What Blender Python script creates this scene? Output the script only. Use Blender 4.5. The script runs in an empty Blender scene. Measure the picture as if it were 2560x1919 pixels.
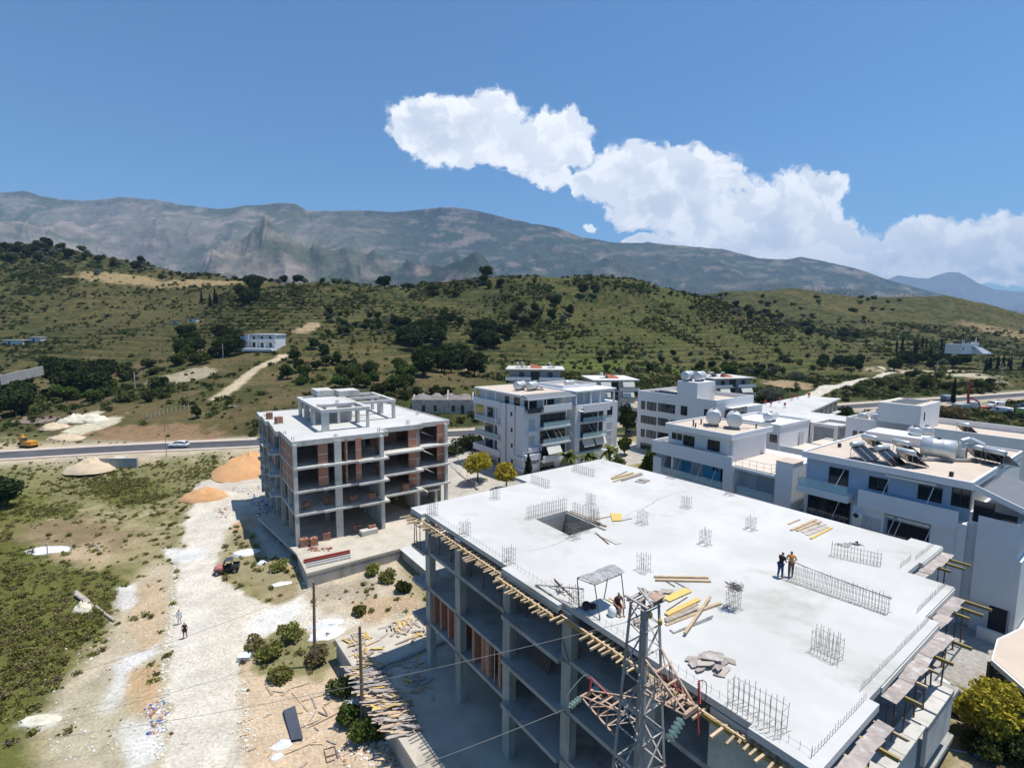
import bpy, bmesh, math, random
import numpy as np
from mathutils import Vector, Matrix, Euler
random.seed(7); rng = np.random.default_rng(7)
SC = bpy.context.scene
COL = SC.collection
# ---------------------------------------------------------------- camera
F, CX, CY, PIT, ROL, HC = 1273.3, 1280.0, 959.5, 0.108450811, 0.00821853805, 32.1
_cp, _sp, _cr, _sr = math.cos(PIT), math.sin(PIT), math.cos(ROL), math.sin(ROL)
_f = np.array([0, _cp, -_sp]); _u = np.array([0, _sp, _cp]); _r = np.array([1.0, 0, 0])
B0, B1, B2 = _r*_cr + _u*_sr, -_r*_sr + _u*_cr, _f
cam = bpy.data.cameras.new('camera'); camo = bpy.data.objects.new('camera', cam); COL.objects.link(camo)
m = Matrix.Identity(4)
for i in range(3):
    m[i][0], m[i][1], m[i][2] = B0[i], B1[i], -B2[i]
m[2][3] = HC
camo.matrix_world = m
cam.sensor_width = 36; cam.lens = F/2560*36; cam.clip_start = 0.5; cam.clip_end = 40000
SC.camera = camo
# ---------------------------------------------------------------- sun and sky
SUN_EL = math.radians(73); SUN_AZ = math.radians(76)          # clockwise from +y
sd = Vector((math.cos(SUN_EL)*math.sin(SUN_AZ), math.cos(SUN_EL)*math.cos(SUN_AZ), math.sin(SUN_EL)))
sl = bpy.data.lights.new('sun', 'SUN'); sl.energy = 5.0; sl.angle = math.radians(0.55); sl.color = (1.0, 0.955, 0.88)
so = bpy.data.objects.new('sun', sl); COL.objects.link(so); so.rotation_euler = sd.to_track_quat('Z', 'Y').to_euler(); so.location = (0, 0, 60)
SC.view_settings.view_transform = 'Standard'; SC.view_settings.look = 'None'
SC.view_settings.exposure = 0.24; SC.view_settings.gamma = 1; SC.view_settings.use_curve_mapping = False
SC.render.engine = 'CYCLES'
SC.cycles.use_denoising = True; SC.cycles.max_bounces = 8; SC.cycles.diffuse_bounces = 4; SC.cycles.glossy_bounces = 3
SC.cycles.transparent_max_bounces = 16; SC.cycles.volume_bounces = 0; SC.cycles.caustics_reflective = False; SC.cycles.caustics_refractive = False
SC.cycles.sample_clamp_indirect = 6

def ray(u, v): return B0*(u-CX)/F - B1*(v-CY)/F + B2
def at(u, v, z):                       # photograph point (2560 px wide) on the level z
    d = ray(u, v); t = (z-HC)/d[2]; return Vector((d[0]*t, d[1]*t, z))
def aty(u, v, y):                      # photograph point at depth y
    d = ray(u, v); t = y/d[1]; return Vector((d[0]*t, y, HC+d[2]*t))
def ts(u, v):
    d = ray(u, v); return d[0]/d[1], d[2]/d[1]
K = 2560/2212.0
YAW_R, YAW_L = 0.6364, 0.5955          # site grid directions
def lw(a, b, z=0, yaw=YAW_R):          # site grid -> world
    c, s = math.cos(yaw), math.sin(yaw)
    return Vector((a*c - b*s, a*s + b*c, z))
def wl(p, yaw=YAW_R):
    c, s = math.cos(yaw), math.sin(yaw)
    return (p[0]*c + p[1]*s, -p[0]*s + p[1]*c)

W = bpy.data.worlds.new('World'); SC.world = W; W.use_nodes = True
nt = W.node_tree; nt.nodes.clear()
class NB:
    def __init__(s, t): s.t = t
    def n(s, typ, **kw):
        o = s.t.nodes.new(typ)
        for k, v in kw.items():
            if k.startswith('i_'): o.inputs[int(k[2:])].default_value = v
            else: setattr(o, k, v)
        return o
    def put(s, v, sock):
        if v is None: return
        if hasattr(v, 'links'): s.t.links.new(v, sock)
        else: sock.default_value = v
    def math(s, op, a=None, b=None, c=None, clamp=False):
        o = s.t.nodes.new('ShaderNodeMath'); o.operation = op; o.use_clamp = clamp
        s.put(a, o.inputs[0]); s.put(b, o.inputs[1]); s.put(c, o.inputs[2]); return o.outputs[0]
    def vmath(s, op, a=None, b=None, out=0):
        o = s.t.nodes.new('ShaderNodeVectorMath'); o.operation = op
        s.put(a, o.inputs[0]); s.put(b, o.inputs[1]); return o.outputs[out]
    def mix(s, fac, a, b, mode='MIX'):
        o = s.t.nodes.new('ShaderNodeMix'); o.data_type = 'RGBA'; o.blend_type = mode
        s.put(fac, o.inputs[0]); s.put(a, o.inputs[6]); s.put(b, o.inputs[7]); return o.outputs[2]
    def ramp(s, fac, stops, interp='LINEAR'):
        o = s.t.nodes.new('ShaderNodeValToRGB'); o.color_ramp.interpolation = interp
        el = o.color_ramp.elements
        while len(el) > 1: el.remove(el[-1])
        el[0].position = stops[0][0]; el[0].color = stops[0][1] if len(stops[0][1]) == 4 else (*stops[0][1], 1)
        for p, c in stops[1:]:
            e = el.new(p); e.color = c if len(c) == 4 else (*c, 1)
        s.put(fac, o.inputs[0]); return o.outputs[0]
    def noise(s, vec, scale, detail=4, rough=.55, out=0, dist=0):
        o = s.t.nodes.new('ShaderNodeTexNoise'); s.put(vec, o.inputs['Vector'])
        o.inputs['Scale'].default_value = scale; o.inputs['Detail'].default_value = detail
        o.inputs['Roughness'].default_value = rough; o.inputs['Distortion'].default_value = dist; return o.outputs[out]
    def smooth(s, v, a, b, to0=0.0, to1=1.0):
        o = s.t.nodes.new('ShaderNodeMapRange'); o.interpolation_type = 'SMOOTHSTEP'
        s.put(v, o.inputs[0]); s.put(a, o.inputs[1]); s.put(b, o.inputs[2]); o.inputs[3].default_value = to0; o.inputs[4].default_value = to1
        return o.outputs[0]
g = NB(nt)
sky = g.n('ShaderNodeTexSky', sky_type='NISHITA'); sky.sun_disc = False; sky.sun_elevation = SUN_EL; sky.sun_rotation = SUN_AZ
sky.air_density = 1.0; sky.dust_density = 0.6; sky.ozone_density = 2.4; sky.altitude = 40
tc = g.n('ShaderNodeTexCoord')
sep = g.n('ShaderNodeSeparateXYZ'); nt.links.new(tc.outputs['Generated'], sep.inputs[0])
dx, dy, dz = sep.outputs
yy = g.math('MAXIMUM', dy, 0.05)
ct = g.math('DIVIDE', dx, yy); cs = g.math('DIVIDE', dz, yy)
cmb = g.n('ShaderNodeCombineXYZ'); nt.links.new(ct, cmb.inputs[0]); nt.links.new(cs, cmb.inputs[1])
P0 = cmb.outputs[0]
nz = g.noise(P0, 9.0, 8, .62, out=1)
P1 = g.vmath('ADD', P0, g.vmath('MULTIPLY', g.vmath('SUBTRACT', nz, (.5, .5, .5)), (.11, .09, 0)))
blobs = [(930, 262, 92, 58), (1025, 268, 110, 66), (975, 310, 90, 50), (1095, 310, 75, 48), (1215, 300, 80, 64), (1150, 345, 75, 40), (1190, 372, 48, 32), (905, 225, 40, 28),
         (1270, 390, 48, 28), (1370, 385, 115, 72), (1490, 385, 115, 72), (1420, 445, 120, 52), (1540, 470, 150, 62), (1690, 460, 140, 85), (1790, 400, 62, 30), (1640, 515, 170, 62), (1760, 520, 110, 60),
         (1900, 550, 150, 45), (1990, 520, 110, 50), (2090, 540, 170, 62), (2230, 515, 150, 60), (1850, 590, 190, 30), (2120, 590, 160, 30),
         (1265, 492, 24, 14), (1392, 521, 42, 12), (1462, 526, 34, 10)]
dens = None; low = None
for (u, v, ru, rv) in blobs:
    t0, s0 = ts(u*K, v*K)
    k = 1/F*K*1.0
    sub = g.vmath('MULTIPLY', g.vmath('SUBTRACT', P1, (t0, s0, 0)), (1/(ru*k), 1/(rv*k), 0))
    ln = g.vmath('LENGTH', sub, out=1)
    d = g.math('SUBTRACT', 1.0, ln)
    if dens is None: dens = d
    else:
        o = g.n('ShaderNodeMath', operation='SMOOTH_MAX'); g.put(dens, o.inputs[0]); g.put(d, o.inputs[1]); o.inputs[2].default_value = .18; dens = o.outputs[0]
n2 = g.noise(P0, 16.0, 9, .6)
n3 = g.noise(P1, 42.0, 6, .6)
bil = g.math('SUBTRACT', 1.0, g.math('ABSOLUTE', g.math('MULTIPLY', g.math('SUBTRACT', g.noise(P1, 24.0, 5, .5), .5), 4.0)))
dd = g.math('ADD', dens, g.math('ADD', g.math('MULTIPLY', g.math('SUBTRACT', n2, .5), .9), g.math('ADD', g.math('MULTIPLY', g.math('SUBTRACT', n3, .5), .35), g.math('MULTIPLY', g.math('SUBTRACT', bil, .5), .22))))
mask = g.smooth(dd, 0.0, 0.24)
mask = g.math('MULTIPLY', mask, g.smooth(dy, 0.1, 0.3))
# softer, greyer cores where the cloud is thick; billows from noise seen with an offset towards the sun
n4 = g.noise(g.vmath('ADD', P1, (-.012, -.016, 0)), 16.0, 7, .6)
n5 = g.noise(g.vmath('ADD', P1, (.012, .016, 0)), 16.0, 7, .6)
lit = g.math('ADD', .55, g.math('MULTIPLY', g.math('SUBTRACT', n4, n5), 3.2))
core = g.smooth(dd, .38, .85)
grey = g.math('MULTIPLY', core, g.smooth(g.noise(P0, 7.0, 4, .5), .38, .60))
cc = g.mix(g.math('MULTIPLY', grey, .8, clamp=True), (12.6, 12.8, 13.0, 1), (7.4, 8.2, 9.6, 1))
cc = g.mix(g.smooth(lit, .3, .75), g.mix(.5, cc, (7.8, 8.6, 10.0, 1)), cc)
skyc = g.mix(1.0, sky.outputs[0], (.74, 1.15, 1.42, 1), 'MULTIPLY')
fin = g.mix(g.math('MULTIPLY', mask, .96), skyc, cc)
bg = g.n('ShaderNodeBackground'); g.put(fin, bg.inputs[0]); bg.inputs[1].default_value = 0.08
ow = g.n('ShaderNodeOutputWorld'); nt.links.new(bg.outputs[0], ow.inputs[0])
# ---------------------------------------------------------------- materials
MATS = {}
def rgba(c): return (c[0], c[1], c[2], 1)
def mat(name, c1, c2=None, scale=1.5, rough=.8, bump=0.0, bscale=20, stain=None, sscale=.35, metal=0, var=0.0, spec=.3, detail=5, streak=False, srange=(.5, .68), attr=None):
    if name in MATS: return MATS[name]
    M = bpy.data.materials.new(name); M.use_nodes = True; t = M.node_tree; t.nodes.clear(); q = NB(t)
    tcn = q.n('ShaderNodeTexCoord'); geo = q.n('ShaderNodeNewGeometry')
    vec = geo.outputs['Position']
    if c2 is None: c2 = tuple(x*.82 for x in c1)
    col = q.mix(q.smooth(q.noise(vec, scale, detail, .6), .3, .7), rgba(c1), rgba(c2))
    if stain:
        v2 = vec
        if streak: v2 = q.vmath('MULTIPLY', vec, (1, 1, .12))
        col = q.mix(q.smooth(q.noise(v2, sscale, 6, .65), srange[0], srange[1]), col, rgba(stain))
    if attr:
        a = q.n('ShaderNodeAttribute', attribute_name=attr); col = q.mix(1.0, col, a.outputs[0], 'MULTIPLY')
    if var:
        oi = q.n('ShaderNodeObjectInfo')
        hs = q.n('ShaderNodeHueSaturation'); q.put(col, hs.inputs['Color'])
        q.put(q.math('ADD', 1-var, q.math('MULTIPLY', oi.outputs['Random'], 2*var)), hs.inputs['Value'])
        col = hs.outputs[0]
    p = q.n('ShaderNodeBsdfPrincipled'); q.put(col, p.inputs['Base Color']); p.inputs['Roughness'].default_value = rough
    p.inputs['Metallic'].default_value = metal; p.inputs['Specular IOR Level'].default_value = spec
    if bump:
        bn = q.n('ShaderNodeBump'); bn.inputs['Strength'].default_value = bump; bn.inputs['Distance'].default_value = .05
        q.put(q.noise(vec, bscale, 5, .6), bn.inputs['Height']); t.links.new(bn.outputs[0], p.inputs['Normal'])
    o = q.n('ShaderNodeOutputMaterial'); t.links.new(p.outputs[0], o.inputs[0]); MATS[name] = M; return M
def glass(name, c=(.02, .03, .035), rough=.04):
    if name in MATS: return MATS[name]
    M = bpy.data.materials.new(name); M.use_nodes = True; p = M.node_tree.nodes['Principled BSDF']
    p.inputs['Base Color'].default_value = rgba(c); p.inputs['Roughness'].default_value = rough; p.inputs['Specular IOR Level'].default_value = .9
    MATS[name] = M; return M
def clear_glass(name, tint=(.55, .72, .75), fac=.45):
    if name in MATS: return MATS[name]
    M = bpy.data.materials.new(name); M.use_nodes = True; t = M.node_tree; t.nodes.clear(); q = NB(t)
    gl = q.n('ShaderNodeBsdfPrincipled'); gl.inputs['Base Color'].default_value = rgba(tint); gl.inputs['Roughness'].default_value = .05
    tr = q.n('ShaderNodeBsdfTransparent'); tr.inputs[0].default_value = (.8, .9, .9, 1)
    mx = q.n('ShaderNodeMixShader'); mx.inputs[0].default_value = fac
    t.links.new(tr.outputs[0], mx.inputs[1]); t.links.new(gl.outputs[0], mx.inputs[2])
    o = q.n('ShaderNodeOutputMaterial'); t.links.new(mx.outputs[0], o.inputs[0]); MATS[name] = M; return M
# new concrete top, greyer formed concrete, plaster, bricks, metals, wood
M_SLAB = mat('fresh_concrete', (.47, .462, .44), (.56, .555, .54), .22, .85, .15, 6, stain=(.385, .37, .335), sscale=.11, srange=(.5, .68), detail=8)
M_CONC = mat('formed_concrete', (.40, .39, .365), (.31, .305, .29), .8, .85, .25, 12, stain=(.25, .235, .21), sscale=.5, streak=True)
M_CONC_L = mat('pale_concrete', (.56, .545, .51), (.47, .455, .42), .6, .85, .2, 10, stain=(.38, .36, .32), sscale=.4)
M_DECK = mat('dusty_concrete', (.52, .47, .39), (.43, .39, .33), .5, .9, .25, 8, stain=(.36, .32, .26), sscale=.22)
M_WHITE = mat('white_render', (.70, .70, .705), (.66, .66, .67), .5, .75, .05, 15, stain=(.66, .655, .64), sscale=.3, streak=True, srange=(.55, .8))
M_OFFW = mat('cream_render', (.66, .645, .61), (.61, .59, .56), .5, .8, .05, 15)
M_GREYW = mat('grey_render', (.42, .42, .42), (.37, .37, .375), .7, .8, .05, 15)
M_PINKROOF = mat('buff_roof_screed', (.56, .47, .385), (.50, .42, .345), .4, .9, .12, 8, stain=(.42, .35, .29), sscale=.3, srange=(.56, .75))
M_TERR = mat('terrace_tiles', (.60, .53, .46), (.55, .48, .42), .7, .8, .05, 10)
M_DARKFR = mat('dark_window_frame', (.03, .03, .032), (.022, .022, .024), 2, .45)
M_WFR = mat('white_window_frame', (.7, .7, .7), (.66, .66, .66), 2, .4)
M_GLASS = glass('window_glass', (.018, .024, .03))
M_CGLASS = clear_glass('balcony_glass')
M_STEEL = mat('galvanised_steel', (.36, .36, .35), (.27, .27, .265), 3, .5, 0, 1, metal=.55, spec=.5)
M_RUST = mat('rusty_steel', (.20, .12, .085), (.13, .085, .065), 5, .75)
M_PYL = mat('weathered_pylon_steel', (.42, .39, .36), (.31, .285, .26), 1.6, .65, 0, 1, stain=(.34, .24, .18), sscale=.9)
M_PYLR = mat('rusty_pylon_arm_steel', (.46, .34, .26), (.34, .22, .155), 2.2, .7)
M_REBAR = mat('rebar_steel', (.25, .215, .19), (.17, .145, .13), 6, .7)
M_WOOD = mat('pine_timber', (.52, .39, .25), (.44, .32, .20), 2.2, .8, .1, 30, stain=(.34, .27, .2), sscale=1.3, var=.22)
M_WOODG = mat('grey_weathered_timber', (.42, .37, .32), (.33, .29, .25), 2.5, .85, .1, 30, stain=(.26, .22, .19), sscale=1.3, var=.22)
M_PLY = mat('yellow_shuttering_panel', (.62, .44, .13), (.54, .38, .12), 2, .6, var=.15)
M_PLYG = mat('cement_stained_plywood', (.40, .34, .305), (.29, .25, .235), 2.6, .85, .3, 20, stain=(.50, .475, .45), sscale=1.6, var=.15)
M_YBEAM = mat('yellow_formwork_beam', (.40, .28, .07), (.27, .20, .09), 2, .7)
M_RED = mat('red_primer_steel', (.26, .05, .04), (.21, .045, .035), 3, .5)
M_REDPAINT = mat('red_paint', (.45, .05, .03), (.38, .045, .03), 3, .4)
M_TANK = mat('steel_water_tank', (.60, .62, .62), (.53, .55, .55), 1.2, .38, 0, 1, metal=.35, spec=.5)
M_SOLAR = glass('solar_glass', (.015, .014, .016), .12)
M_SHUT = mat('closed_roller_shutter', (.47, .48, .50), (.44, .45, .47), 2, .6)
M_AWN = mat('cream_awning_cloth', (.66, .64, .58), (.62, .6, .54), 2, .85)
M_DARKIN = mat('painted_dark_opening', (.05, .05, .055), (.04, .04, .042), 1, .9)  # flat dark colour painting the shade inside openings; also a meter box door
M_BLUEW = mat('light_blue_render', (.12, .42, .62), (.10, .38, .57), .7, .8)
M_BLACK = mat('black_rubber', (.018, .018, .018), (.014, .014, .014), 3, .8)
M_CARW = mat('white_car_paint', (.78, .78, .78), (.76, .76, .77), 1, .2, spec=.6)
M_CARB = mat('black_car_paint', (.02, .02, .022), (.017, .017, .02), 1, .2, spec=.6)
M_CARG = mat('dark_grey_car_paint', (.06, .065, .075), (.05, .055, .06), 1, .2, spec=.6)
M_CHROME = mat('bright_metal', (.6, .6, .6), (.5, .5, .5), 2, .25, metal=.9)
M_YELM = mat('yellow_machine_paint', (.62, .29, .03), (.55, .25, .03), 2, .45)
M_ASPH = mat('asphalt', (.075, .078, .085), (.06, .062, .068), .4, .85, .1, 20, stain=(.10, .10, .105), sscale=.15)
M_PAVE = mat('pinkish_pavement', (.52, .43, .36), (.46, .38, .32), .6, .85, .1, 12)
M_POLE = mat('old_timber_pole', (.23, .18, .14), (.17, .13, .105), 2, .85, .1, 20)
M_SKIN = mat('skin', (.36, .20, .13), (.32, .175, .11), 5, .6)
M_HAIR = mat('dark_hair', (.02, .015, .012), (.015, .012, .01), 8, .8)
def cloth(n, c): return mat(n, c, tuple(x*.85 for x in c), 6, .9, .1, 20)
# brick: hollow clay blocks with mortar courses drawn by material at this distance
def brickmat(name, dark=1.0):
    M = bpy.data.materials.new(name); M.use_nodes = True; t = M.node_tree; t.nodes.clear(); q = NB(t)
    tcn = q.n('ShaderNodeTexCoord'); sp = q.n('ShaderNodeSeparateXYZ'); t.links.new(tcn.outputs['Object'], sp.inputs[0])
    cm = q.n('ShaderNodeCombineXYZ'); q.put(q.math('ADD', sp.outputs[0], sp.outputs[1]), cm.inputs[0]); q.put(sp.outputs[2], cm.inputs[1])
    b = q.n('ShaderNodeTexBrick'); t.links.new(cm.outputs[0], b.inputs['Vector'])
    b.inputs['Scale'].default_value = 1; b.inputs['Brick Width'].default_value = .36; b.inputs['Row Height'].default_value = .2; b.inputs['Mortar Size'].default_value = .016
    b.inputs['Color1'].default_value = rgba((.44*dark, .17*dark, .095*dark)); b.inputs['Color2'].default_value = rgba((.34*dark, .125*dark, .07*dark)); b.inputs['Mortar'].default_value = rgba((.42, .33, .27))
    n = q.noise(cm.outputs[0], 5.5, 3, .6); col = q.mix(q.smooth(n, .60, .68), b.outputs[0], (.13, .045, .03, 1))
    col = q.mix(q.smooth(q.noise(cm.outputs[0], 1.3, 4, .6), .55, .75), col, (.48, .29, .20, 1))
    p = q.n('ShaderNodeBsdfPrincipled'); q.put(col, p.inputs['Base Color']); p.inputs['Roughness'].default_value = .85
    bn = q.n('ShaderNodeBump'); bn.inputs['Strength'].default_value = .5; bn.inputs['Distance'].default_value = .02; q.put(b.outputs[1], bn.inputs['Height']); bn.invert = True
    t.links.new(bn.outputs[0], p.inputs['Normal'])
    o = q.n('ShaderNodeOutputMaterial'); t.links.new(p.outputs[0], o.inputs[0]); return M
M_BRICK = brickmat('hollow_clay_block_wall')
# ---------------------------------------------------------------- mesh helpers
class MB:
    def __init__(s): s.v = []; s.f = []; s.m = []; s.cm = 0
    def mi(s, i): s.cm = i; return s
    def add(s, vs, fs):
        o = len(s.v); s.v.extend(tuple(p) for p in vs); s.f.extend(tuple(i+o for i in f) for f in fs); s.m.extend([s.cm]*len(fs)); return s
    def box(s, x0, y0, z0, x1, y1, z1):
        if x0 > x1: x0, x1 = x1, x0
        if y0 > y1: y0, y1 = y1, y0
        if z0 > z1: z0, z1 = z1, z0
        return s.add([(x0, y0, z0), (x1, y0, z0), (x1, y1, z0), (x0, y1, z0), (x0, y0, z1), (x1, y0, z1), (x1, y1, z1), (x0, y1, z1)],
                     [(3, 2, 1, 0), (4, 5, 6, 7), (0, 1, 5, 4), (1, 2, 6, 5), (2, 3, 7, 6), (3, 0, 4, 7)])
    def prism(s, poly, z0, z1):
        a = sum(poly[i][0]*poly[(i+1) % len(poly)][1]-poly[(i+1) % len(poly)][0]*poly[i][1] for i in range(len(poly)))
        if a < 0: poly = poly[::-1]
        n = len(poly)
        return s.add([(p[0], p[1], z0) for p in poly]+[(p[0], p[1], z1) for p in poly],
                     [tuple(range(n-1, -1, -1)), tuple(range(n, 2*n))]+[(i, (i+1) % n, (i+1) % n+n, i+n) for i in range(n)])
    def bar(s, p, q, w, h=None, up=(0, 0, 1)):
        p = Vector(p); q = Vector(q); h = h or w; d = (q-p)
        if d.length < 1e-6: return s
        d.normalize(); up = Vector(up)
        if abs(d.dot(up)) > .98: up = Vector((1, 0, 0))
        sx = d.cross(up).normalized(); sz = sx.cross(d)
        vs = []
        for e in (p, q):
            for a, b in ((-1, -1), (1, -1), (1, 1), (-1, 1)): vs.append(e+sx*a*w/2+sz*b*h/2)
        return s.add(vs, [(0, 1, 2, 3), (7, 6, 5, 4), (0, 4, 5, 1), (1, 5, 6, 2), (2, 6, 7, 3), (3, 7, 4, 0)])
    def angle(s, p, q, w, th, dirs):          # steel L section
        p = Vector(p); q = Vector(q)
        for d in dirs:
            d = Vector(d); n = (q-p).cross(d).normalized()*th/2
            s.add([p-n, p+d*w-n, q+d*w-n, q-n, p+n, p+d*w+n, q+d*w+n, q+n], [(3, 2, 1, 0), (4, 5, 6, 7), (0, 1, 5, 4), (1, 2, 6, 5), (2, 3, 7, 6), (3, 0, 4, 7)])
        return s
    def tube(s, p, q, r, n=8, r2=None, cap=True):
        p = Vector(p); q = Vector(q); d = (q-p)
        if d.length < 1e-6: return s
        d.normalize(); u = d.orthogonal().normalized(); w = d.cross(u); r2 = r if r2 is None else r2
        vs = []
        for e, rr in ((p, r), (q, r2)):
            for i in range(n):
                a = 2*math.pi*i/n; vs.append(e+u*math.cos(a)*rr+w*math.sin(a)*rr)
        fs = [(i, (i+1) % n, (i+1) % n+n, i+n) for i in range(n)]
        if cap: fs += [tuple(range(n-1, -1, -1)), tuple(range(n, 2*n))]
        return s.add(vs, fs)
    def path(s, pts, r, n=5):
        for a, b in zip(pts[:-1], pts[1:]): s.tube(a, b, r, n, cap=False)
        return s
    def lathe(s, prof, axis_p, axis_d, n=16):       # prof: (distance along, radius)
        p = Vector(axis_p); d = Vector(axis_d).normalized(); u = d.orthogonal().normalized(); w = d.cross(u); vs = []
        for (t, r) in prof:
            for i in range(n):
                a = 2*math.pi*i/n; vs.append(p+d*t+u*math.cos(a)*r+w*math.sin(a)*r)
        fs = []
        for k in range(len(prof)-1):
            for i in range(n): fs.append((k*n+i, k*n+(i+1) % n, (k+1)*n+(i+1) % n, (k+1)*n+i))
        fs += [tuple(range(n-1, -1, -1)), tuple(range((len(prof)-1)*n, len(prof)*n))]
        return s.add(vs, fs)
    def mesh(s, name, mats):
        me = bpy.data.meshes.new(name); me.from_pydata(s.v, [], s.f)
        if not isinstance(mats, (list, tuple)): mats = [mats]
        for x in mats: me.materials.append(x)
        if len(mats) > 1: me.polygons.foreach_set('material_index', s.m)
        me.update(); return me
    def build(s, name, mats, parent=None, smooth=False, **kw):
        me = s.mesh(name, mats)
        if smooth: me.polygons.foreach_set('use_smooth', [True]*len(me.polygons))
        o = bpy.data.objects.new(name, me); COL.objects.link(o)
        if parent: o.parent = parent
        for k, v in kw.items(): o[k] = v
        return o
def thing(name, label, cat, loc=(0, 0, 0), rz=0, group=None):
    o = bpy.data.objects.new(name, None); COL.objects.link(o); o.location = loc; o.rotation_euler = (0, 0, rz); o.empty_display_size = .3
    o['label'] = label; o['category'] = cat
    if group: o['group'] = group
    return o
def tag(o, label, cat, group=None):
    o['label'] = label; o['category'] = cat
    if group: o['group'] = group
    return o
def inst(me, name, parent=None, loc=(0, 0, 0), rot=(0, 0, 0), sc=(1, 1, 1)):
    o = bpy.data.objects.new(name, me); COL.objects.link(o); o.location = loc; o.rotation_euler = rot; o.scale = sc if isinstance(sc, (tuple, list)) else (sc, sc, sc)
    if parent: o.parent = parent
    return o
def dup(root, loc, rz, label=None, group=None, sc=None):
    r = root.copy(); COL.objects.link(r); r.location = loc; r.rotation_euler = (root.rotation_euler[0], root.rotation_euler[1], rz)
    if sc: r.scale = (sc, sc, sc)
    if label: r['label'] = label
    if group: r['group'] = group
    for ch in list(root.children):
        c = ch.copy(); COL.objects.link(c); c.parent = r
        for gch in list(ch.children):
            d = gch.copy(); COL.objects.link(d); d.parent = c
    return r
# ---------------------------------------------------------------- numpy noise
def _h(ix, iy, seed):
    n = (ix.astype(np.int64)*374761393 + iy.astype(np.int64)*668265263 + seed*1442695041) & 0xffffffff
    n = ((n ^ (n >> 13))*1274126177) & 0xffffffff
    return ((n ^ (n >> 16)) & 0xffff)/65535.0
def vn(x, y, seed=0):
    ix = np.floor(x); iy = np.floor(y); fx = x-ix; fy = y-iy; fx = fx*fx*(3-2*fx); fy = fy*fy*(3-2*fy)
    a = _h(ix, iy, seed); b = _h(ix+1, iy, seed); c = _h(ix, iy+1, seed); d = _h(ix+1, iy+1, seed)
    return (a*(1-fx)+b*fx)*(1-fy)+(c*(1-fx)+d*fx)*fy
def fbm(x, y, o=5, seed=0, g=.5):
    s = 0; a = 1; t = 0
    for k in range(o): s = s+a*vn(x*2**k+k*17.3, y*2**k+k*9.1, seed+k); t += a; a *= g
    return s/t
def ridged(x, y, o=5, seed=0, g=.55):
    s = 0; a = 1; t = 0; w = 1
    for k in range(o):
        r = 1-np.abs(2*vn(x*2**k+k*17.3, y*2**k+k*9.1, seed+k)-1); r = r*r*w; s = s+a*r; t += a; a *= g; w = np.clip(r*1.6, 0, 1)
    return s/t
def sst(x, a, b): t = np.clip((x-a)/(b-a), 0, 1); return t*t*(3-2*t)
# ---------------------------------------------------------------- terrain heights from control points
cp = []
def C(u, v, z): p = at(u, v, z); cp.append((p.x, p.y, z))
def CL(a, b, z): p = lw(a, b); cp.append((p.x, p.y, z))
for q in ((300, 1919, 0), (600, 1919, 0), (0, 1919, -.2), (100, 1600, -.2), (700, 1700, 0), (500, 1500, 0), (450, 1300, .2), (300, 1300, .2), (0, 1300, .1), (620, 1250, .3),
          (800, 1500, .3), (900, 1520, .4), (0, 1215, .3), (200, 1205, .3), (400, 1190, .6), (540, 1160, 1.4), (640, 1150, 1.8), (830, 1919, -.1), (-300, 1500, 0), (-300, 1250, .3)): C(*q)
for q in ((60, 20, 7.0), (54, 70, 5), (54, 40, 5.9), (52, 12, 6.9), (46, 8, 6.1), (48, 0, 6.4), (40, 7, 5.6), (34, 0, 4.6), (26, 0, 2.8), (20, 0, 1), (10, 0, 0), (10, 20, 0), (12, 45, 0), (24, 60, .3), (22, 50, .2), (40, 66, 2.6), (46, 90, 3.5), (50, 110, 4.2), (30, 100, 2.3),
          (13, 85, .8), (12, 105, 1.5), (58, 86, 5), (70, 100, 5.2), (80, 60, 6), (86, 40, 6), (100, 30, 6.2), (110, 70, 6.5), (130, 40, 6.3), (92, 80, 6.4), (40, 30, 1.6), (30, 40, 1.2), (75, -10, 5.6), (120, 0, 6), (160, 10, 6.5), (5, -20, 0), (60, -30, 5)): CL(*q)
RC = [at(-700, 1176, 2.6), at(-300, 1155, 2.8), at(0, 1139, 3.0), at(320, 1121, 3.0), at(640, 1107, 3.1), at(900, 1093, 3.5), at(1157, 1084, 4.0), at(1370, 1068, 4.6), at(1560, 1051, 5.2), at(1900, 1032, 6.0), at(2197, 1012, 6.5), at(2420, 997, 6.9), at(2640, 981, 7.2), at(3000, 955, 8)]
def catmull(P, n=12):
    out = []
    for i in range(len(P)-1):
        p0 = P[max(i-1, 0)]; p1 = P[i]; p2 = P[i+1]; p3 = P[min(i+2, len(P)-1)]
        for k in range(n):
            t = k/n; out.append(.5*((2*p1)+(-p0+p2)*t+(2*p0-5*p1+4*p2-p3)*t*t+(-p0+3*p1-3*p2+p3)*t**3))
    out.append(P[-1]); return out
RCS = catmull(RC, 14)
def offs(P, d):
    out = []
    for i, p in enumerate(P):
        t = (P[min(i+1, len(P)-1)]-P[max(i-1, 0)]); n = Vector((-t.y, t.x, 0)).normalized(); out.append(p+n*d)
    return out
for i in range(0, len(RCS), 7):
    for d in (-6.2, 0, 6.2):
        p = offs(RCS, d)[i]; cp.append((p.x, p.y, p.z-.25))
hp = {}
def H(ud, lst):
    hp[ud] = lst
    for (Y, v) in lst:
        p = aty(ud*K, v*K, Y); cp.append((p.x, p.y, p.z))
H(-500, [(160, 900), (260, 790), (380, 640), (520, 510)])
H(-250, [(150, 900), (220, 815), (300, 735), (400, 630), (520, 515)])
H(0, [(150, 898), (200, 830), (260, 775), (320, 715), (390, 640), (450, 570), (510, 524)])
H(120, [(150, 893), (200, 830), (260, 770), (320, 712), (390, 645), (450, 582), (510, 530)])
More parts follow.
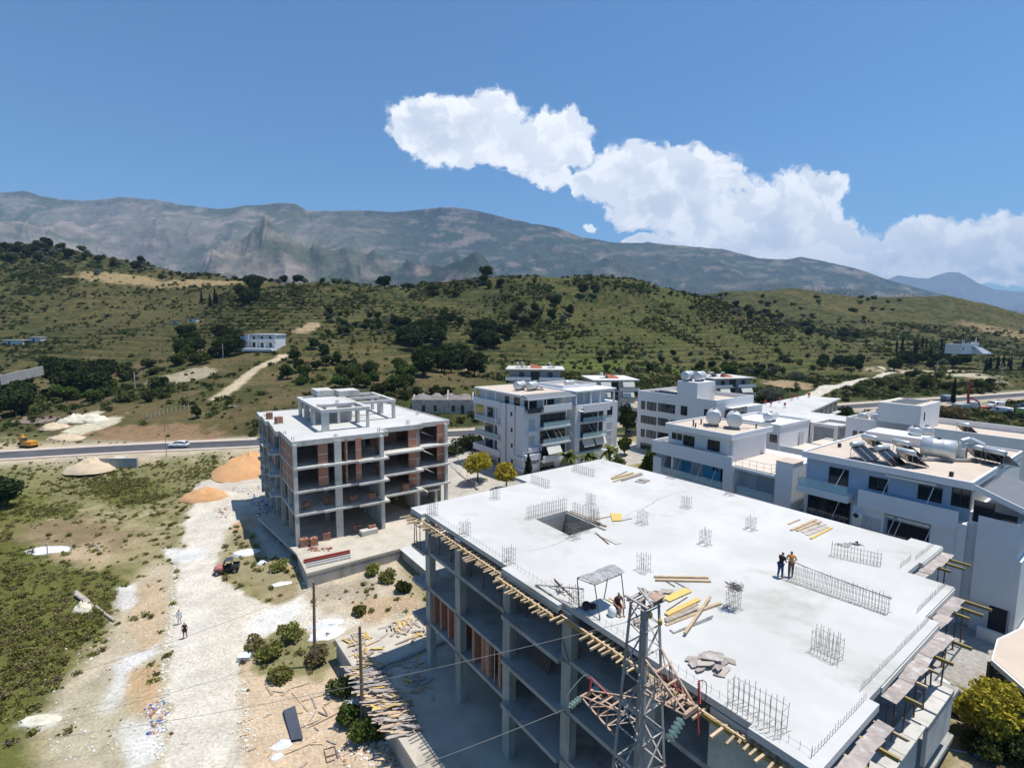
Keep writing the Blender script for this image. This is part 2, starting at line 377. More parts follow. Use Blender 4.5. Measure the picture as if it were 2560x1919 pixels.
H(250, [(150, 890), (200, 828), (260, 765), (320, 708), (390, 650), (450, 590), (505, 556)])
H(330, [(150, 885), (200, 822), (260, 760), (320, 706), (390, 655), (450, 600), (500, 572)])
H(450, [(150, 880), (200, 812), (240, 762), (300, 706), (370, 655), (430, 615), (470, 592)])
H(565, [(150, 872), (200, 800), (228, 762), (245, 752), (300, 700), (360, 655), (410, 622), (445, 603)])
H(680, [(150, 868), (200, 800), (250, 742), (300, 700), (360, 652), (420, 607)])
H(780, [(155, 865), (200, 805), (250, 755), (300, 710), (360, 660), (420, 613)])
H(900, [(165, 850), (210, 800), (260, 755), (320, 702), (370, 655), (425, 618)])
H(980, [(170, 845), (210, 805), (260, 758), (320, 702), (380, 650), (430, 608)])
H(1060, [(175, 845), (220, 800), (270, 762), (330, 705), (390, 640), (435, 600)])
H(1150, [(180, 838), (225, 800), (280, 760), (330, 705), (390, 640), (435, 598)])
H(1290, [(185, 835), (230, 802), (290, 760), (340, 705), (390, 650), (435, 594)])
H(1370, [(190, 835), (235, 802), (290, 762), (340, 712), (390, 660), (435, 606)])
H(1450, [(195, 838), (240, 803), (290, 770), (340, 725), (390, 674), (435, 625)])
H(1530, [(200, 838), (250, 804), (300, 775), (340, 740), (390, 690), (430, 645), (520, 690), (620, 650), (700, 634)])
H(1620, [(205, 838), (255, 808), (300, 785), (340, 755), (385, 708), (425, 672), (500, 700), (600, 660), (700, 630)])
H(1710, [(208, 838), (260, 812), (300, 792), (345, 765), (385, 728), (420, 700), (500, 705), (600, 655), (700, 622)])
H(1800, [(212, 836), (260, 815), (310, 795), (350, 775), (400, 735), (430, 730), (500, 705), (600, 664), (700, 634)])
H(1900, [(215, 832), (260, 815), (310, 800), (380, 768), (430, 745), (500, 712), (600, 672), (690, 643)])
H(1960, [(218, 826), (260, 812), (310, 800), (380, 768), (430, 745), (500, 712), (600, 672), (690, 642)])
H(2050, [(218, 830), (262, 808), (310, 798), (380, 775), (430, 756), (500, 722), (600, 675), (690, 639)])
H(2130, [(222, 825), (265, 805), (310, 798), (380, 775), (430, 758), (500, 722), (600, 685), (690, 656)])
H(2211, [(225, 822), (270, 808), (320, 795), (380, 775), (430, 758), (500, 730), (600, 700), (690, 680)])
H(2330, [(230, 820), (280, 805), (380, 775), (500, 738), (600, 718), (690, 700)])
H(2500, [(240, 820), (380, 780), (500, 755), (690, 725)])
H(2900, [(240, 820), (380, 780), (500, 765), (690, 745)])
# behind the crests the land drops
for ud, lst in list(hp.items()):
    Y, v = lst[-1]; p = aty(ud*K, v*K, Y)
    for k, dzz in ((1.12, -6), (1.35, -30), (1.8, -70)):
        cp.append((p.x*k, p.y*k, max(p.z+dzz, 8)))
CP = np.array(cp)
def _rbf():
    n = len(CP); P = CP[:, :2]
    D = np.sqrt(((P[:, None]-P[None])**2).sum(-1)+1.0)
    A = np.zeros((n+3, n+3)); A[:n, :n] = D+np.eye(n)*-.35; A[:n, n] = 1; A[:n, n+1:] = P; A[n, :n] = 1; A[n+1:, :n] = P.T
    b = np.concatenate([CP[:, 2], [0, 0, 0]]); return np.linalg.solve(A, b)
RW = _rbf()
def hbase(x, y):
    x = np.asarray(x, float); y = np.asarray(y, float); o = RW[-3]+RW[-2]*x+RW[-1]*y
    n = len(CP)
    for i in range(n): o = o+RW[i]*np.sqrt((x-CP[i, 0])**2+(y-CP[i, 1])**2+1.0)
    return o
RDP = np.array([(p.x, p.y) for p in RCS]); RDZ = np.array([p.z for p in RCS])
def roaddist(x, y):
    best = np.full(x.shape, 1e9); bz = np.zeros(x.shape)
    for i in range(len(RDP)-1):
        a = RDP[i]; b = RDP[i+1]; d = b-a; L = (d**2).sum(); t = np.clip(((x-a[0])*d[0]+(y-a[1])*d[1])/L, 0, 1)
        q = np.hypot(x-a[0]-t*d[0], y-a[1]-t*d[1]); mk = q < best; best = np.where(mk, q, best); bz = np.where(mk, RDZ[i]+t*(RDZ[i+1]-RDZ[i]), bz)
    return best, bz
def hits(L):
    U = np.array([t[0] for t in L], float); V = np.array([t[1] for t in L], float); D = B0[None]*((U-CX)/F)[:, None]-B1[None]*((V-CY)/F)[:, None]+B2[None]
    Ys = np.geomspace(50, 900, 420); tx = D[:, 0]/D[:, 1]; tz = D[:, 2]/D[:, 1]; X = tx[:, None]*Ys[None]; Yg = np.broadcast_to(Ys, X.shape); Z = hbase(X.ravel(), Yg.ravel()).reshape(X.shape); R_ = HC+tz[:, None]*Ys[None]
    below = R_ < Z; out = []
    for i in range(len(L)):
        w = np.where(below[i])[0]
        j = int(w[0]) if len(w) else int(np.argmin(np.where(Ys > 250, R_[i]-Z[i], 1e9)))
        out.append(Vector((X[i, j], Ys[j], Z[i, j])))
    return out
# a country lane climbing to the right
LANE = catmull(hits([(u*K, v*K) for u, v in ((1740, 868), (1768, 852), (1800, 839), (1840, 826), (1890, 814), (1925, 806), (1948, 801), (1930, 797), (1905, 794))]), 10)
HTRK = catmull(hits([(u*K, v*K) for u, v in ((470, 860), (495, 846), (515, 826), (545, 802), (590, 783), (612, 770))]), 10)
def linedist(L, x, y):
    best = np.full(x.shape, 1e9)
    for i in range(len(L)-1):
        a = (L[i].x, L[i].y); d = (L[i+1].x-a[0], L[i+1].y-a[1]); LL = d[0]**2+d[1]**2; t = np.clip(((x-a[0])*d[0]+(y-a[1])*d[1])/LL, 0, 1)
        best = np.minimum(best, np.hypot(x-a[0]-t*d[0], y-a[1]-t*d[1]))
    return best
def terrain(x, y, detail=True):
    z = hbase(x, y)
    if detail:
        rd, rz = roaddist(x, y)
        far = sst(y, 125, 190)*sst(rd, 8, 26); off = sst(rd, 6.5, 12)
        z = z+far*((fbm(x/38, y/38, 4, 3)-.5)*5.0+(fbm(x/9, y/9, 3, 5)-.5)*1.3)
        # terraces on the hillside
        tm = sst(fbm(x/70+3, y/70, 3, 11), .36, .5)*sst(y, 190, 240)
        st = 2.3; ph = z/st+fbm(x/60, y/60, 2, 21)*1.5; fr = ph-np.floor(ph); zz = z+(sst(fr, .62, 1.0)-fr)*st*.75; z = z*(1-tm)+zz*tm
        z = z+(1-sst(y, 120, 160))*off*(fbm(x/2.3, y/2.3, 4, 31)-.5)*.35*sst(-x, -40, -8)
        z = np.where(rd < 6.6, rz-.06, z*off+(rz-.06)*(1-off))
    return z
def zat(x, y): return float(terrain(np.array([float(x)]), np.array([float(y)]))[0])
# ---------------------------------------------------------------- ground colours: what grows or lies where
ZN = []
def zone(poly, col, soft=1.0, amp=1.2, z=0.0, amt=1.0): ZN.append(([tuple(at(u, v, z)[:2]) for u, v in poly], col, soft, amp, amt))
def zoneL(poly, col, soft=1.0, amp=1.0, amt=1.0): ZN.append(([tuple(lw(a, b)[:2]) for a, b in poly], col, soft, amp, amt))
c_dry = (.33, .275, .155); c_tan = (.47, .36, .235); c_green = (.12, .125, .033); c_green2 = (.15, .15, .045); c_soil = (.50, .425, .32); c_track = (.62, .565, .475); c_lime = (.66, .65, .63); c_brown = (.23, .165, .095); c_olive = (.20, .19, .085)
zone([(-900, 1250), (330, 1175), (560, 1160), (600, 1250), (520, 1270), (300, 1260), (-900, 1330)], c_olive, 3, 3, .3)
zone([(-900, 1330), (0, 1330), (150, 1390), (250, 1420), (300, 1400), (340, 1450), (300, 1540), (215, 1620), (160, 1700), (90, 1800), (110, 1990), (-900, 1990)], c_green, 1.6, 1.5)
zone([(0, 1210), (110, 1240), (150, 1290), (60, 1330), (-300, 1330), (-300, 1210)], c_green2, 2, 2)
zone([(120, 1275), (190, 1265), (210, 1300), (140, 1310)], c_green, 1.5, 2)
zone([(230, 1205), (400, 1205), (420, 1250), (330, 1275), (250, 1260)], c_green, 2, 2)
zone([(60, 1310), (200, 1290), (330, 1330), (320, 1390), (200, 1385), (80, 1350)], c_brown, 2, 2, amt=.8)
zone([(150, 1370), (250, 1355), (300, 1390), (240, 1410), (150, 1400)], c_tan, 1.5, 1.5, amt=.7)
zone([(300, 1480), (370, 1420), (440, 1400), (440, 1990), (120, 1990), (95, 1820), (190, 1690), (270, 1590)], (.47, .40, .29), 1.2, 1.4)
zone([(330, 1470), (400, 1440), (430, 1520), (410, 1620), (340, 1640), (310, 1560)], c_tan, .9, 1.2)
zone([(320, 1680), (400, 1640), (415, 1720), (350, 1780)], (.50, .35, .2), .8, 1.1)
zone([(280, 1470), (345, 1455), (345, 1500), (310, 1530), (285, 1500)], c_lime, .5, .8, amt=.75)
zone([(300, 1640), (395, 1605), (405, 1630), (315, 1680), (300, 1720), (265, 1790), (245, 1770), (290, 1700)], c_lime, .5, .9, amt=.9)
zone([(75, 1790), (160, 1770), (150, 1810), (90, 1830)], c_lime, .7, .9, amt=.6)
zone([(310, 1810), (420, 1820), (420, 1880), (340, 1919), (310, 1880)], c_lime, .6, 1.1, amt=.85)
zone([(120, 1780), (240, 1700), (300, 1760), (290, 1919), (110, 1919)], (.36, .34, .23), 1.3, 1.5, amt=.5)
# sandy yard, pit and verge to the right of the track
zone([(590, 1640), (700, 1590), (850, 1560), (960, 1700), (1100, 2000), (585, 2000)], (.54, .42, .29), 1, 1)
zone([(610, 1590), (690, 1560), (830, 1570), (850, 1640), (800, 1700), (640, 1690), (600, 1640)], c_olive, .8, 1.2, amt=.9)
zone([(560, 1300), (620, 1290), (700, 1370), (745, 1400), (760, 1450), (650, 1470), (560, 1420)], (.30, .26, .15), .8, 1.3, amt=.9)
zone([(760, 1440), (1000, 1400), (1070, 1560), (830, 1600), (720, 1560), (740, 1470)], c_soil, 1, 1)
zone([(750, 1475), (960, 1450), (930, 1500), (770, 1515)], (.36, .30, .22), .8, 1.2, amt=.8)
zone([(870, 1510), (1040, 1490), (1050, 1530), (900, 1560)], (.42, .27, .15), .6, 1, amt=.6)
zone([(595, 1720), (760, 1700), (900, 1840), (900, 2000), (590, 2000)], (.56, .43, .30), .8, 1)
zone([(500, 1215), (640, 1195), (735, 1290), (770, 1440), (680, 1400), (560, 1280), (480, 1260)], (.55, .50, .43), .8, 1.2)
zone([(540, 1310), (620, 1290), (640, 1330), (560, 1345)], (.55, .35, .19), .7, 1, amt=.7)
# the pale track
TRK = [(487, 1262), (470, 1300), (452, 1400), (440, 1500), (428, 1600), (418, 1700), (412, 2000), (600, 2000), (600, 1820), (598, 1740), (610, 1660), (650, 1610), (720, 1570), (840, 1590), (900, 1560), (760, 1520), (640, 1500), (580, 1470), (545, 1430), (560, 1340), (600, 1300), (615, 1262), (560, 1240)]
zone(TRK, c_track, .35, .8)
zone([(480, 1290), (600, 1280), (590, 1300), (560, 1380), (520, 1440), (500, 1600), (520, 1900), (440, 1919), (440, 1600), (470, 1400)], (.62, .585, .52), 2.0, 1.5, amt=.7)
zone([(410, 1375), (520, 1370), (500, 1400), (430, 1410)], c_lime, .5, .8, amt=.9)
zone([(660, 1525), (760, 1490), (770, 1520), (740, 1560), (640, 1600), (600, 1590)], (.70, .69, .66), .7, 1.1, amt=.8)
# parking and streets round the flats, bottom right soil
zoneL([(40, 62), (60, 72), (60, 108), (38, 112), (36, 84)], (.50, .47, .42), .4, .3)
zoneL([(47.5, 0), (60, 8), (60, 75), (47.5, 70)], (.40, .38, .35), .4, .3)
zoneL([(56, 70), (90, 60), (92, 110), (56, 112)], (.47, .44, .39), .5, .4)
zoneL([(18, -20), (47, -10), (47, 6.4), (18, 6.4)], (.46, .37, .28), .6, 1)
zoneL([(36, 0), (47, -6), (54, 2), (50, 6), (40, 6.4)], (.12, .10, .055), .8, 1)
def polysd(x, y, P):
    P = np.array(P); d = np.full(x.shape, 1e9); ins = np.zeros(x.shape, bool)
    for i in range(len(P)):
        a = P[i]; b = P[(i+1) % len(P)]; e = b-a; wx = x-a[0]; wy = y-a[1]; t = np.clip((wx*e[0]+wy*e[1])/(e@e+1e-9), 0, 1)
        d = np.minimum(d, np.hypot(wx-t*e[0], wy-t*e[1]))
        c = ((a[1] <= y) & (b[1] > y)) | ((b[1] <= y) & (a[1] > y))
        with np.errstate(divide='ignore', invalid='ignore'):
            xi = a[0]+(y-a[1])*(b[0]-a[0])/(b[1]-a[1]+1e-12)
        ins ^= c & (x < xi)
    return np.where(ins, d, -d)
def gcolor(x, y, z):
    n1 = fbm(x/3.1, y/3.1, 5, 41); n2 = fbm(x/.9, y/.9, 4, 51); n3 = fbm(x/14, y/14, 4, 61)
    col = np.empty(x.shape+(3,)); col[:] = c_dry
    def lay(w, c): col[:] = col*(1-w[..., None])+np.array(c)*w[..., None]
    # open field: mottled dry grass and low green growth
    lay(sst(n1*.6+n3*.4, .46, .62), c_olive); lay(sst(n2*.5+n3*.5, .55, .66)*.7, c_green2); lay(sst(n1, .60, .72)*.6, (.50, .42, .28))
    rd, rz = roaddist(x, y)
    lay((1-sst(rd, 7, 13+n1*10))*.9, (.50, .42, .31))
    hm = sst(y, 118, 135)*sst(rd, 6, 10)          # beyond the road
    # hill cover
    a = fbm(x/45, y/45, 4, 71); b = fbm(x/14, y/14, 5, 81); c = fbm(x/120, y/120, 3, 91); e = fbm(x/5, y/5, 4, 95)
    hc = np.empty(col.shape); hc[:] = (.105, .105, .036)
    def hl(w, cc): hc[:] = hc*(1-w[..., None])+np.array(cc)*w[..., None]
    hl(sst(a*.5+b*.5, .44, .56), (.06, .075, .022)); hl(sst(b*.5+e*.5, .5, .62)*.85, (.035, .047, .016)); hl(sst(c*.6+b*.4, .56, .68)*.7, (.19, .155, .065)); hl(sst(e, .6, .75)*.4, (.17, .145, .065))
    tt = x/np.maximum(y, 1)
    grassy = sst(tt, -.02, .12)*(1-sst(tt, .55, .8))*sst(y, 170, 230)*(1-sst(y, 470, 520)); hl(grassy*.55*sst(a, .3, .6), (.115, .135, .034))
    brown = (1-sst(tt, -.12, .05))*sst(y, 130, 150)*(1-sst(y, 200, 260)); hl(brown*.6*sst(b, .42, .6), (.21, .155, .08))
    dk = (1-sst(tt, -.25, .0))*sst(y, 230, 300); hl(dk*.35*sst(b, .35, .6), (.04, .05, .018))
    st = 2.3; ph = z/st+fbm(x/60, y/60, 2, 21)*1.5; fr = ph-np.floor(ph); tm = sst(fbm(x/70+3, y/70, 3, 11), .30, .48)*sst(y, 165, 220); hl(tm*sst(fr, .55, .7)*(1-sst(fr, .88, 1.0))*.75, (.20, .165, .065)); hl(tm*(1-sst(fr, .0, .16))*.6, (.035, .045, .015))
    # terrace risers: drier, browner lines where the ground steepens
    hc *= .74
    col[:] = col*(1-hm[..., None])+hc*hm[..., None]
    near = ~(hm > .98)
    xs = x[near]; ys = y[near]; sub = col[near]; n1s = n1[near]; n2s = n2[near]
    jx = (n1s-.5)*2+(n2s-.5)
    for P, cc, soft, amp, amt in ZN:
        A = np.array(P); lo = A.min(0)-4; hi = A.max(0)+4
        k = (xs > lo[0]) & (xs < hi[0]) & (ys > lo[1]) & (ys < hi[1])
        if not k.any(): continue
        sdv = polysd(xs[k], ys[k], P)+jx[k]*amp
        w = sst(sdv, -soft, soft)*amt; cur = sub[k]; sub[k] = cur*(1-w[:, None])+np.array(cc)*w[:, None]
    col[near] = sub
    lt = linedist(HTRK, x, y); w = 1-sst(lt+(n2-.5)*2, 1.6, 3.2); lay(w*.95, (.55, .45, .31))
    lt = linedist(LANE, x, y); w = 1-sst(lt+(n2-.5)*.8, 1.9, 2.6); lay(w, (.60, .55, .46))
    for (u, v, Y, ru, rv, cc), p in zip(FARP, FARH):
        Y = p.y; ex = ru*K/F*Y; ey = rv*K/F*Y*4.5
        w = 1-sst(np.hypot((x-p.x)/ex, (y-Y)/ey)+(n1-.5)*.9, .7, 1.05); lay(w*.9, cc)
    br = .78+.44*fbm(x/1.7, y/1.7, 4, 99)
    col = col*br[..., None]*.86
    return np.clip(col, 0, 1)
FARP = [(185, 902, 140, 32, 10, (.60, .54, .41)), (400, 815, 190, 70, 13, (.40, .35, .24)), (330, 935, 128, 160, 12, (.27, .17, .10)), (210, 915, 140, 40, 16, (.60, .54, .40)), (665, 707, 300, 22, 12, (.42, .31, .19)),
        (1990, 800, 262, 130, 14, (.45, .36, .24)), (2080, 815, 250, 60, 18, (.50, .45, .34)), (1700, 835, 225, 50, 12, (.36, .26, .16)), (1380, 885, 180, 40, 12, (.50, .40, .27)), (1010, 790, 205, 10, 10, (.45, .36, .24)), (2120, 880, 210, 90, 10, (.42, .36, .26)), (1330, 790, 212, 230, 18, (.10, .125, .03)), (250, 600, 440, 110, 8, (.33, .25, .13)), (430, 612, 430, 140, 8, (.33, .25, .13)), (2160, 715, 520, 60, 20, (.25, .19, .10))]
FARH = hits([(f_[0]*K, f_[1]*K) for f_ in FARP])
def fan(name, trange, nt_, Ys, matl, zf, cf=None, kind='structure'):
    t = np.linspace(trange[0], trange[1], nt_); T, Y = np.meshgrid(t, Ys); X = T*Y
    Z = zf(X, Y)
    n, mm = X.shape
    co = np.stack([X, Y, Z], -1).reshape(-1, 3).astype(np.float32)
    me = bpy.data.meshes.new(name); me.vertices.add(len(co)); me.vertices.foreach_set('co', co.ravel())
    idx = np.arange(n*mm).reshape(n, mm); q = np.stack([idx[:-1, :-1], idx[:-1, 1:], idx[1:, 1:], idx[1:, :-1]], -1).reshape(-1, 4)
    me.loops.add(q.size); me.loops.foreach_set('vertex_index', q.ravel().astype(np.int32)); me.polygons.add(len(q)); me.polygons.foreach_set('loop_start', (np.arange(len(q))*4).astype(np.int32))
    me.polygons.foreach_set('use_smooth', np.ones(len(q), bool)); me.materials.append(matl); me.update(); me.validate()
    if cf is not None:
        c = cf(X, Y, Z).reshape(-1, 3); ca = me.color_attributes.new('Col', 'FLOAT_COLOR', 'POINT'); ca.data.foreach_set('color', np.concatenate([c, np.ones((len(c), 1))], 1).astype(np.float32).ravel())
    o = bpy.data.objects.new(name, me); COL.objects.link(o); o['kind'] = kind; return o
def groundmat(name, bs, bd, s1):
    M = bpy.data.materials.new(name); M.use_nodes = True; t = M.node_tree; t.nodes.clear(); q = NB(t)
    a = q.n('ShaderNodeAttribute', attribute_name='Col'); geo = q.n('ShaderNodeNewGeometry'); v = geo.outputs['Position']
    f = q.noise(v, s1, 6, .68); col = q.mix(1.0, a.outputs[0], q.ramp(f, [(.25, (.55, .55, .55)), (.5, (1, 1, 1)), (.75, (1.4, 1.35, 1.25))]), 'MULTIPLY')
    p = q.n('ShaderNodeBsdfPrincipled'); q.put(col, p.inputs['Base Color']); p.inputs['Roughness'].default_value = .95; p.inputs['Specular IOR Level'].default_value = .1
    bn = q.n('ShaderNodeBump'); bn.inputs['Strength'].default_value = .7; bn.inputs['Distance'].default_value = bd; q.put(q.noise(v, bs, 6, .65), bn.inputs['Height']); t.links.new(bn.outputs[0], p.inputs['Normal'])
    o = q.n('ShaderNodeOutputMaterial'); t.links.new(p.outputs[0], o.inputs[0]); return M
M_GROUND = groundmat('dry_earth_and_grass', 3.0, .14, 4.0)
M_HILL = groundmat('hillside_scrub', .8, .6, .9)
M_MTN = groundmat('bare_mountain_rock', .03, 26, .014)
def zf_near(X, Y): return terrain(X, Y)
Yn = np.concatenate([np.geomspace(6, 30, 24), np.geomspace(30.5, 131, 260)])
Yf = np.geomspace(131, 980, 400)
ground = fan('ground', (-1.45, 1.45), 620, Yn, M_GROUND, zf_near, gcolor)
hillside = fan('hillside', (-1.35, 1.35), 640, Yf, M_HILL, zf_near, gcolor)
# ---------------------------------------------------------------- mountains
sk = [(-500, 440), (-200, 420), (0, 415), (50, 411), (100, 425), (180, 433), (260, 424), (330, 430), (400, 442), (470, 450), (540, 443), (600, 437), (640, 440), (665, 455), (720, 455), (790, 453), (850, 456), (900, 452), (980, 446), (1040, 455), (1100, 470), (1150, 482), (1200, 490), (1260, 512), (1330, 524), (1400, 524), (1500, 533), (1560, 537), (1640, 557), (1700, 560), (1730, 553), (1780, 563), (1850, 580), (1920, 603), (1990, 622), (2060, 642), (2150, 664), (2400, 700), (2900, 720)]
skt = np.array([ts(u*K, v*K) for u, v in sk])
def mtn_z(X, Y):
    T = X/Y; s = np.interp(T, skt[:, 0], skt[:, 1]); crest = s*5600
    wob = (fbm(T*6, T*0+2.5, 4, 7)-.5)*.25
    g_ = np.clip((Y-1700)/(5600-1700), 0, 1.6); prof = np.where(g_ < 1, g_**(1.35), 1-(g_-1)*1.2)
    rx = X/1500+Y/4200; ry = Y/2600-X/5200
    rg = ridged(rx, ry, 6, 13, .42)
    env = np.sin(np.pi*np.clip(g_, 0, 1)**1.1)*.9+.06*(g_ < .99)
    Z = HC+crest*prof*(1-.42*env)+crest*env*(rg-.42)*.6
    Z = Z+((ridged(X/420+Y/1300, Y/900, 5, 23, .6)-.4)*170+(fbm(X/120, Y/160, 4, 19)-.5)*50)*np.clip(env+.1, 0, 1)
    lim = HC+s*Y*(1.0+(fbm(T*60, Y*0+1.5, 4, 77)-.5)*.03)
    return np.minimum(Z, lim)-np.clip(1900-Y, 0, 400)*.3
def mtn_c(X, Y, Z):
    T = X/Y; a = fbm(X/500, Z/160, 5, 5); b = fbm(X/150, Z/60+Y/900, 5, 6); dzx = np.gradient(Z, axis=1); 
    col = np.empty(X.shape+(3,)); col[:] = (.155, .14, .105)
    def lay(w, c): col[:] = col*(1-w[..., None])+np.array(c)*w[..., None]
    lay(sst(a, .42, .6), (.085, .095, .05)); lay(sst(b, .5, .68)*.8, (.25, .205, .165))
    rt_ = sst(T, -.45, -.15)
    lay(rt_*.9, (.035, .052, .036)); lay(rt_*sst(a*.4+b*.6, .56, .61)*.65, (.24, .18, .15)); lay(rt_*sst(fbm(X/220, Z/30, 4, 8), .6, .7)*.5, (.20, .18, .14))
    return np.clip(col*(.75+.5*fbm(X/60, Z/40+Y/300, 4, 9))[..., None], 0, 1)
mr = fan('mountain_range', (-1.5, 1.6), 1000, np.concatenate([np.linspace(1500, 5500, 150), np.linspace(5515, 5680, 10), np.linspace(5760, 7200, 8)]), M_MTN, mtn_z, mtn_c)
sk2 = [(1500, 640), (1800, 630), (1880, 616), (1910, 606), (1940, 594), (1980, 600), (2005, 601), (2030, 592), (2050, 587), (2072, 588), (2095, 600), (2110, 610), (2150, 625), (2211, 630), (2300, 622), (2500, 645), (2900, 650)]
sk2t = np.array([ts(u*K, v*K) for u, v in sk2])
def mtn2_z(X, Y):
    T = X/Y; s = np.interp(T, sk2t[:, 0], sk2t[:, 1]); g_ = np.clip((Y-7600)/(12000-7600), 0, 1.4); prof = np.where(g_ < 1, g_**1.2, 1-(g_-1))
    Z = HC+s*12000*prof+s*12000*np.sin(np.pi*np.clip(g_, 0, 1))*(ridged(X/1500, Y/3000, 4, 33)-.5)*.5
    return np.minimum(Z, HC+s*Y)-np.clip(8200-Y, 0, 600)*.5
mr2 = fan('distant_mountains', (.2, 1.7), 400, np.linspace(7600, 13000, 60), M_MTN, mtn2_z, lambda X, Y, Z: np.full(X.shape+(3,), .13)*(.8+.4*fbm(X/300, Z/200, 4, 3))[..., None])
# ---------------------------------------------------------------- haze: thin even air around everything
hz = MB().box(-21000, -300, -9, 23000, 13400, 1750).build('haze', mat('x_none', (.5, .5, .5)))
hm_ = bpy.data.materials.new('haze_air'); hm_.use_nodes = True; t_ = hm_.node_tree; t_.nodes.clear()
pv = t_.nodes.new('ShaderNodeVolumePrincipled'); pv.inputs['Color'].default_value = (.42, .66, 1.0, 1); pv.inputs['Density'].default_value = 0.00007; pv.inputs['Anisotropy'].default_value = .0
o_ = t_.nodes.new('ShaderNodeOutputMaterial'); t_.links.new(pv.outputs[0], o_.inputs['Volume']); hz.data.materials.clear(); hz.data.materials.append(hm_); hz['kind'] = 'stuff'
SC.cycles.volume_step_rate = 5; SC.cycles.volume_max_steps = 64
# ---------------------------------------------------------------- the asphalt road with its two pavements
def ribbon(name, P, d0, d1, lift, m_, jit=0, thick=0):
    a = offs(P, d0); b = offs(P, d1); M_ = MB(); n = len(P)
    vs = []
    for i in range(n):
        for q in (a[i], b[i]): vs.append((q.x, q.y, P[i].z+lift))
    if thick:
        for i in range(n):
            for q in (a[i], b[i]): vs.append((q.x, q.y, P[i].z+lift-thick))
    fs = [(2*i, 2*i+1, 2*i+3, 2*i+2)[::-1] for i in range(n-1)]
    if thick:
        o = 2*n
        for i in range(n-1):
            fs.append((2*i, 2*i+2, o+2*i+2, o+2*i)[::-1]); fs.append((2*i+1, 2*i+3, o+2*i+3, o+2*i+1))
    M_.add(vs, fs); return M_.build(name, m_, kind='structure')
ribbon('road', RCS, -3.6, 3.6, .0, M_ASPH)
ribbon('pavement', RCS, 3.6, 5.9, .12, M_PAVE, thick=.25); ribbon('pavement', RCS, -5.2, -3.6, .12, M_PAVE, thick=.25)
# ---------------------------------------------------------------- building frame helper
def cr(x0, y0, s): return lambda x, y: (x0+x/s, y0+y/s)
def on_a(u, v, a, yaw=YAW_R):      # photo point on the upright plane a = const of a building grid
    c, s = math.cos(yaw), math.sin(yaw); d = ray(u, v); t = a/(d[0]*c+d[1]*s); return (-d[0]*s+d[1]*c)*t, HC+d[2]*t
def on_b(u, v, b, yaw=YAW_R):
    c, s = math.cos(yaw), math.sin(yaw); d = ray(u, v); t = b/(-d[0]*s+d[1]*c); return (d[0]*c+d[1]*s)*t, HC+d[2]*t
class BLD:
    def __init__(s, name, label, cat, a0, b0, z0, yaw=YAW_R, group=None):
        s.o = (a0, b0, z0); s.yaw = yaw; p = lw(a0, b0, z0, yaw); s.root = thing(name, label, cat, p, yaw, group)
    def part(s, name, mb, mats, parent=None, smooth=False, **kw):
        a, b, c = s.o; mb.v = [(p[0]-a, p[1]-b, p[2]-c) for p in mb.v]
        return mb.build(name, mats, parent or s.root, smooth, **kw)
    def put(s, me, name, a, b, z, rot=(0, 0, 0), sc=(1, 1, 1), parent=None):
        return inst(me, name, parent or s.root, (a-s.o[0], b-s.o[1], z-s.o[2]), rot, sc)
# ================================================================ unfinished building with the white roof slab
R = BLD('unfinished_building', 'concrete frame building site with wide white roof slab and rows of rebar', 'building', 33, 25, 2.2)
left = [(19.36, 40.6), (19.0, 40.8)]
Z_R = [16.1, 12.9, 9.7, 6.5]; TH = .28
def R_slab(z, th, roof=False):
    m_ = MB(); z0 = z-th
    if roof:
        LP = [(19.0, 40.8), (19.0, 38.75), (19.42, 38.75), (19.42, 26.65), (18.95, 26.65), (18.95, 20.95), (19.42, 20.95), (19.42, 9.55), (19.1, 9.55), (19.1, 6.9), (25, 6.9), (25, 7.3), (26.4, 7.3), (26.4, 40.8)]
        m_.prism(LP, z0, z)
        m_.prism([(26.4, 7.3), (29.9, 7.3), (29.9, 28.0), (26.4, 28.0)], z0, z)
        m_.prism([(26.4, 32.2), (29.9, 32.2), (29.9, 40.8), (26.4, 40.8)], z0, z)
        m_.prism([(29.9, 7.3), (35, 7.3), (35, 7.95), (40.75, 7.95), (40.75, 10.4), (43.2, 10.4), (43.2, 10.25), (47.9, 10.25), (47.9, 12.2), (47.05, 12.2), (46.6, 28.8), (45.8, 43.1), (32.3, 43.1), (32.3, 40.8), (29.9, 40.8)], z0, z)
    else:
        m_.prism([(18.88, 40.5), (18.88, 38.2), (19.36, 38.2), (19.36, 26.5), (18.82, 26.5), (18.82, 20.75), (19.36, 20.75), (19.36, 7.2), (24, 7.2), (24, 6.6), (30.2, 6.6), (30.2, 6.3), (34.6, 6.3), (34.6, 7.2), (40.75, 7.2), (40.75, 9.5), (47.5, 9.5), (47.5, 12), (46.9, 12), (46.4, 28.8), (45.6, 42.9), (30, 42.9), (30, 40.5)], z0, z)
    return m_
R.part('roof_slab', R_slab(16.1, .34, True), M_SLAB)
for z in Z_R[1:]: R.part('floor_slab', R_slab(z, TH), M_CONC)
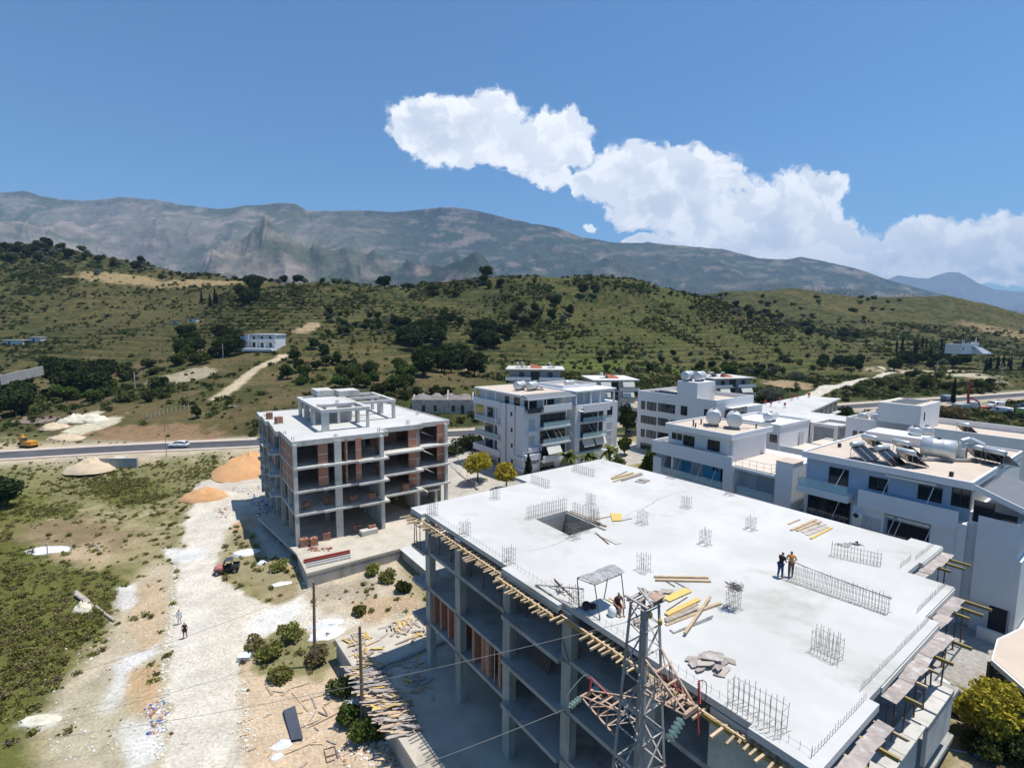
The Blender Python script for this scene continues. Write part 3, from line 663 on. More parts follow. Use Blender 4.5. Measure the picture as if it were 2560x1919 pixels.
# upstand kerbs left by the shutters along the left and front edges
for (a0, b0, a1, b1) in ((19.0, 38.75, 19.0, 40.8), (18.95, 20.95, 18.95, 26.65)): R.part('edge_beam', MB().box(a0-.03, b0, 15.6, a0+.02, b1, 15.74), M_CONC)
cols = []
cme = MB().box(-.29, -.4, 0, .29, .4, 1).mesh('column', M_CONC); cme2 = MB().box(-.2, -.35, 0, .2, .35, 1).mesh('column', M_CONC)
ga = [19.58, 26.5, 33.0, 39.3, 45.4]; gb = [38.2, 33.1, 26.55, 20.55, 14.6, 9.4]
lev = [(2.2, 6.22), (6.5, 9.42), (9.7, 12.62), (12.9, 15.76)]
for i, a in enumerate(ga):
    for j, b in enumerate(gb):
        if a > 40 and b < 12: continue
        for k, (z0, z1) in enumerate(lev):
            if i == 0 and j == 5: continue
            o = R.put(cme if i == 0 else cme2, 'column', a, b, z0, sc=(1, 1, z1-z0))
# front left concrete wall, brick walls on the first floor; stair core and inner walls added to stop through light
R.part('concrete_wall', MB().box(19.38, 6.95, 2.2, 19.66, 11.4, 6.22).box(19.38, 6.95, 6.5, 19.66, 11.4, 9.42).box(19.38, 6.95, 9.7, 19.66, 11.4, 12.62).box(19.38, 6.95, 12.9, 19.66, 11.4, 15.7), M_CONC_L)
core = MB()
for z0, z1 in lev:
    core.box(26.2, 27.8, z0, 26.4, 32.4, z1).box(29.9, 27.8, z0, 30.1, 32.4, z1).box(26.4, 32.2, z0, 29.9, 32.4, z1).box(26.4, 27.8, z0, 28.4, 28.0, z1)
core.box(26.4, 28.0, 14.3, 28.6, 32.2, 14.45)
R.part('stair_core', core, M_CONC)
R.part('light_block_wall', MB().box(33.2, 8, 2.2, 33.4, 42, 6.22).box(33.2, 8, 6.5, 33.4, 42, 9.42).box(33.2, 8, 9.7, 33.4, 42, 12.62).box(33.2, 8, 12.9, 33.4, 42, 15.7), M_GREYW)  # inner wall added so daylight does not cross the open floors
def rbrick(a0, b0, a1, b1, z0, z1): R.part('brick_wall', MB().box(a0, b0, z0, a1, b1, z1), M_BRICK)
for b in (37.6, 36.4, 35.05, 34.0): rbrick(19.55, b-.14, 21.2, b+.14, 6.5, 9.42)
for b in (31.2, 29.9, 27.7): rbrick(19.55, b-.16, 22.4, b+.16, 6.5, 9.42)
rbrick(21.6, 30, 21.8, 37.8, 6.5, 9.42); rbrick(19.6, 28.9, 19.85, 29.7, 6.5, 9.42); rbrick(19.6, 17.0, 19.85, 18.4, 2.2, 6.22); rbrick(22.5, 13, 22.7, 26, 6.5, 9.42); rbrick(24.5, 8, 24.7, 20, 2.2, 6.22)
R.part('steel_door_frame', MB().box(19.5, 28.2, 6.5, 19.56, 28.3, 9.2).box(19.5, 29.0, 6.5, 19.56, 29.1, 9.2), M_STEEL)
# podium deck, its edge beam and the low step in the dust
dk = MB(); dk.prism([(13.85, 47.3), (13.85, 22), (13.85, -4), (19.3, -4), (47, -4), (47, 5.4), (47, 43.5), (30.5, 43.5), (24.0, 43.5), (22.4, 46.6)], 1.75, 2.2)
ground_cut = None
R.part('podium_deck', MB().prism([(13.85, 47.3), (13.85, 2), (34, 2), (34, 43.5), (24.0, 43.5), (22.4, 46.6)], 1.85, 2.2), M_DECK)
R.part('podium_wall', MB().prism([(13.97, 47.18), (13.97, 2), (14.25, 2), (14.25, 46.9), (22.2, 46.2), (22.3, 46.48)], -1.2, 1.846), M_CONC)
R.part('low_kerb', MB().box(14.2, 40.35, 2.2, 24, 40.75, 2.5).box(22.9, 10, 2.2, 23.2, 32, 2.42), M_CONC)
# formwork still under the roof edge: joists, ledger beam, props and a trestle
jm = [MB().box(-.65, -.045, 0, .65, .045, .12).mesh('joist', M_WOOD), MB().tube((-.6, 0, .06), (.62, .03, .07), .055, 7).mesh('joist', M_WOOD), MB().box(-.8, -.05, 0, .6, .05, .11).mesh('joist', M_WOOD)]
b = 40.6; r_ = random.Random(5)
while b > 7.5:
    off = 19.05 if (b > 38.8 or 20.9 < b < 26.7) else 19.45
    gap = 16.6 < b < 18.9 and False
    if not (19.2 < b < 20.3) and not (11.5 > b > 10.6) and r_.random() > .06:
        jm_ = r_.choice(jm); dz = r_.uniform(-.04, .05)
        R.put(jm_, 'joist', off-.33+r_.uniform(-.2, .15), b, 15.42+dz, (r_.uniform(-.05, .05), r_.uniform(-.02, .02), r_.uniform(-.09, .09)), (r_.uniform(.85, 1.2), r_.uniform(.9, 1.2), 1))
    b -= r_.choice((.27, .33, .36, .42, .5))
led = MB()
for (b0, b1) in ((40.8, 38.9), (38.6, 26.8), (20.8, 7.1)): led.box(19.1 if b0 < 39 else 18.75, b1, 15.22, 19.22 if b0 < 39 else 18.87, b0, 15.41)
led.box(18.65, 21.0, 15.22, 18.77, 26.6, 15.41)
R.part('ledger_beam', led, M_YBEAM)
st = MB()
for (b0, b1, a) in ((38.6, 26.8, 18.98), (20.8, 9.6, 18.98), (26.6, 21.0, 18.55)): st.box(a+.0, b1, 15.56, a+.1, b0, 15.6)
R.part('edge_board', st, M_WOOD)
pm = MB().tube((0, 0, 0), (0, 0, 1.5), .04, 6).tube((0, 0, 1.5), (0, 0, 2.3), .028, 6).box(-.09, -.09, 0, .09, .09, .02).mesh('prop', M_RUST)
for a in (19.95, 21.2, 22.6, 24):
    b = 37.2
    while b > 8:
        if r_.random() > .15: R.put(pm, 'prop', a+r_.uniform(-.15, .15), b+r_.uniform(-.2, .2), 12.9, (r_.uniform(-.04, .04), r_.uniform(-.05, .05), 0), (1, 1, 1.22))
        b -= 1.7
for b in (38.9, 39.5, 40.1): R.put(pm, 'prop', 18.95, b, 12.9, (0, random.uniform(-.06, .1), 0), (1, 1, 1.1))
br = MB(); 
for (p, q) in (((19.2, 38.0, 12.9), (18.9, 36.9, 15.5)), ((19.1, 26.4, 12.9), (18.9, 27.6, 15.5)), ((19.2, 20.2, 12.9), (19.1, 21.4, 15.4)), ((19.0, 40.2, 13.2), (18.95, 38.9, 13.6)), ((19.0, 40.2, 14.8), (18.95, 38.9, 14.9)), ((20.2, 35.6, 12.9), (20.2, 33.8, 15.6)), ((20.3, 35.6, 15.6), (20.3, 33.8, 12.9))): br.tube(p, q, .035, 5)
R.part('brace', br, M_RUST)
# shuttering left along the front edge
edge = [((26.4, 7.3), (35, 7.3)), ((35, 7.95), (40.7, 7.95)), ((19.4, 6.9), (24.9, 6.9)), ((41.5, 10.3), (47.6, 10.3))]
pl = [MB().box(-.5, -.7, 0, .5, 0, .03).mesh('shuttering_panel', M_PLYG), MB().box(-.62, -.6, 0, .55, 0, .03).mesh('shuttering_panel', M_PLYG)]
for (p, q) in edge:
    a = p[0]+.45
    while a < q[0]-.2:
        R.put(r_.choice(pl), 'shuttering_panel', a, p[1]-.03-r_.uniform(0, .12), 15.70+r_.uniform(-.012, .03), (r_.uniform(-.03, .03), r_.uniform(-.02, .02), r_.uniform(-.08, .08))); a += r_.uniform(.98, 1.1)
bm = MB().box(-.06, -1.35, 0, .06, 0, .17).mesh('bearer', M_YBEAM); bm2 = MB().box(-.055, -1.1, 0, .055, 0, .12).mesh('bearer', M_WOOD)
for a, b, s in ((46.9, 10.2, 1.35), (45.9, 10.2, 1.25), (44.6, 10.2, .9), (40.3, 7.9, 1.35), (39.1, 7.9, 1.25), (38.0, 7.9, .95), (34.4, 7.25, 1.1), (32.0, 7.25, .95), (30.6, 7.25, .95), (28.9, 7.25, .95), (27.2, 7.25, .95), (24.4, 6.9, 1.1), (22.9, 6.9, 1.0), (21.4, 6.9, 1.0)):
    R.put(r_.choice((bm, bm2, bm)), 'bearer', a, b, 15.5, (0, 0, 0), (1, s, 1))
for a, b in ((40.2, 7.3), (39.0, 7.4), (36.4, 7.3), (34.2, 6.8), (33.6, 7.1), (31.2, 6.8), (30.2, 6.9), (28.6, 6.9), (27.5, 7.0), (26.2, 6.9), (24.6, 7.0), (47, 9.8), (45.2, 9.8)):
    R.put(pm, 'prop', a, b, 12.9, (r_.uniform(-.03, .03), r_.uniform(-.03, .03), 0), (1, 1, 1.14))
for e_ in ((26.4, 7.24, 15.74, 34.95, 7.29, 16.02), (35.05, 7.89, 15.74, 40.7, 7.94, 16.02), (43.3, 10.19, 15.74, 47.85, 10.24, 16.02)): R.part('edge_strip', MB().box(*e_), M_CONC_L)
par = MB()      # projecting precast edge of the floor below, in separate stones
a = 24.1; stones = []
sm = MB().box(-.71, -.5, 0, .71, .5, .1).mesh('coping_stone', M_CONC_L)
while a < 34.2:
    R.put(sm, 'coping_stone', a+.72, 6.98-.2 if a < 29.6 else 6.72, 12.905, (0, 0, 0), (1, .9, 1)); a += 1.46
# lower outer parapet walls on the front
R.part('parapet_wall', MB().box(24.1, 6.62, 10.6, 30.1, 6.8, 12.6).box(30.3, 6.32, 10.6, 34.5, 6.5, 12.6), M_CONC_L)
# rebar: column starters, wall starters and the thin edge starters
def cage_mesh(w, d, nx, ny, h, rad=.011, ties=3, seed=0, foot=True):
    q = random.Random(seed); M_ = MB()
    pts = []
    for i in range(nx):
        x = -w/2+w*i/max(nx-1, 1)
        for y in ((-d/2, d/2) if ny == 2 else (0,)): pts.append((x, y))
    for (x, y) in pts:
        hh = h*q.uniform(.86, 1.06); M_.tube((x, y, 0), (x+q.uniform(-.04, .04), y+q.uniform(-.04, .04), hh), rad, 4)
        if foot: M_.tube((x, y, .02), (x+q.uniform(-.12, .12), y-.25*(1 if y <= 0 else -1), .02), rad*.8, 4, cap=False)
    for k in range(ties):
        z = h*(k+.6)/(ties+.2)
        for y in ((-d/2, d/2) if ny == 2 else (0,)): M_.tube((-w/2, y, z), (w/2, y, z+q.uniform(-.03, .03)), rad*.75, 4, cap=False)
        if ny == 2:
            for x in (-w/2, w/2): M_.tube((x, -d/2, z), (x, d/2, z), rad*.75, 4, cap=False)
    return M_
cmA = [cage_mesh(.75, .45, 5, 2, 1.15, seed=i).mesh('column_rebar', M_REBAR) for i in range(3)]
for a, b, s in ((19.75, 38.1, 1), (19.8, 32.8, 1), (19.8, 27.0, 1), (26.5, 38.4, .9), (32.7, 32.0, 1.0), (33.0, 26.3, 1.0), (39.3, 26.5, .95), (33.6, 20.9, 1.05), (39.2, 20.4, .95), (26.4, 20.8, 1.05), (45.9, 26.2, .9), (27.0, 14.8, 1.0), (19.9, 20.4, 1.0), (46.0, 33.0, .9), (30.4, 29.4, .95), (26.3, 27.4, 1.0)):
    R.put(random.choice(cmA), 'column_rebar', a, b, 16.1, (0, 0, random.choice((0, math.pi/2))), (1, 1, s))
def wallcage(a0, b0, a1, b1, n, h, seed, thick=.25, two=True):
    L = math.hypot(a1-a0, b1-b0); me = cage_mesh(L, thick, n, 2 if two else 1, h, seed=seed, ties=3).mesh('wall_rebar', M_REBAR)
    return R.put(me, 'wall_rebar', (a0+a1)/2, (b0+b1)/2, 16.1, (0, 0, math.atan2(b1-b0, a1-a0)))
wallcage(33.2, 14.55, 33.7, 9.3, 34, 1.15, 1); wallcage(39.3, 14.5, 40.3, 11.8, 16, 1.05, 2); wallcage(26.7, 10.3, 26.7, 9.1, 9, 1.3, 3, .6); wallcage(19.75, 10.7, 19.85, 8.5, 11, 1.4, 4, .5)
wallcage(39.3, 41.3, 39.4, 38.2, 11, .9, 5); wallcage(32.6, 40.5, 32.8, 38.0, 9, .9, 6); wallcage(25.8, 32.55, 30.0, 32.4, 18, 1.2, 7); wallcage(30.2, 31.6, 30.2, 28.6, 10, 1.0, 8); wallcage(26.3, 28.3, 28.2, 27.7, 9, 1.0, 9)
es = MB(); q = random.Random(9)
def starters(p0, p1, step, h, rail=True):
    L = math.hypot(p1[0]-p0[0], p1[1]-p0[1]); n = int(L/step); last = None
    for i in range(n+1):
        t = i/n; x = p0[0]+(p1[0]-p0[0])*t; y = p0[1]+(p1[1]-p0[1])*t; es.tube((x, y, 16.05), (x+q.uniform(-.02, .02), y+q.uniform(-.02, .02), 16.1+h*q.uniform(.8, 1.1)), .009, 3, cap=False)
        if rail and last: es.tube(last, (x, y, 16.1+h*.55), .006, 3, cap=False)
        last = (x, y, 16.1+h*.55)
starters((19.7, 38.5), (19.7, 7.4), .42, .42); starters((19.6, 7.35), (24.8, 7.35), .25, .4); starters((25.2, 7.7), (34.8, 7.7), .2, .4); starters((35.1, 8.35), (40.6, 8.35), .2, .4); starters((43.4, 10.7), (47.7, 10.7), .22, .4); starters((41, 10.9), (43.2, 10.9), .2, .4)
R.part('edge_rebar', es, M_REBAR, kind='stuff')
# long bar bundle being laid on the wall rebar
lb = MB(); pts = [Vector((33.15, 14.9, 17.45)), Vector((33.25, 13.8, 17.32)), Vector((33.4, 12.3, 17.2)), Vector((33.55, 10.8, 17.12)), Vector((33.72, 9.2, 17.05))]
for k in range(5): lb.path([p+Vector((random.uniform(-.04, .04), 0, random.uniform(-.03, .03))) for p in pts], .014, 4)
R.part('long_bars', lb, M_REBAR)
# dark seams and stains between two pours, as thin uneven strips of wet cement
def seam(pts, w, seed):
    q = random.Random(seed); P = catmull([Vector((a, b, 16.104)) for a, b in pts], 10); M_ = MB(); vs = []; 
    for i, p in enumerate(P):
        t = (P[min(i+1, len(P)-1)]-P[max(i-1, 0)]); n = Vector((-t.y, t.x, 0)).normalized(); ww = w*q.uniform(.2, 1.1)*(0.15+math.sin(math.pi*min(1, max(0, i/(len(P)-1)))))
        jj = n*q.uniform(-.05, .05); vs += [p+n*ww+jj, p-n*ww*.5+jj]
    M_.add(vs, [(2*i+1, 2*i+3, 2*i+2, 2*i) for i in range(len(P)-1)]); return M_
z5 = cr(960, 1240, 3.455); z3 = cr(1560, 900, 3.455); z2 = cr(1140, 900, 3.455)
def RL(f, x, y): w = at(*f(x, y), 16.1); return wl(w)
M_WET = mat('wet_cement_line', (.34, .33, .31), (.42, .41, .38), 1.2, .9)
R.part('pour_seam', seam([RL(z2, *p) for p in ((560, 1655), (720, 1630), (860, 1590), (960, 1545), (1020, 1510))], .10, 1), M_WET)
R.part('pour_seam', seam([RL(z2, *p) for p in ((1450, 1340), (1560, 1300), (1680, 1250), (1760, 1195), (1900, 1150), (2100, 1115))], .10, 2), M_WET)
R.part('pour_seam', seam([RL(z3, *p) for p in ((330, 1200), (560, 1290), (820, 1370), (1100, 1450), (1300, 1510), (1500, 1560))], .13, 3), mat('cement_wash', (.50, .485, .45), (.56, .54, .51), 1.2, .9))
# ================================================================ brick-infilled building on the left
L = BLD('brick_infill_building', 'open concrete frame with red brick infill and a small frame tower on top', 'building', 26, 86, 2.2, YAW_L)
def Lp(name, mb, mats, **kw): return L.part(name, mb, mats, **kw)
Z_L = [16.7, 13.1, 9.8, 6.6]
Lroof = [(13.2, 72.05), (26.1, 72.05), (26.1, 72.25), (26.7, 72.25), (26.7, 74.75), (33.4, 74.75), (33.4, 75.75), (38.7, 75.75), (38.7, 76.5), (37.0, 98), (36.2, 101), (12.8, 101), (12.65, 95.9), (12.95, 95.9), (12.65, 90.4), (13.15, 90.4), (12.6, 80.6), (13.2, 80.6)]
Lp('roof_slab', MB().prism(Lroof, 16.3, 16.62), M_SLAB)
def rim(poly, z0, z1, w):
    m_ = MB(); n = len(poly); cx = sum(p[0] for p in poly)/n; cy = sum(p[1] for p in poly)/n
    for i in range(n):
        p = Vector((*poly[i], 0)); q2 = Vector((*poly[(i+1) % n], 0)); d = (q2-p)
        if d.length < .2: continue
        d.normalize(); nn = Vector((-d.y, d.x, 0)); mid = (p+q2)/2
        if nn.dot(Vector((cx, cy, 0))-mid) < 0: nn = -nn
        m_.prism([(p.x-nn.x*.02, p.y-nn.y*.02), (q2.x-nn.x*.02, q2.y-nn.y*.02), (q2.x+nn.x*w, q2.y+nn.y*w), (p.x+nn.x*w, p.y+nn.y*w)], z0+random.uniform(0, .002), z1+random.uniform(0, .003))
    return m_
Lp('edge_beam', rim(Lroof, 16.0, 16.74, .2), M_CONC_L)
Lfl = [(13.25, 71.7), (17, 71.7), (17, 71.45), (21.8, 71.45), (21.8, 70.9), (26.3, 70.9), (26.3, 73.0), (32.8, 73.0), (32.8, 74.3), (38.1, 74.3), (38.3, 76.5), (36.6, 98), (36, 100.8), (12.9, 100.8), (12.7, 95.9), (13.3, 95.6), (12.7, 90.4), (13.2, 90.2), (12.6, 86), (12.6, 82), (13.25, 81.8)]
for z in Z_L[1:]: Lp('floor_slab', MB().prism(Lfl, z-.3, z), M_CONC_L)
for z in Z_L[1:]:
    for b0, b1 in ((82.3, 84.6), (88.4, 90.6), (93.6, 95.4)): Lp('balcony_slab', MB().box(11.9, b0, z-.28, 12.75, b1, z-.02), M_CONC_L)
def lcol(a, b, w, d, z0, z1): Lp('column', MB().box(a-w/2, b-d/2, z0, a+w/2, b+d/2, z1), M_CONC_L if b < 76 else M_CONC)
for (a, b, w, d) in ((13.5, 71.75+.35, .5, .6), (19.2, 72.1, .95, .4), (25.4, 71.6, .5, .6), (32.6, 75.2, .5, .6), (37.6, 75.0, .5, .5), (13.5, 76.5, .45, .6), (13.4, 81.2, .5, .7), (13.4, 86, .5, .7), (13.3, 91, .5, .7), (13.2, 96, .5, .7), (13.2, 100, .5, .6), (19.2, 79, .6, .5), (25.4, 80, .5, .5), (31.5, 82, .5, .5), (37, 84, .4, .5), (36.6, 93, .4, .5), (25, 90, .5, .5), (19, 90, .5, .5), (31, 92, .5, .5)):
    for z0, z1 in ((2.2, 6.3), (6.6, 9.5), (9.8, 12.8), (13.1, 16.3)):
        lcol(a, b, w, d, z0, z1)
def lb_(a0, b0, a1, b1, levels=(2, 3)):
    zz = [(2.2, 6.3), (6.6, 9.5), (9.8, 12.8), (13.1, 16.3)]
    for k in levels:
        z0, z1 = zz[k]; zm = z0+1.35
        Lp('brick_wall', MB().box(a0, b0, z0, a1, b1, zm).box(a0, b0, zm+.12, a1, b1, z1), M_BRICK)
        Lp('tie_course', MB().box(a0-.01, b0-.01, zm, a1+.01, b1+.01, zm+.12), M_CONC_L)
lb_(16.6, 72.3, 17.9, 72.55); lb_(21.7, 71.9, 22.5, 72.15); lb_(25.6, 72.8, 25.95, 75)
lb_(31.0, 74.9, 32.9, 75.15, (1, 2, 3)); lb_(36.3, 75.5, 38.2, 75.75, (1, 2, 3))
lb_(13.3, 73, 13.55, 76.1); lb_(13.3, 76.9, 13.55, 80.4); lb_(13.3, 87, 13.55, 90.3); lb_(17.3, 72.56, 17.55, 78, (2, 3)); lb_(20.3, 71.9, 20.5, 77, (2, 3)); lb_(32.9, 75.2, 33.1, 82, (1, 2, 3)); lb_(38.0, 76, 38.2, 88, (1, 2, 3))
lb_(14, 82.8, 25, 83.0, (0, 1, 2, 3)); lb_(26, 84, 36, 84.2, (0, 1, 2, 3)); lb_(26.5, 80, 31, 80.2, (1, 2, 3)); lb_(13.3, 93, 13.55, 95.4)
Lp('concrete_wall', MB().box(25.5, 71.9, 2.2, 25.75, 79, 6.3).box(25.5, 73.1, 6.6, 25.75, 78, 9.5).box(32.4, 76, 2.2, 32.6, 80, 6.3).box(36.6, 75.3, 2.2, 36.85, 80, 6.3).box(13.6, 99, 2.2, 36, 99.2, 6.3), M_CONC_L)
Lp('entrance_canopy', MB().box(34.2, 74.35, 5.5, 36.2, 76.5, 5.68).box(35.4, 74.5, 2.2, 35.8, 74.9, 5.49), M_CONC_L)
# frame tower on the roof
pt = MB(); zt0, zt1 = 19.45, 19.9
def beam(a0, b0, a1, b1, z0=zt0, z1=zt1): pt.box(a0, b0, z0, a1, b1, z1)
beam(18.3, 77.1, 25.6, 77.9); beam(18.3, 77.9, 18.95, 94.2); beam(19.0, 93.6, 23, 94.2); beam(25.0, 77.95, 25.6, 83.2); beam(25.6, 82.6, 32, 83.2); beam(19.0, 82.7, 24.95, 83.3); beam(31.4, 83.25, 32, 94.2); beam(23.05, 93.6, 31.35, 94.2); beam(25.0, 83.4, 25.55, 93.5); beam(25.6, 88.2, 31.3, 88.8)
beam(19.0, 83.35, 24.95, 92, 19.7, 19.88)
Lp('frame_beam', pt, M_SLAB)
Lp('tank_box', MB().box(21.4, 92.3, 19.9, 24.3, 97, 20.95).box(24.6, 90.5, 19.9, 28.2, 94.3, 20.9), M_CONC_L)
for (a0, b0, a1, b1) in ((18.45, 77.3, 19.5, 77.75), (18.45, 83.0, 18.8, 84.6), (18.45, 88.5, 19.2, 89.6), (18.5, 92.2, 18.8, 93.9), (25.2, 77.3, 25.55, 77.8), (22.2, 82.8, 22.6, 83.2), (25.1, 81.7, 25.45, 83.1), (31.4, 82.7, 31.9, 83.15), (30.8, 88.3, 31.8, 88.7), (31.4, 93.5, 31.9, 94), (24.9, 90, 25.3, 93)):
    Lp('column', MB().box(a0, b0, 16.62, a1, b1, 19.449), M_CONC_L)
Lp('core_wall', MB().box(19.5, 86.5, 16.62, 21.2, 86.7, 19.44).box(21.2, 86.5, 16.62, 21.4, 91, 19.44).box(22.6, 84.5, 16.62, 25, 84.7, 19.44), M_CONC_L)
lc = cage_mesh(.9, .3, 6, 2, .6, .012, 2, 5, False).mesh('column_rebar', M_REBAR)
for a, b, s in ((13.6, 73.5, .9), (19.2, 72.9, .7), (25.6, 73.2, 1.1), (31.5, 76.3, 1.2), (13.5, 78.6, .8), (18.7, 80.5, .9), (22.2, 82.9, .9), (36.5, 84, .8), (13.6, 96, .8)):
    L.put(lc, 'column_rebar', a, b, 16.6 if b < 77 or a < 15 or a > 35 else 19.9, (0, 0, random.uniform(0, 1.5)), (1, 1, s))
# terrace in front with retaining walls, and the walkway that joins the two decks
T = BLD('terrace_deck', 'dusty concrete terrace with retaining walls in front of the brick-infilled building', 'terrace', 22, 66, 0)
T.part('deck_slab', MB().prism([(15.2, 62.45), (27.6, 62.45), (27.6, 46.8), (29.4, 46.8), (34, 43.6), (44, 43.6), (44, 80), (38, 92), (14.0, 86), (15.6, 69)], 1.86, 2.2), M_DECK)
T.part('walkway', MB().box(27.3, 46.8, 2.204, 28.9, 62.3, 2.24), M_SLAB)
T.part('retaining_wall', MB().box(15.3, 62.5, -1.5, 27.6, 62.75, 1.856).box(27.65, 46.8, -1.5, 27.9, 62.45, 1.856).prism([(15.3, 62.8), (15.55, 62.8), (15.95, 69), (15.7, 69)], -1.5, 1.856), M_CONC)
T.part('concrete_step', MB().box(24.6, 69.2, 2.2, 27.0, 70.4, 2.9), M_CONC_L)
# ================================================================ finished buildings
zM = cr(1220, 890, 5.5275); z6 = cr(1560, 900, 5.5275); zc5 = cr(1160, 900, 5.5275); z7 = cr(2160, 1080, 5.5275); z8 = cr(1800, 1080, 5.5275); z9 = cr(1900, 880, 5.5275)
M_GAS = mat('grey_awning_roof', (.16, .17, .19), (.14, .15, .165), 1.5, .7)
def opening(B, pl, c, r0, r1, z0, z1, style='win', mull=1, label=None, frame=None, out=-1):
    """window, door or shutter on plane a=c ('a') or b=c ('b'); r0..r1 along the wall, faces towards 'out'."""
    if r0 > r1: r0, r1 = r1, r0
    if z0 > z1: z0, z1 = z1, z0
    fr = frame or M_DARKFR
    def bx(m_, ra, rb, za, zb, d0, d1):
        if pl == 'a': m_.box(c+out*d0, ra, za, c+out*d1, rb, zb)
        else: m_.box(ra, c+out*d0, za, rb, c+out*d1, zb)
    t = .07; m_ = MB()
    if style in ('win', 'door', 'wwin'):
        if style == 'wwin': fr = M_WFR
        bx(m_, r0, r1, z0, z0+t, -.02, .06); bx(m_, r0, r1, z1-t, z1, -.02, .06); bx(m_, r0, r0+t, z0+t, z1-t, -.02, .06); bx(m_, r1-t, r1, z0+t, z1-t, -.02, .06)
        for k in range(mull):
            x = r0+(r1-r0)*(k+1)/(mull+1); bx(m_, x-t/2, x+t/2, z0+t, z1-t, -.02, .05)
        w = B.part('window' if style != 'door' else 'balcony_door', m_, fr)
        p_ = MB(); bx(p_, r0+t, r1-t, z0+t, z1-t, -.02, .02); B.part('pane', p_, M_GLASS, parent=w); 
        for o in w.children: pass
        return w
    if style == 'shutter':
        bx(m_, r0, r1, z0, z1, -.02, .04); o = B.part('roller_shutter', m_, M_SHUT)
        s_ = MB(); bx(s_, r0-.08, r1+.08, z0-.12, z0-.01, -.02, .14); B.part('sill', s_, M_WHITE, parent=o); return o
    if style == 'dark': bx(m_, r0, r1, z0, z1, -.02, .015); return B.part('opening', m_, M_DARKIN)  # solid dark panel on the wall, its colour painting the unlit inside
def wa(B, f, c, p0, p1, style='win', mull=1, **k):
    r0, z1 = on_a(*f(*p0), c); r1, z0 = on_a(*f(*p1), c); return opening(B, 'a', c, r0, r1, z0, z1, style, mull, **k)
def wb(B, f, c, p0, p1, style='win', mull=1, **k):
    r0, z1 = on_b(*f(*p0), c); r1, z0 = on_b(*f(*p1), c); return opening(B, 'b', c, r0, r1, z0, z1, style, mull, **k)
def rail(B, pts, h=1.0, step=1.1, glassy=False, name='railing', r=.022):
    m_ = MB()
    for p, q in zip(pts[:-1], pts[1:]):
        p = Vector(p); q = Vector(q); m_.tube(p+Vector((0, 0, h)), q+Vector((0, 0, h)), r, 5); n = max(1, int((q-p).length/step))
        for i in range(n+1): x = p+(q-p)*i/n; m_.tube(x, x+Vector((0, 0, h)), r*.8, 4)
        if not glassy: m_.tube(p+Vector((0, 0, h*.5)), q+Vector((0, 0, h*.5)), r*.5, 4)
    o = B.part(name, m_, M_STEEL)
    if glassy:
        g_ = MB()
        for p, q in zip(pts[:-1], pts[1:]): g_.bar(Vector(p)+Vector((0, 0, h*.5)), Vector(q)+Vector((0, 0, h*.5)), .012, h*.86)
        B.part('glass_panel', g_, M_CGLASS, parent=o)
    return o
def ac_unit(B, a, b, z, pl='a', out=-1):
    m_ = MB()
    if pl == 'a': m_.box(a+out*.32, b-.42, z, a, b+.42, z+.6)
    else: m_.box(a-.42, b+out*.32, z, a+.42, b, z+.6)
    o = B.part('air_conditioner', m_, M_WHITE); f_ = MB(); 
    if pl == 'a': f_.lathe([(0, .24), (.02, .22)], (a+out*.325, b+.1, z+.3), (out, 0, 0), 12)
    else: f_.lathe([(0, .24), (.02, .22)], (a-.1, b+out*.325, z+.3), (0, out, 0), 12)
    B.part('fan_grille', f_, M_DARKFR, parent=o); return o
def awning_arm(B, p, q): return B.part('awning_arm', MB().tube(p, q, .03, 5), M_WFR)
def awning(B, a0, a1, b, ztop, drop=1.5, outd=.9):
    m_ = MB(); m_.add([(a0, b, ztop), (a1, b, ztop), (a1, b-outd, ztop-drop), (a0, b-outd, ztop-drop), (a0, b, ztop+.03), (a1, b, ztop+.03), (a1, b-outd, ztop-drop+.03), (a0, b-outd, ztop-drop+.03)], [(0, 1, 2, 3), (7, 6, 5, 4), (0, 4, 5, 1), (1, 5, 6, 2), (2, 6, 7, 3), (3, 7, 4, 0)])
    return B.part('awning', m_, M_AWN)
def parapet(B, poly, z0, z1, w=.22, m_=None, coping=True):
    o = B.part('parapet', rim(poly, z0, z1, w), m_ or M_WHITE)
    return o
def wtank(loc, rz, label, L_=2.6, r=.85, group='cylindrical water tanks on the roofs'):
    t = thing('water_tank', label, 'water tank', loc, rz, group)
    m_ = MB(); m_.lathe([(-L_/2-.12, r*.45), (-L_/2-.07, r*.8), (-L_/2, r), (-L_/2*.33, r), (-L_/2*.33+.03, r*1.012), (-L_/2*.33+.06, r), (L_/2*.33, r), (L_/2*.33+.03, r*1.012), (L_/2*.33+.06, r), (L_/2, r), (L_/2+.07, r*.8), (L_/2+.12, r*.45)], (0, 0, r+.22), (1, 0, 0), 20)
    m_.build('tank_shell', M_TANK, t, True)
    MB().box(-L_*.34-.06, -r*.6, 0, -L_*.34+.06, r*.6, .35).box(L_*.34-.06, -r*.6, 0, L_*.34+.06, r*.6, .35).build('cradle', M_STEEL, t)
    MB().lathe([(0, .2), (.1, .2), (.12, .14)], (0, 0, 2*r+.2), (0, 0, 1), 10).build('lid', M_BLACK, t)
    return t
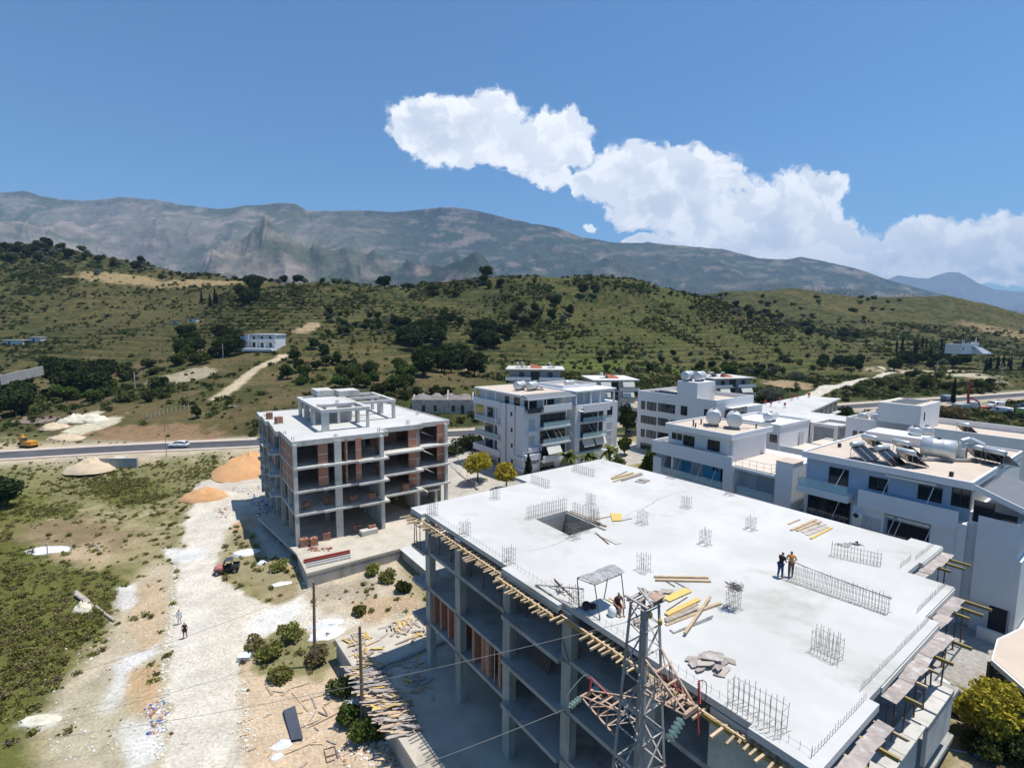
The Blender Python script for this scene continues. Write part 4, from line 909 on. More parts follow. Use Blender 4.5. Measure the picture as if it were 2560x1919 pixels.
def solar(loc, rz, label):
    t = thing('solar_water_heater', label, 'solar water heater', loc, rz, 'solar water heaters on the flat roof')
    m_ = MB(); m_.lathe([(-.85, .18), (-.8, .27), (.8, .27), (.85, .18)], (0, 0, 1.45), (1, 0, 0), 14); m_.build('boiler', M_TANK, t, True)
    for s in (-1, 1):
        p_ = MB(); p_.bar((s*.52, -.1, 1.2), (s*.52, -1.65, .12), .94, .08); o = p_.build('collector_panel', M_SOLAR, t)
        f_ = MB(); 
        for dx_ in (-.49, .49): f_.bar((s*.52+dx_, -.1, 1.2), (s*.52+dx_, -1.65, .12), .04, .1)
        f_.build('panel_frame', M_STEEL, o)
    fm = MB()
    for s in (-.75, .75): fm.tube((s, .1, 0), (s, .05, 1.3), .025, 5).tube((s, .1, .02), (s, -1.6, .04), .022, 5).tube((s, .1, .05), (s, -.9, .6), .02, 5)
    fm.tube((-.75, .1, .02), (.75, .1, .02), .022, 5); fm.tube((-.75, .08, .1), (.75, .06, 1.2), .018, 5)
    fm.build('stand', M_STEEL, t)
    return t
# ---------------------------------------------------------------- M: the five-storey white flats in the middle
Mb = BLD('apartment_building', 'five-storey white flats with balconies, grey sloping canopy and two roof tanks', 'building', 66, 80, 4.6)
M_WM = M_WHITE
bl = MB(); bl.box(56.5, 72.5, 4.2, 66.9, 81.3, 17.0).box(58.4, 81.3, 4.2, 66.9, 89, 17.0)
Mb.part('wall', bl, M_WM)
Mb.part('upper_wall', MB().box(57.3, 74.0, 17.0, 66.9, 88.8, 19.65), M_WM)
Mb.part('side_wall', MB().box(68.2, 71.4, 4.2, 80.2, 84, 17.3).box(66.9, 74.2, 4.2, 68.2, 84, 17.3), M_WM)
Mb.part('top_storey', MB().box(68.3, 73.4, 17.3, 78.4, 84, 19.8), M_WM)
Mb.part('roof_slab', MB().prism([(56.2, 72.9), (67.4, 72.9), (67.4, 89.3), (56.2, 89.3)], 19.65, 19.98), M_WM)
Mb.part('roof_screed', MB().box(56.6, 73.3, 19.98, 67.0, 88.9, 20.0), M_PINKROOF)
Mb.part('roof_slab', MB().box(68.1, 71.3, 19.8, 79.6, 84.2, 20.1), M_WM)
parapet(Mb, [(69, 76), (78.5, 76), (78.5, 83.8), (69, 83.8)], 20.1, 20.75)
Mb.part('roof_screed', MB().box(69.3, 76.3, 20.1, 78.2, 83.5, 20.14), M_PINKROOF)
cn = MB(); cn.add([(56.2, 73.0, 20.0), (67.4, 73.0, 20.0), (67.9, 71.2, 19.35), (56.4, 71.2, 19.35), (56.2, 73.0, 20.06), (67.4, 73.0, 20.06), (67.9, 71.2, 19.42), (56.4, 71.2, 19.42)], [(0, 1, 2, 3), (7, 6, 5, 4), (0, 4, 5, 1), (1, 5, 6, 2), (2, 6, 7, 3), (3, 7, 4, 0)])
Mb.part('canopy', cn, M_GAS)
Mb.part('canopy_edge', MB().box(56.35, 71.1, 19.2, 67.95, 71.2, 19.42).box(56.3, 71.2, 19.2, 56.4, 73, 19.5), M_WM)
for a in (56.5, 59.9, 60.7, 66.6): Mb.part('canopy_post', MB().box(a-.06, 71.3, 17.7, a+.06, 71.42, 19.3), M_WM)
# balcony decks and parapets, front right bay (normal -b)
for z, solid in ((17.05, True), (13.75, False), (10.6, False), (7.5, True)):
    Mb.part('balcony', MB().box(59.9, 71.2, z-.22, 66.9, 72.5, z+.08), M_WM)
    if solid: Mb.part('balcony_parapet', MB().box(59.9, 71.05, z-.3, 66.9, 71.2, z+.95).box(66.75, 71.2, z+.08, 66.9, 72.4, z+.95), M_WM)
    else: rail(Mb, [(60.1, 71.28, z+.08), (66.8, 71.28, z+.08), (66.8, 72.4, z+.08)], .95, 1.6, True)
    if z < 17: opening(Mb, 'b', 72.5, 60.2, 66.6, z+.1, z+2.35, 'door', 4)
Mb.part('balcony_parapet', MB().box(56.45, 71.5, 16.75, 59.7, 71.6, 17.65), M_GLASS)
opening(Mb, 'b', 74.0, 57.6, 60.5, 17.1, 19.3, 'door', 1); opening(Mb, 'b', 74.0, 62.5, 64.8, 17.1, 19.3, 'door', 1)
for z in (13.4, 10.25, 7.2): Mb.part('balcony_parapet', MB().box(57.1, 71.9, z-.9, 59.2, 72.5, z-.1), M_WM); opening(Mb, 'b', 72.5, 57.45, 58.9, z+.2, z+2.0, 'shutter')
Mb.part('balcony_parapet', MB().box(56.3, 71.6, 7.9, 59.8, 72.5, 9.0), M_WM)
awning(Mb, 60.8, 64.2, 71.4, 10.3); 
for a in (60.9, 62.8, 63.9, 66.4): awning_arm(Mb, (a, 71.6, 13.2), (a+.6, 70.9, 11.4))
ac_unit(Mb, 59.6, 72.0, 9.5, 'b'); ac_unit(Mb, 59.4, 72.3, 7.2, 'b')
opening(Mb, 'b', 72.5, 60.3, 63.8, 5.3, 7.0, 'win', 3)
# left side (normal -a): stair windows, piers and the stacked balconies at the far corner
Mb.part('pier', MB().box(56.15, 72.4, 8.6, 56.5, 74.7, 17.9).box(56.2, 75.3, 4.2, 56.5, 77.6, 17.9).box(55.95, 77.9, 4.2, 56.5, 79.3, 17.9), M_WM)
Mb.part('band', MB().box(55.9, 72.3, 7.9, 56.5, 74.8, 8.5).box(56.0, 72.3, 5.9, 56.5, 74.8, 6.3), M_WM)
for x, y in ((655, 745), (658, 965), (660, 1180), (662, 1395)):
    b_, z_ = on_a(*zc5(x, y), 56.2); opening(Mb, 'a', 56.2, b_-.3, b_+.3, z_-.4, z_+.4, 'dark')
for x, y in ((518, 735), (520, 800), (523, 940), (526, 1010), (528, 1145)):
    b_, z_ = on_a(*zc5(x, y), 56.5); opening(Mb, 'a', 56.5, b_-.3, b_+.3, z_-.42, z_+.42, 'dark')
for z, s in ((17.0, True), (13.5, False), (10.4, False), (7.3, True)):
    Mb.part('balcony', MB().box(56.2, 79.9, z-.25, 58.4, 89.2, z), M_WM)
    if s: Mb.part('balcony_parapet', MB().box(56.0, 79.6, z-.3, 56.2, 89.4, z+1.0).box(56.2, 89.2, z-.3, 58.4, 89.4, z+1.0), M_WM)
    else: rail(Mb, [(56.3, 80.2, z), (56.3, 89.1, z), (58.3, 89.1, z)], 1.0, 1.5, True)
    for b0, b1 in ((82.6, 84.6), (85.6, 88.2)): opening(Mb, 'a', 58.4, b0, b1, z+.05 if z < 17 else z+.1, z+2.3, 'door', 1)
for b in (81.5, 84.9, 89.0): Mb.part('pillar', MB().box(56.25, b-.14, 13.5, 56.53, b+.14, 19.64), M_WM)
opening(Mb, 'a', 57.3, 75, 76.8, 17.1, 19.2, 'win', 1); opening(Mb, 'a', 57.3, 78.4, 79.8, 17.6, 19.1, 'win', 1); opening(Mb, 'a', 56.5, 79.9, 80.9, 4.5, 7.2, 'dark'); opening(Mb, 'a', 58.4, 82, 84, 4.9, 6.4, 'win', 1)
# right block front
for z in (14.0, 10.9):
    Mb.part('balcony', MB().box(69.3, 70.3, z-.25, 76.0, 71.4, z), M_WM); rail(Mb, [(69.4, 70.4, z), (75.9, 70.4, z)], .95, 1.6, True)
    opening(Mb, 'b', 71.4, 69.6, 75.8, z+.02, z+2.5, 'door', 5); Mb.part('pillar', MB().box(73.4, 70.35, z, 73.55, 70.5, z+2.9), M_WM)
    awning_arm(Mb, (71.4, 71.2, z+2.7), (72.2, 70.4, z+.9)); awning_arm(Mb, (72.9, 71.2, z+2.7), (73.3, 70.4, z+1.0))
Mb.part('balcony_parapet', MB().box(69.0, 69.9, 16.0, 76.4, 70.1, 17.5).box(69.0, 70.1, 16.0, 76.4, 71.4, 16.2), M_WM)
opening(Mb, 'b', 71.4, 69.4, 76.0, 7.9, 10.2, 'dark'); awning(Mb, 69.9, 72.9, 71.35, 10.5); awning(Mb, 73.3, 76.3, 71.35, 10.6)
opening(Mb, 'b', 73.4, 69.0, 72.0, 17.4, 19.4, 'shutter'); opening(Mb, 'b', 73.4, 72.8, 74.6, 17.4, 19.4, 'shutter')
for a in (68.4, 72.4, 75.0, 79.1): Mb.part('pillar', MB().box(a-.14, 71.4, 17.3, a+.14, 71.7, 19.8), M_WM)
for z, st_ in ((14.6, 'win'), (11.4, 'shutter'), (8.2, 'shutter')): opening(Mb, 'b', 71.4, 77.1, 78.6, z, z+1.7, st_, 1)
Mb.part('concrete_base', MB().box(68.1, 71.0, 4.2, 80.3, 71.4, 7.6), M_WM)
rail(Mb, [(79.3, 71.6, 17.3), (80.1, 71.6, 17.3), (80.1, 83, 17.3)], 1.0, 1.0)
p = lw(60.5, 79.2, 20.0); wtank(p, YAW_R+.25, 'left of two steel water tanks on the flats with grey canopy', 2.4, .8)
p = lw(62.3, 77.7, 20.0); wtank(p, YAW_R+.25, 'right of two steel water tanks on the flats with grey canopy', 2.4, .8)
t = solar(lw(63.6, 78.4, 20.0), 1.8, 'dark solar heater beside the tanks on the flats with grey canopy')
p = lw(73.5, 79.0, 20.14); wtank(p, YAW_R+.1, 'low white-topped tank on the right block of the middle flats', 2.6, .5)
# ---------------------------------------------------------------- W1: four-storey white block with black windows
W1 = BLD('apartment_building', 'white block with rows of black framed windows and a raised stair tower', 'building', 93, 64, 5.6)
W1.part('wall', MB().box(87.5, 53.6, 5.4, 101, 72.2, 18.1), M_WHITE)
parapet(W1, [(87.5, 53.6), (101, 53.6), (101, 72.2), (87.5, 72.2)], 18.1, 18.95)
W1.part('stair_tower', MB().box(87.45, 57.7, 18.1, 93.5, 62.3, 21.9), M_WHITE)
W1.part('roof_screed', MB().box(87.8, 53.9, 18.1, 100.8, 71.9, 18.13), M_PINKROOF)
W1.part('terrace_block', MB().box(90.9, 51.9, 5.4, 101.4, 53.55, 17.3), M_WHITE)
W1.part('plinth', MB().box(87.42, 53.5, 5.35, 87.5, 72.3, 6.0), M_DARKFR)
for q in (((240, 560), (290, 680), 1), ((320, 570), (445, 705), 1), ((475, 590), (703, 742), 3), ((788, 628), (872, 768), 1), ((1110, 675), (1235, 800), 1), ((235, 755), (443, 900), 3), ((470, 790), (612, 920), 2), ((645, 820), (735, 950), 1), ((235, 945), (285, 1065), 1), ((312, 958), (440, 1090), 1), ((465, 985), (620, 1110), 2), ((230, 1130), (392, 1272), 2)):
    wa(W1, z6, 87.5, q[0], q[1], 'win', q[2])
for q in (((1400, 690), (1460, 800)), ((1480, 670), (1580, 760)), ((1600, 650), (1690, 740))): wb(W1, z6, 51.9, q[0], q[1], 'door', 1)
W1.part('duct', MB().tube((93.0, 57.6, 21.0), (93.0, 57.2, 21.0), .18, 8).tube((93.0, 57.3, 21.0), (93.0, 57.3, 19.6), .18, 8), M_TANK)
wtank(lw(89.0, 61.0, 21.9), YAW_R+.15, 'left tank of the pair on the white stair tower', 2.6, .9); wtank(lw(90.6, 59.4, 21.9), YAW_R+.15, 'right tank of the pair on the white stair tower', 2.6, .9)
pv_ = MB()
for k in range(3): pv_.add([(89.0+k*1.5, 63.2, 18.3), (89.0+k*1.5, 70.8, 18.3), (90.1+k*1.5, 70.8, 18.75), (90.1+k*1.5, 63.2, 18.75)], [(0, 1, 2, 3)]).box(90.05+k*1.5, 63.2, 18.13, 90.1+k*1.5, 70.8, 18.74)
for k in range(3): W1.part('solar_panel', MB().bar((89.0+k*1.5+.55, 63.2, 18.55), (89.0+k*1.5+.55, 70.8, 18.55), 1.15, .07, (-.38, 0, .92)), M_SOLAR)
# ---------------------------------------------------------------- W2: blue-walled house with two big tanks
W2 = BLD('apartment_building', 'white house with turquoise walled balcony and two big cylindrical tanks on its roof', 'building', 61, 37, 5.8)
W2.part('wall', MB().box(57.2, 32.9, 16.2, 65.8, 41.8, 19.2), M_WHITE)
W2.part('lower_wall', MB().box(58.2, 24.9, 5.2, 68, 43.1, 16.2).box(55.9, 31.6, 5.2, 58.2, 32.9, 16.2).box(56.0, 41.9, 5.2, 58.2, 43.2, 15.0), M_WHITE)
W2.part('roof_slab', MB().box(56.2, 32.2, 19.1, 66.0, 41.6, 19.55), M_WHITE)
parapet(W2, [(56.2, 32.2), (66.0, 32.2), (66.0, 41.6), (56.2, 41.6)], 19.55, 19.8, .18)
W2.part('roof_screed', MB().box(56.4, 32.4, 19.55, 65.8, 41.4, 19.58), M_PINKROOF)
W2.part('terrace_floor', MB().box(55.9, 31.7, 16.2, 66, 43.1, 16.24).box(56.4, 26.6, 16.1, 66, 31.7, 16.24), M_TERR)
W2.part('parapet', MB().box(55.7, 31.75, 15.6, 55.9, 43.3, 17.28).box(55.9, 43.1, 15.6, 62, 43.3, 17.28), M_WHITE)
W2.part('terrace_edge', MB().box(56.2, 26.8, 15.8, 66, 31.7, 16.1), M_WHITE)
rail(W2, [(56.35, 31.6, 16.24), (56.35, 27.4, 16.24), (60, 27.3, 16.24)], .95, .8)
rail(W2, [(55.8, 32, 17.25), (55.8, 43.2, 17.25)], .12, 2.5)
wa(W2, z6, 57.2, (660, 985), (810, 1120), 'wwin', 1); wa(W2, z6, 57.2, (825, 1028), (970, 1200), 'door', 1); wa(W2, z6, 57.2, (1160, 1090), (1320, 1270), 'door', 1)
W2.part('shade_wall', MB().box(57.25, 32.55, 16.24, 63.8, 32.85, 19.1), M_WHITE)
for zf_ in (13.0, 9.9):
    W2.part('balcony_floor', MB().box(55.9, 32.9, zf_-.25, 58.2, 42, zf_), M_WHITE); rail(W2, [(56.0, 33, zf_), (56.0, 41.9, zf_)], .95, 1.8, True)
    W2.part('balcony_floor', MB().box(56.3, 26.9, zf_-.25, 58.2, 31.5, zf_), M_WHITE); rail(W2, [(56.4, 27, zf_), (56.4, 31.4, zf_)], .95, 1.8, True)
W2.part('turquoise_wall', MB().box(58.1, 33.3, 13.0, 58.19, 40.2, 16.1), M_BLUEW)
W2.part('divider', MB().box(56.1, 40.1, 13.0, 58.2, 40.4, 16.1), M_WHITE)
opening(W2, 'a', 58.1, 36.9, 38.7, 13.05, 15.4, 'shutter'); opening(W2, 'a', 58.1, 40.6, 41.6, 13.05, 15.3, 'door', 1); opening(W2, 'a', 58.1, 33.3, 34.5, 13.05, 15.6, 'dark'); opening(W2, 'a', 58.1, 34.9, 35.6, 14.4, 15.3, 'dark')
opening(W2, 'a', 58.2, 28.0, 29.9, 13.05, 15.5, 'shutter')
for b in (41.2, 38.9, 37.0, 35.9, 33.9): awning_arm(W2, (56.1, b, 15.4), (55.4, b+.25, 13.5))
ac_unit(W2, 58.1, 39.6, 14.9)
W2.part('white_pier', MB().box(55.9, 24.9, 5.2, 58.2, 26.7, 17.9), M_WHITE); W2.part('pier_coping', MB().box(55.85, 24.85, 17.9, 58.25, 26.75, 17.97), M_PAVE)
W2.part('roof_wall', MB().box(58.2, 24.9, 16.2, 66, 25.1, 17.6), M_WHITE)
wtank(lw(61.0, 37.6, 19.6), YAW_R+.55, 'left of the two big tanks on the turquoise house', 2.4, .95); wtank(lw(61.5, 35.0, 19.6), YAW_R+.55, 'right of the two big tanks on the turquoise house', 2.4, .95)
for a, b, h in ((58.0, 38.6, .75), (57.6, 38.0, .5), (60.2, 38.9, .6), (63.6, 33.2, .5)): W2.part('vent_pipe', MB().tube((a, b, 19.58), (a, b, 19.58+h), .09, 8).tube((a, b, 19.58+h), (a, b, 19.66+h), .14, 8), M_DARKFR)
W2.part('roof_pipes', MB().path([Vector((59, 36, 19.64)), Vector((60, 36.6, 19.64)), Vector((60.4, 35, 19.64)), Vector((62.8, 33.6, 19.64))], .04, 5).path([Vector((58.6, 37.2, 19.64)), Vector((60, 37.0, 19.64)), Vector((61, 33.8, 19.64))], .04, 5), M_STEEL)
# ---------------------------------------------------------------- W3: long house with the solar roof
S3 = .9305
W3 = BLD('apartment_building', 'long white house with solar heaters and a big tank on its buff roof', 'building', 61, 17, 6.8)
def w3z(z): return HC-(HC-z)*S3
W3.part('wall', MB().box(56.9, 10.55, 6.4, 76, 24.0, 19.2), M_WHITE)
W3.part('roof_slab', MB().box(56.15, 10.5, 18.85, 76, 24.2, 19.3), M_WHITE)
parapet(W3, [(56.15, 10.5), (76, 10.5), (76, 24.2), (56.15, 24.2)], 19.3, 19.5, .18)
W3.part('roof_screed', MB().box(56.35, 10.7, 19.3, 75.8, 24.0, 19.33), M_PINKROOF)
M_BLUES = mat('pale_blue_render', (.36, .44, .56), (.33, .41, .53), .7, .8)
W3.part('recessed_wall', MB().box(56.82, 10.7, 16.0, 56.89, 23.9, 18.85), M_BLUES)
W3.part('parapet', MB().box(55.6, 11.1, 15.2, 55.8, 18.6, 16.9), M_WHITE); W3.part('balcony_floor', MB().box(55.8, 11.1, 15.2, 56.9, 18.6, 15.75), M_WHITE)
W3.part('balcony_floor', MB().box(55.1, 19.3, 15.35, 56.9, 24.1, 16.0), M_WHITE); rail(W3, [(55.2, 19.4, 16.0), (55.2, 24.0, 16.0)], 1.0, 1.6, True)
W3.part('balcony_floor', MB().box(55.1, 19.3, 12.2, 56.9, 24.1, 12.6), M_WHITE); rail(W3, [(55.2, 19.4, 12.6), (55.2, 24.0, 12.6)], 1.0, .5)
W3.part('facade', MB().box(55.8, 11.1, 6.4, 56.9, 12.9, 15.2).box(55.8, 16.4, 6.4, 56.9, 19.0, 15.2), M_WHITE)
W3.part('lower_wall', MB().box(56.3, 12.9, 6.4, 56.9, 16.4, 15.2), M_BLUES)
W3.part('balcony_floor', MB().box(55.5, 12.9, 12.0, 56.3, 18.8, 12.3), M_WHITE); rail(W3, [(55.6, 12.9, 12.3), (55.6, 18.8, 12.3)], 1.0, .35)
wa(W3, z7, 56.82, (75, 600), (320, 830), 'win', 1); wa(W3, z7, 56.82, (755, 712), (1070, 985), 'door', 1); wa(W3, z7, 56.82, (1222, 762), (1455, 1060), 'door', 1); wa(W3, z8, 56.82, (1515, 470), (1765, 760), 'door', 1)
opening(W3, 'a', 56.3, 13.1, 16.2, 12.35, 14.5, 'door', 3); opening(W3, 'a', 55.8, 16.6, 18.2, 12.35, 14.4, 'shutter'); opening(W3, 'a', 56.9, 19.6, 23.6, 12.65, 15.0, 'door', 3)
for e_ in ((55.9, 13.0, 14.75, 56.3, 15.4, 15.0), (55.9, 15.7, 14.8, 56.3, 17.2, 15.0), (56.2, 12.9, 18.55, 56.7, 16.7, 18.75)): W3.part('awning_roll', MB().box(*e_), M_AWN)
for b, z0, z1, d in ((23.5, 18.5, 16.9, .9), (20.1, 18.4, 16.8, .9), (16.3, 18.5, 16.7, .6), (13.0, 18.5, 16.6, .6), (23.3, 15.2, 13.5, .6), (20.3, 15.2, 13.4, .6), (17.3, 14.9, 13.4, .5), (15.6, 14.9, 13.2, .5), (15.1, 14.9, 13.2, .5), (12.9, 14.8, 13.2, .5)):
    awning_arm(W3, (56.0, b, z0), (56.0-d, b+.35, z1))
ac_unit(W3, 55.8, 18.5, 14.0)
W3.part('pier', MB().box(55.7, 10.5, 6.4, 56.9, 11.1, 15.9), M_WHITE)
W3.part('corner_block', MB().box(55.5, 7.3, 9.8, 66, 9.8, 17.0).box(56.2, 9.8, 6.4, 66, 10.5, 17.0), M_WHITE)
W3.part('shed_roof', MB().bar((57.6+3, 10.0, 18.9), (57.6+3, 6.7, 17.7), 9.2, .12), M_GAS); W3.part('shed_fascia', MB().bar((55.95, 10.4, 19.2), (55.95, 6.6, 17.75), .12, .45), M_WHITE)
opening(W3, 'a', 55.6, 7.5, 8.9, 16.4, 17.6, 'win', 0); opening(W3, 'a', 55.7, 8.9, 10.2, 16.4, 18.2, 'win', 0)
W3.part('lower_front', MB().box(55.55, 7.0, 6.9, 66, 7.3, 14).box(55.9, 7.3, 6.4, 66, 9.8, 9.79), M_WHITE)
opening(W3, 'a', 55.9, 7.5, 8.6, 7.6, 9.6, 'dark'); W3.part('balcony_parapet', MB().box(54.6, 6.7, 6.3, 54.8, 9.0, 8.0).box(54.8, 6.7, 6.3, 60, 6.9, 8.0), M_WHITE)
# things on its roof
def onroof(f, x, y, z): return at(*f(x, y), z)
def sroof(f, x, y, d=0): p = at(*f(x, y), 19.33); return p
for i, (x, y, lab) in enumerate(((1880, 355, 'solar heater furthest left on the long buff roof'), (2225, 410, 'second solar heater from the left on the long buff roof'))):
    solar(sroof(z8, x, y), YAW_R-.25, lab)
solar(sroof(z7, 560, 470), 1.8, 'solar heater standing nearest the roof edge in front of the big tank')
solar(sroof(z7, 500, 330), 1.8, 'solar heater with white boiler left of the big tank')
solar(sroof(z7, 60, 250), 1.8, 'solar heater at the back between the two leftmost ones')
solar(sroof(z7, 1500, 400), 1.8, 'solar heater just right of the big tank and grey box')
solar(sroof(z7, 1800, 470), 1.8, 'solar heater furthest right on the long buff roof')
wtank(sroof(z7, 1010, 375)+Vector((0, 0, 0)), YAW_R-1.35, 'biggest grey tank in the middle of the solar roof', 2.6, .95)
wtank(sroof(z7, 690, 150)+Vector((0, 0, .6)), YAW_R+.5, 'left of two small tanks on the roof hut behind the big tank', 1.5, .55); wtank(sroof(z7, 850, 140)+Vector((0, 0, .6)), YAW_R+.5, 'right of two small tanks on the roof hut behind the big tank', 1.5, .55)
b3 = W3
p = wl(sroof(z7, 1320, 385)); W3.part('duct_box', MB().box(p[0]-.5, p[1]-.45, 19.33, p[0]+.5, p[1]+.45, 20.6), M_TANK)
W3.part('duct', MB().tube((p[0], p[1], 20.6), (p[0]+.1, p[1], 21.3), .26, 10).tube((p[0]+.1, p[1], 21.25), (p[0]+.5, p[1]-.5, 21.5), .26, 10).tube((p[0]+.5, p[1]-.5, 21.5), (p[0]+.9, p[1]-1.5, 21.0), .26, 10), M_TANK, smooth=False)
W3.part('roof_duct', MB().path([Vector((p[0]-3.6, p[1]+2.2, 19.5)), Vector((p[0]-1.0, p[1]-.1, 19.5)), Vector((p[0]+.4, p[1]-1.2, 19.5))], .16, 8), M_STEEL)
W3.part('roof_hut', MB().box(69.5, 17.5, 19.33, 73.5, 23.0, 20.3), M_WHITE)
for f, x, y in ((z8, 1650, 205), (z7, 1205, 610)): q = wl(sroof(f, x, y)); W3.part('vent_pipe', MB().box(q[0]-.14, q[1]-.14, 19.33, q[0]+.14, q[1]+.14, 19.75), M_DARKFR)
# ---------------------------------------------------------------- W5: pergola house between, W4: long low house behind with the white cube
W5 = BLD('house', 'white house with an open concrete pergola on its terrace', 'house', 88, 40, 6)
W5.part('wall', MB().box(80, 38.0, 5.6, 90, 47, 17.1).box(80.1, 34.5, 5.6, 97, 38.0, 13.4), M_WHITE)
parapet(W5, [(80, 37.9), (90, 37.9), (90, 47), (80, 47)], 17.1, 17.5)
W5.part('terrace_floor', MB().box(80.2, 30.5, 13.0, 97, 38, 13.45), M_TERR)
W5.part('pergola', MB().box(90.5, 37.5, 16.4, 97, 38.0, 16.9).box(90.5, 34.0, 16.4, 91, 37.5, 16.9).box(96.5, 34.0, 16.4, 97, 37.5, 16.9).box(90.5, 34.0, 13.45, 91.0, 34.4, 16.4).box(96.5, 34.0, 13.45, 97, 34.4, 16.4).box(90.5, 37.6, 13.45, 90.9, 38, 16.4), M_OFFW)
wa(W5, z9, 80, (140, 1130), (232, 1252), 'win', 1); rail(W5, [(80.4, 31, 13.45), (97, 31, 13.45)], 1, 1.5)
opening(W5, 'b', 37.9, 86.5, 88, 13.5, 15.6, 'shutter')
W5.part('terrace_wall', MB().box(80.1, 34.3, 13.4, 80.3, 37.9, 14.3).box(80.1, 30.4, 12, 80.3, 34.3, 14.4), M_WHITE)
wtank(lw(84, 41.5, 17.1), YAW_R+.1, 'low tank lying behind the parapet of the pergola house', 3.0, .7)
W4 = BLD('house', 'long low white house with a tall blank white cube on its roof', 'house', 96, 26, 6)
W4.part('wall', MB().box(92, 12, 5.6, 104, 33.3, 17.4), M_WHITE); parapet(W4, [(92, 12), (104, 12), (104, 33.3), (92, 33.3)], 17.4, 18.35)
W4.part('white_cube', MB().box(92.02-.04, 23.7, 17.4, 101, 29.1, 21.3), M_WHITE); W4.part('cube_roof', MB().box(92.3, 24, 21.3, 100.7, 28.8, 21.33), M_PINKROOF)
W4.part('roof_screed', MB().box(92.3, 12.3, 17.4, 103.7, 33, 17.43), M_PINKROOF)
for q in (((1285, 1080), (1335, 1165)), ((1378, 1092), (1532, 1165)), ((1655, 1130), (1880, 1260))): wa(W4, z9, 92, q[0], q[1], 'win', 1)
for k in range(3): W4.part('roof_window', MB().box(93.0+k*2.4, 24.6, 21.33, 94.6+k*2.4, 27.8, 21.45), M_SOLAR)
opening(W4, 'b', 23.7, 93.5, 94.1, 19.0, 20.2, 'dark')
wtank(lw(94.3, 31.8, 17.45), YAW_R+.4, 'tank behind the parapet left of the white cube', 1.6, .7); wtank(lw(94.6, 30.0, 17.45), YAW_R+.4, 'tank touching the white cube wall', 1.6, .75)
solar(lw(95.5, 19.6, 17.45), 1.8, 'lone solar heater on the long low roof right of the white cube')
# ---------------------------------------------------------------- U: unfinished row with red capped rebar
U = BLD('unfinished_row_house', 'pale unfinished concrete row with fin walls and red capped rebar on its roof', 'building', 130, 52, 6.3)
UP = [wl(at(*z9(x, y), 14)) for x, y in ((-150, 700), (730, 600), (1175, 655), (0, 840))]
ua0 = 106.5
U.part('roof_slab', MB().prism([(106, 62), (150, 65.5), (153, 57), (149, 56.4), (112, 49.5), (106, 49)], 13.7, 14.05), M_SLAB)
U.part('core_wall', MB().prism([(107, 61), (149, 64.5), (151, 60), (112, 55), (107, 55)], 6, 13.7), M_CONC_L)
for k in range(9):
    a = 112+k*4.7; b = 49.7+k*.86
    U.part('fin_wall', MB().box(a-.15, b, 6, a+.15, b+6.2, 13.7), M_CONC_L); U.part('fin_wall', MB().box(a+.15, b+2.6, 6, a+4.4, b+2.8, 13.7), M_CONC_L if k % 2 else M_GREYW)
U.part('lower_slab', MB().prism([(112, 49), (151, 56), (151, 60), (112, 55)], 10.6, 10.9), M_SLAB)
rc = MB().tube((-.3, 0, 0), (-.3, 0, .9), .05, 5).tube((.3, 0, 0), (.3, 0, .9), .05, 5).mesh('capped_rebar', M_REBAR); rc2 = MB().tube((-.3, 0, 0), (-.3, 0, .55), .13, 6).tube((.3, 0, 0), (.3, 0, .55), .13, 6).mesh('red_cap', M_REDPAINT)
for x, y in ((75, 715), (430, 655), (445, 655), (520, 635), (268, 690), (670, 615), (680, 612), (150, 740), (340, 760)):
    w_ = wl(at(*z9(x, y+15), 14.05)); o = U.put(rc, 'capped_rebar', w_[0], w_[1], 14.05)
    c_ = inst(rc2, 'red_cap', o, (0, 0, .75))
X2 = BLD('annex_building', 'grey rendered annex with white flat roof between pergola house and white cube', 'building', 106, 42, 6)
X2.part('wall', MB().box(100, 37, 6, 112, 50, 15.0), M_GREYW); X2.part('roof_slab', MB().box(99.8, 36.8, 15.0, 112.2, 50.2, 15.4), M_SLAB)
opening(X2, 'a', 100, 41.5, 43, 12.6, 14.7, 'dark')
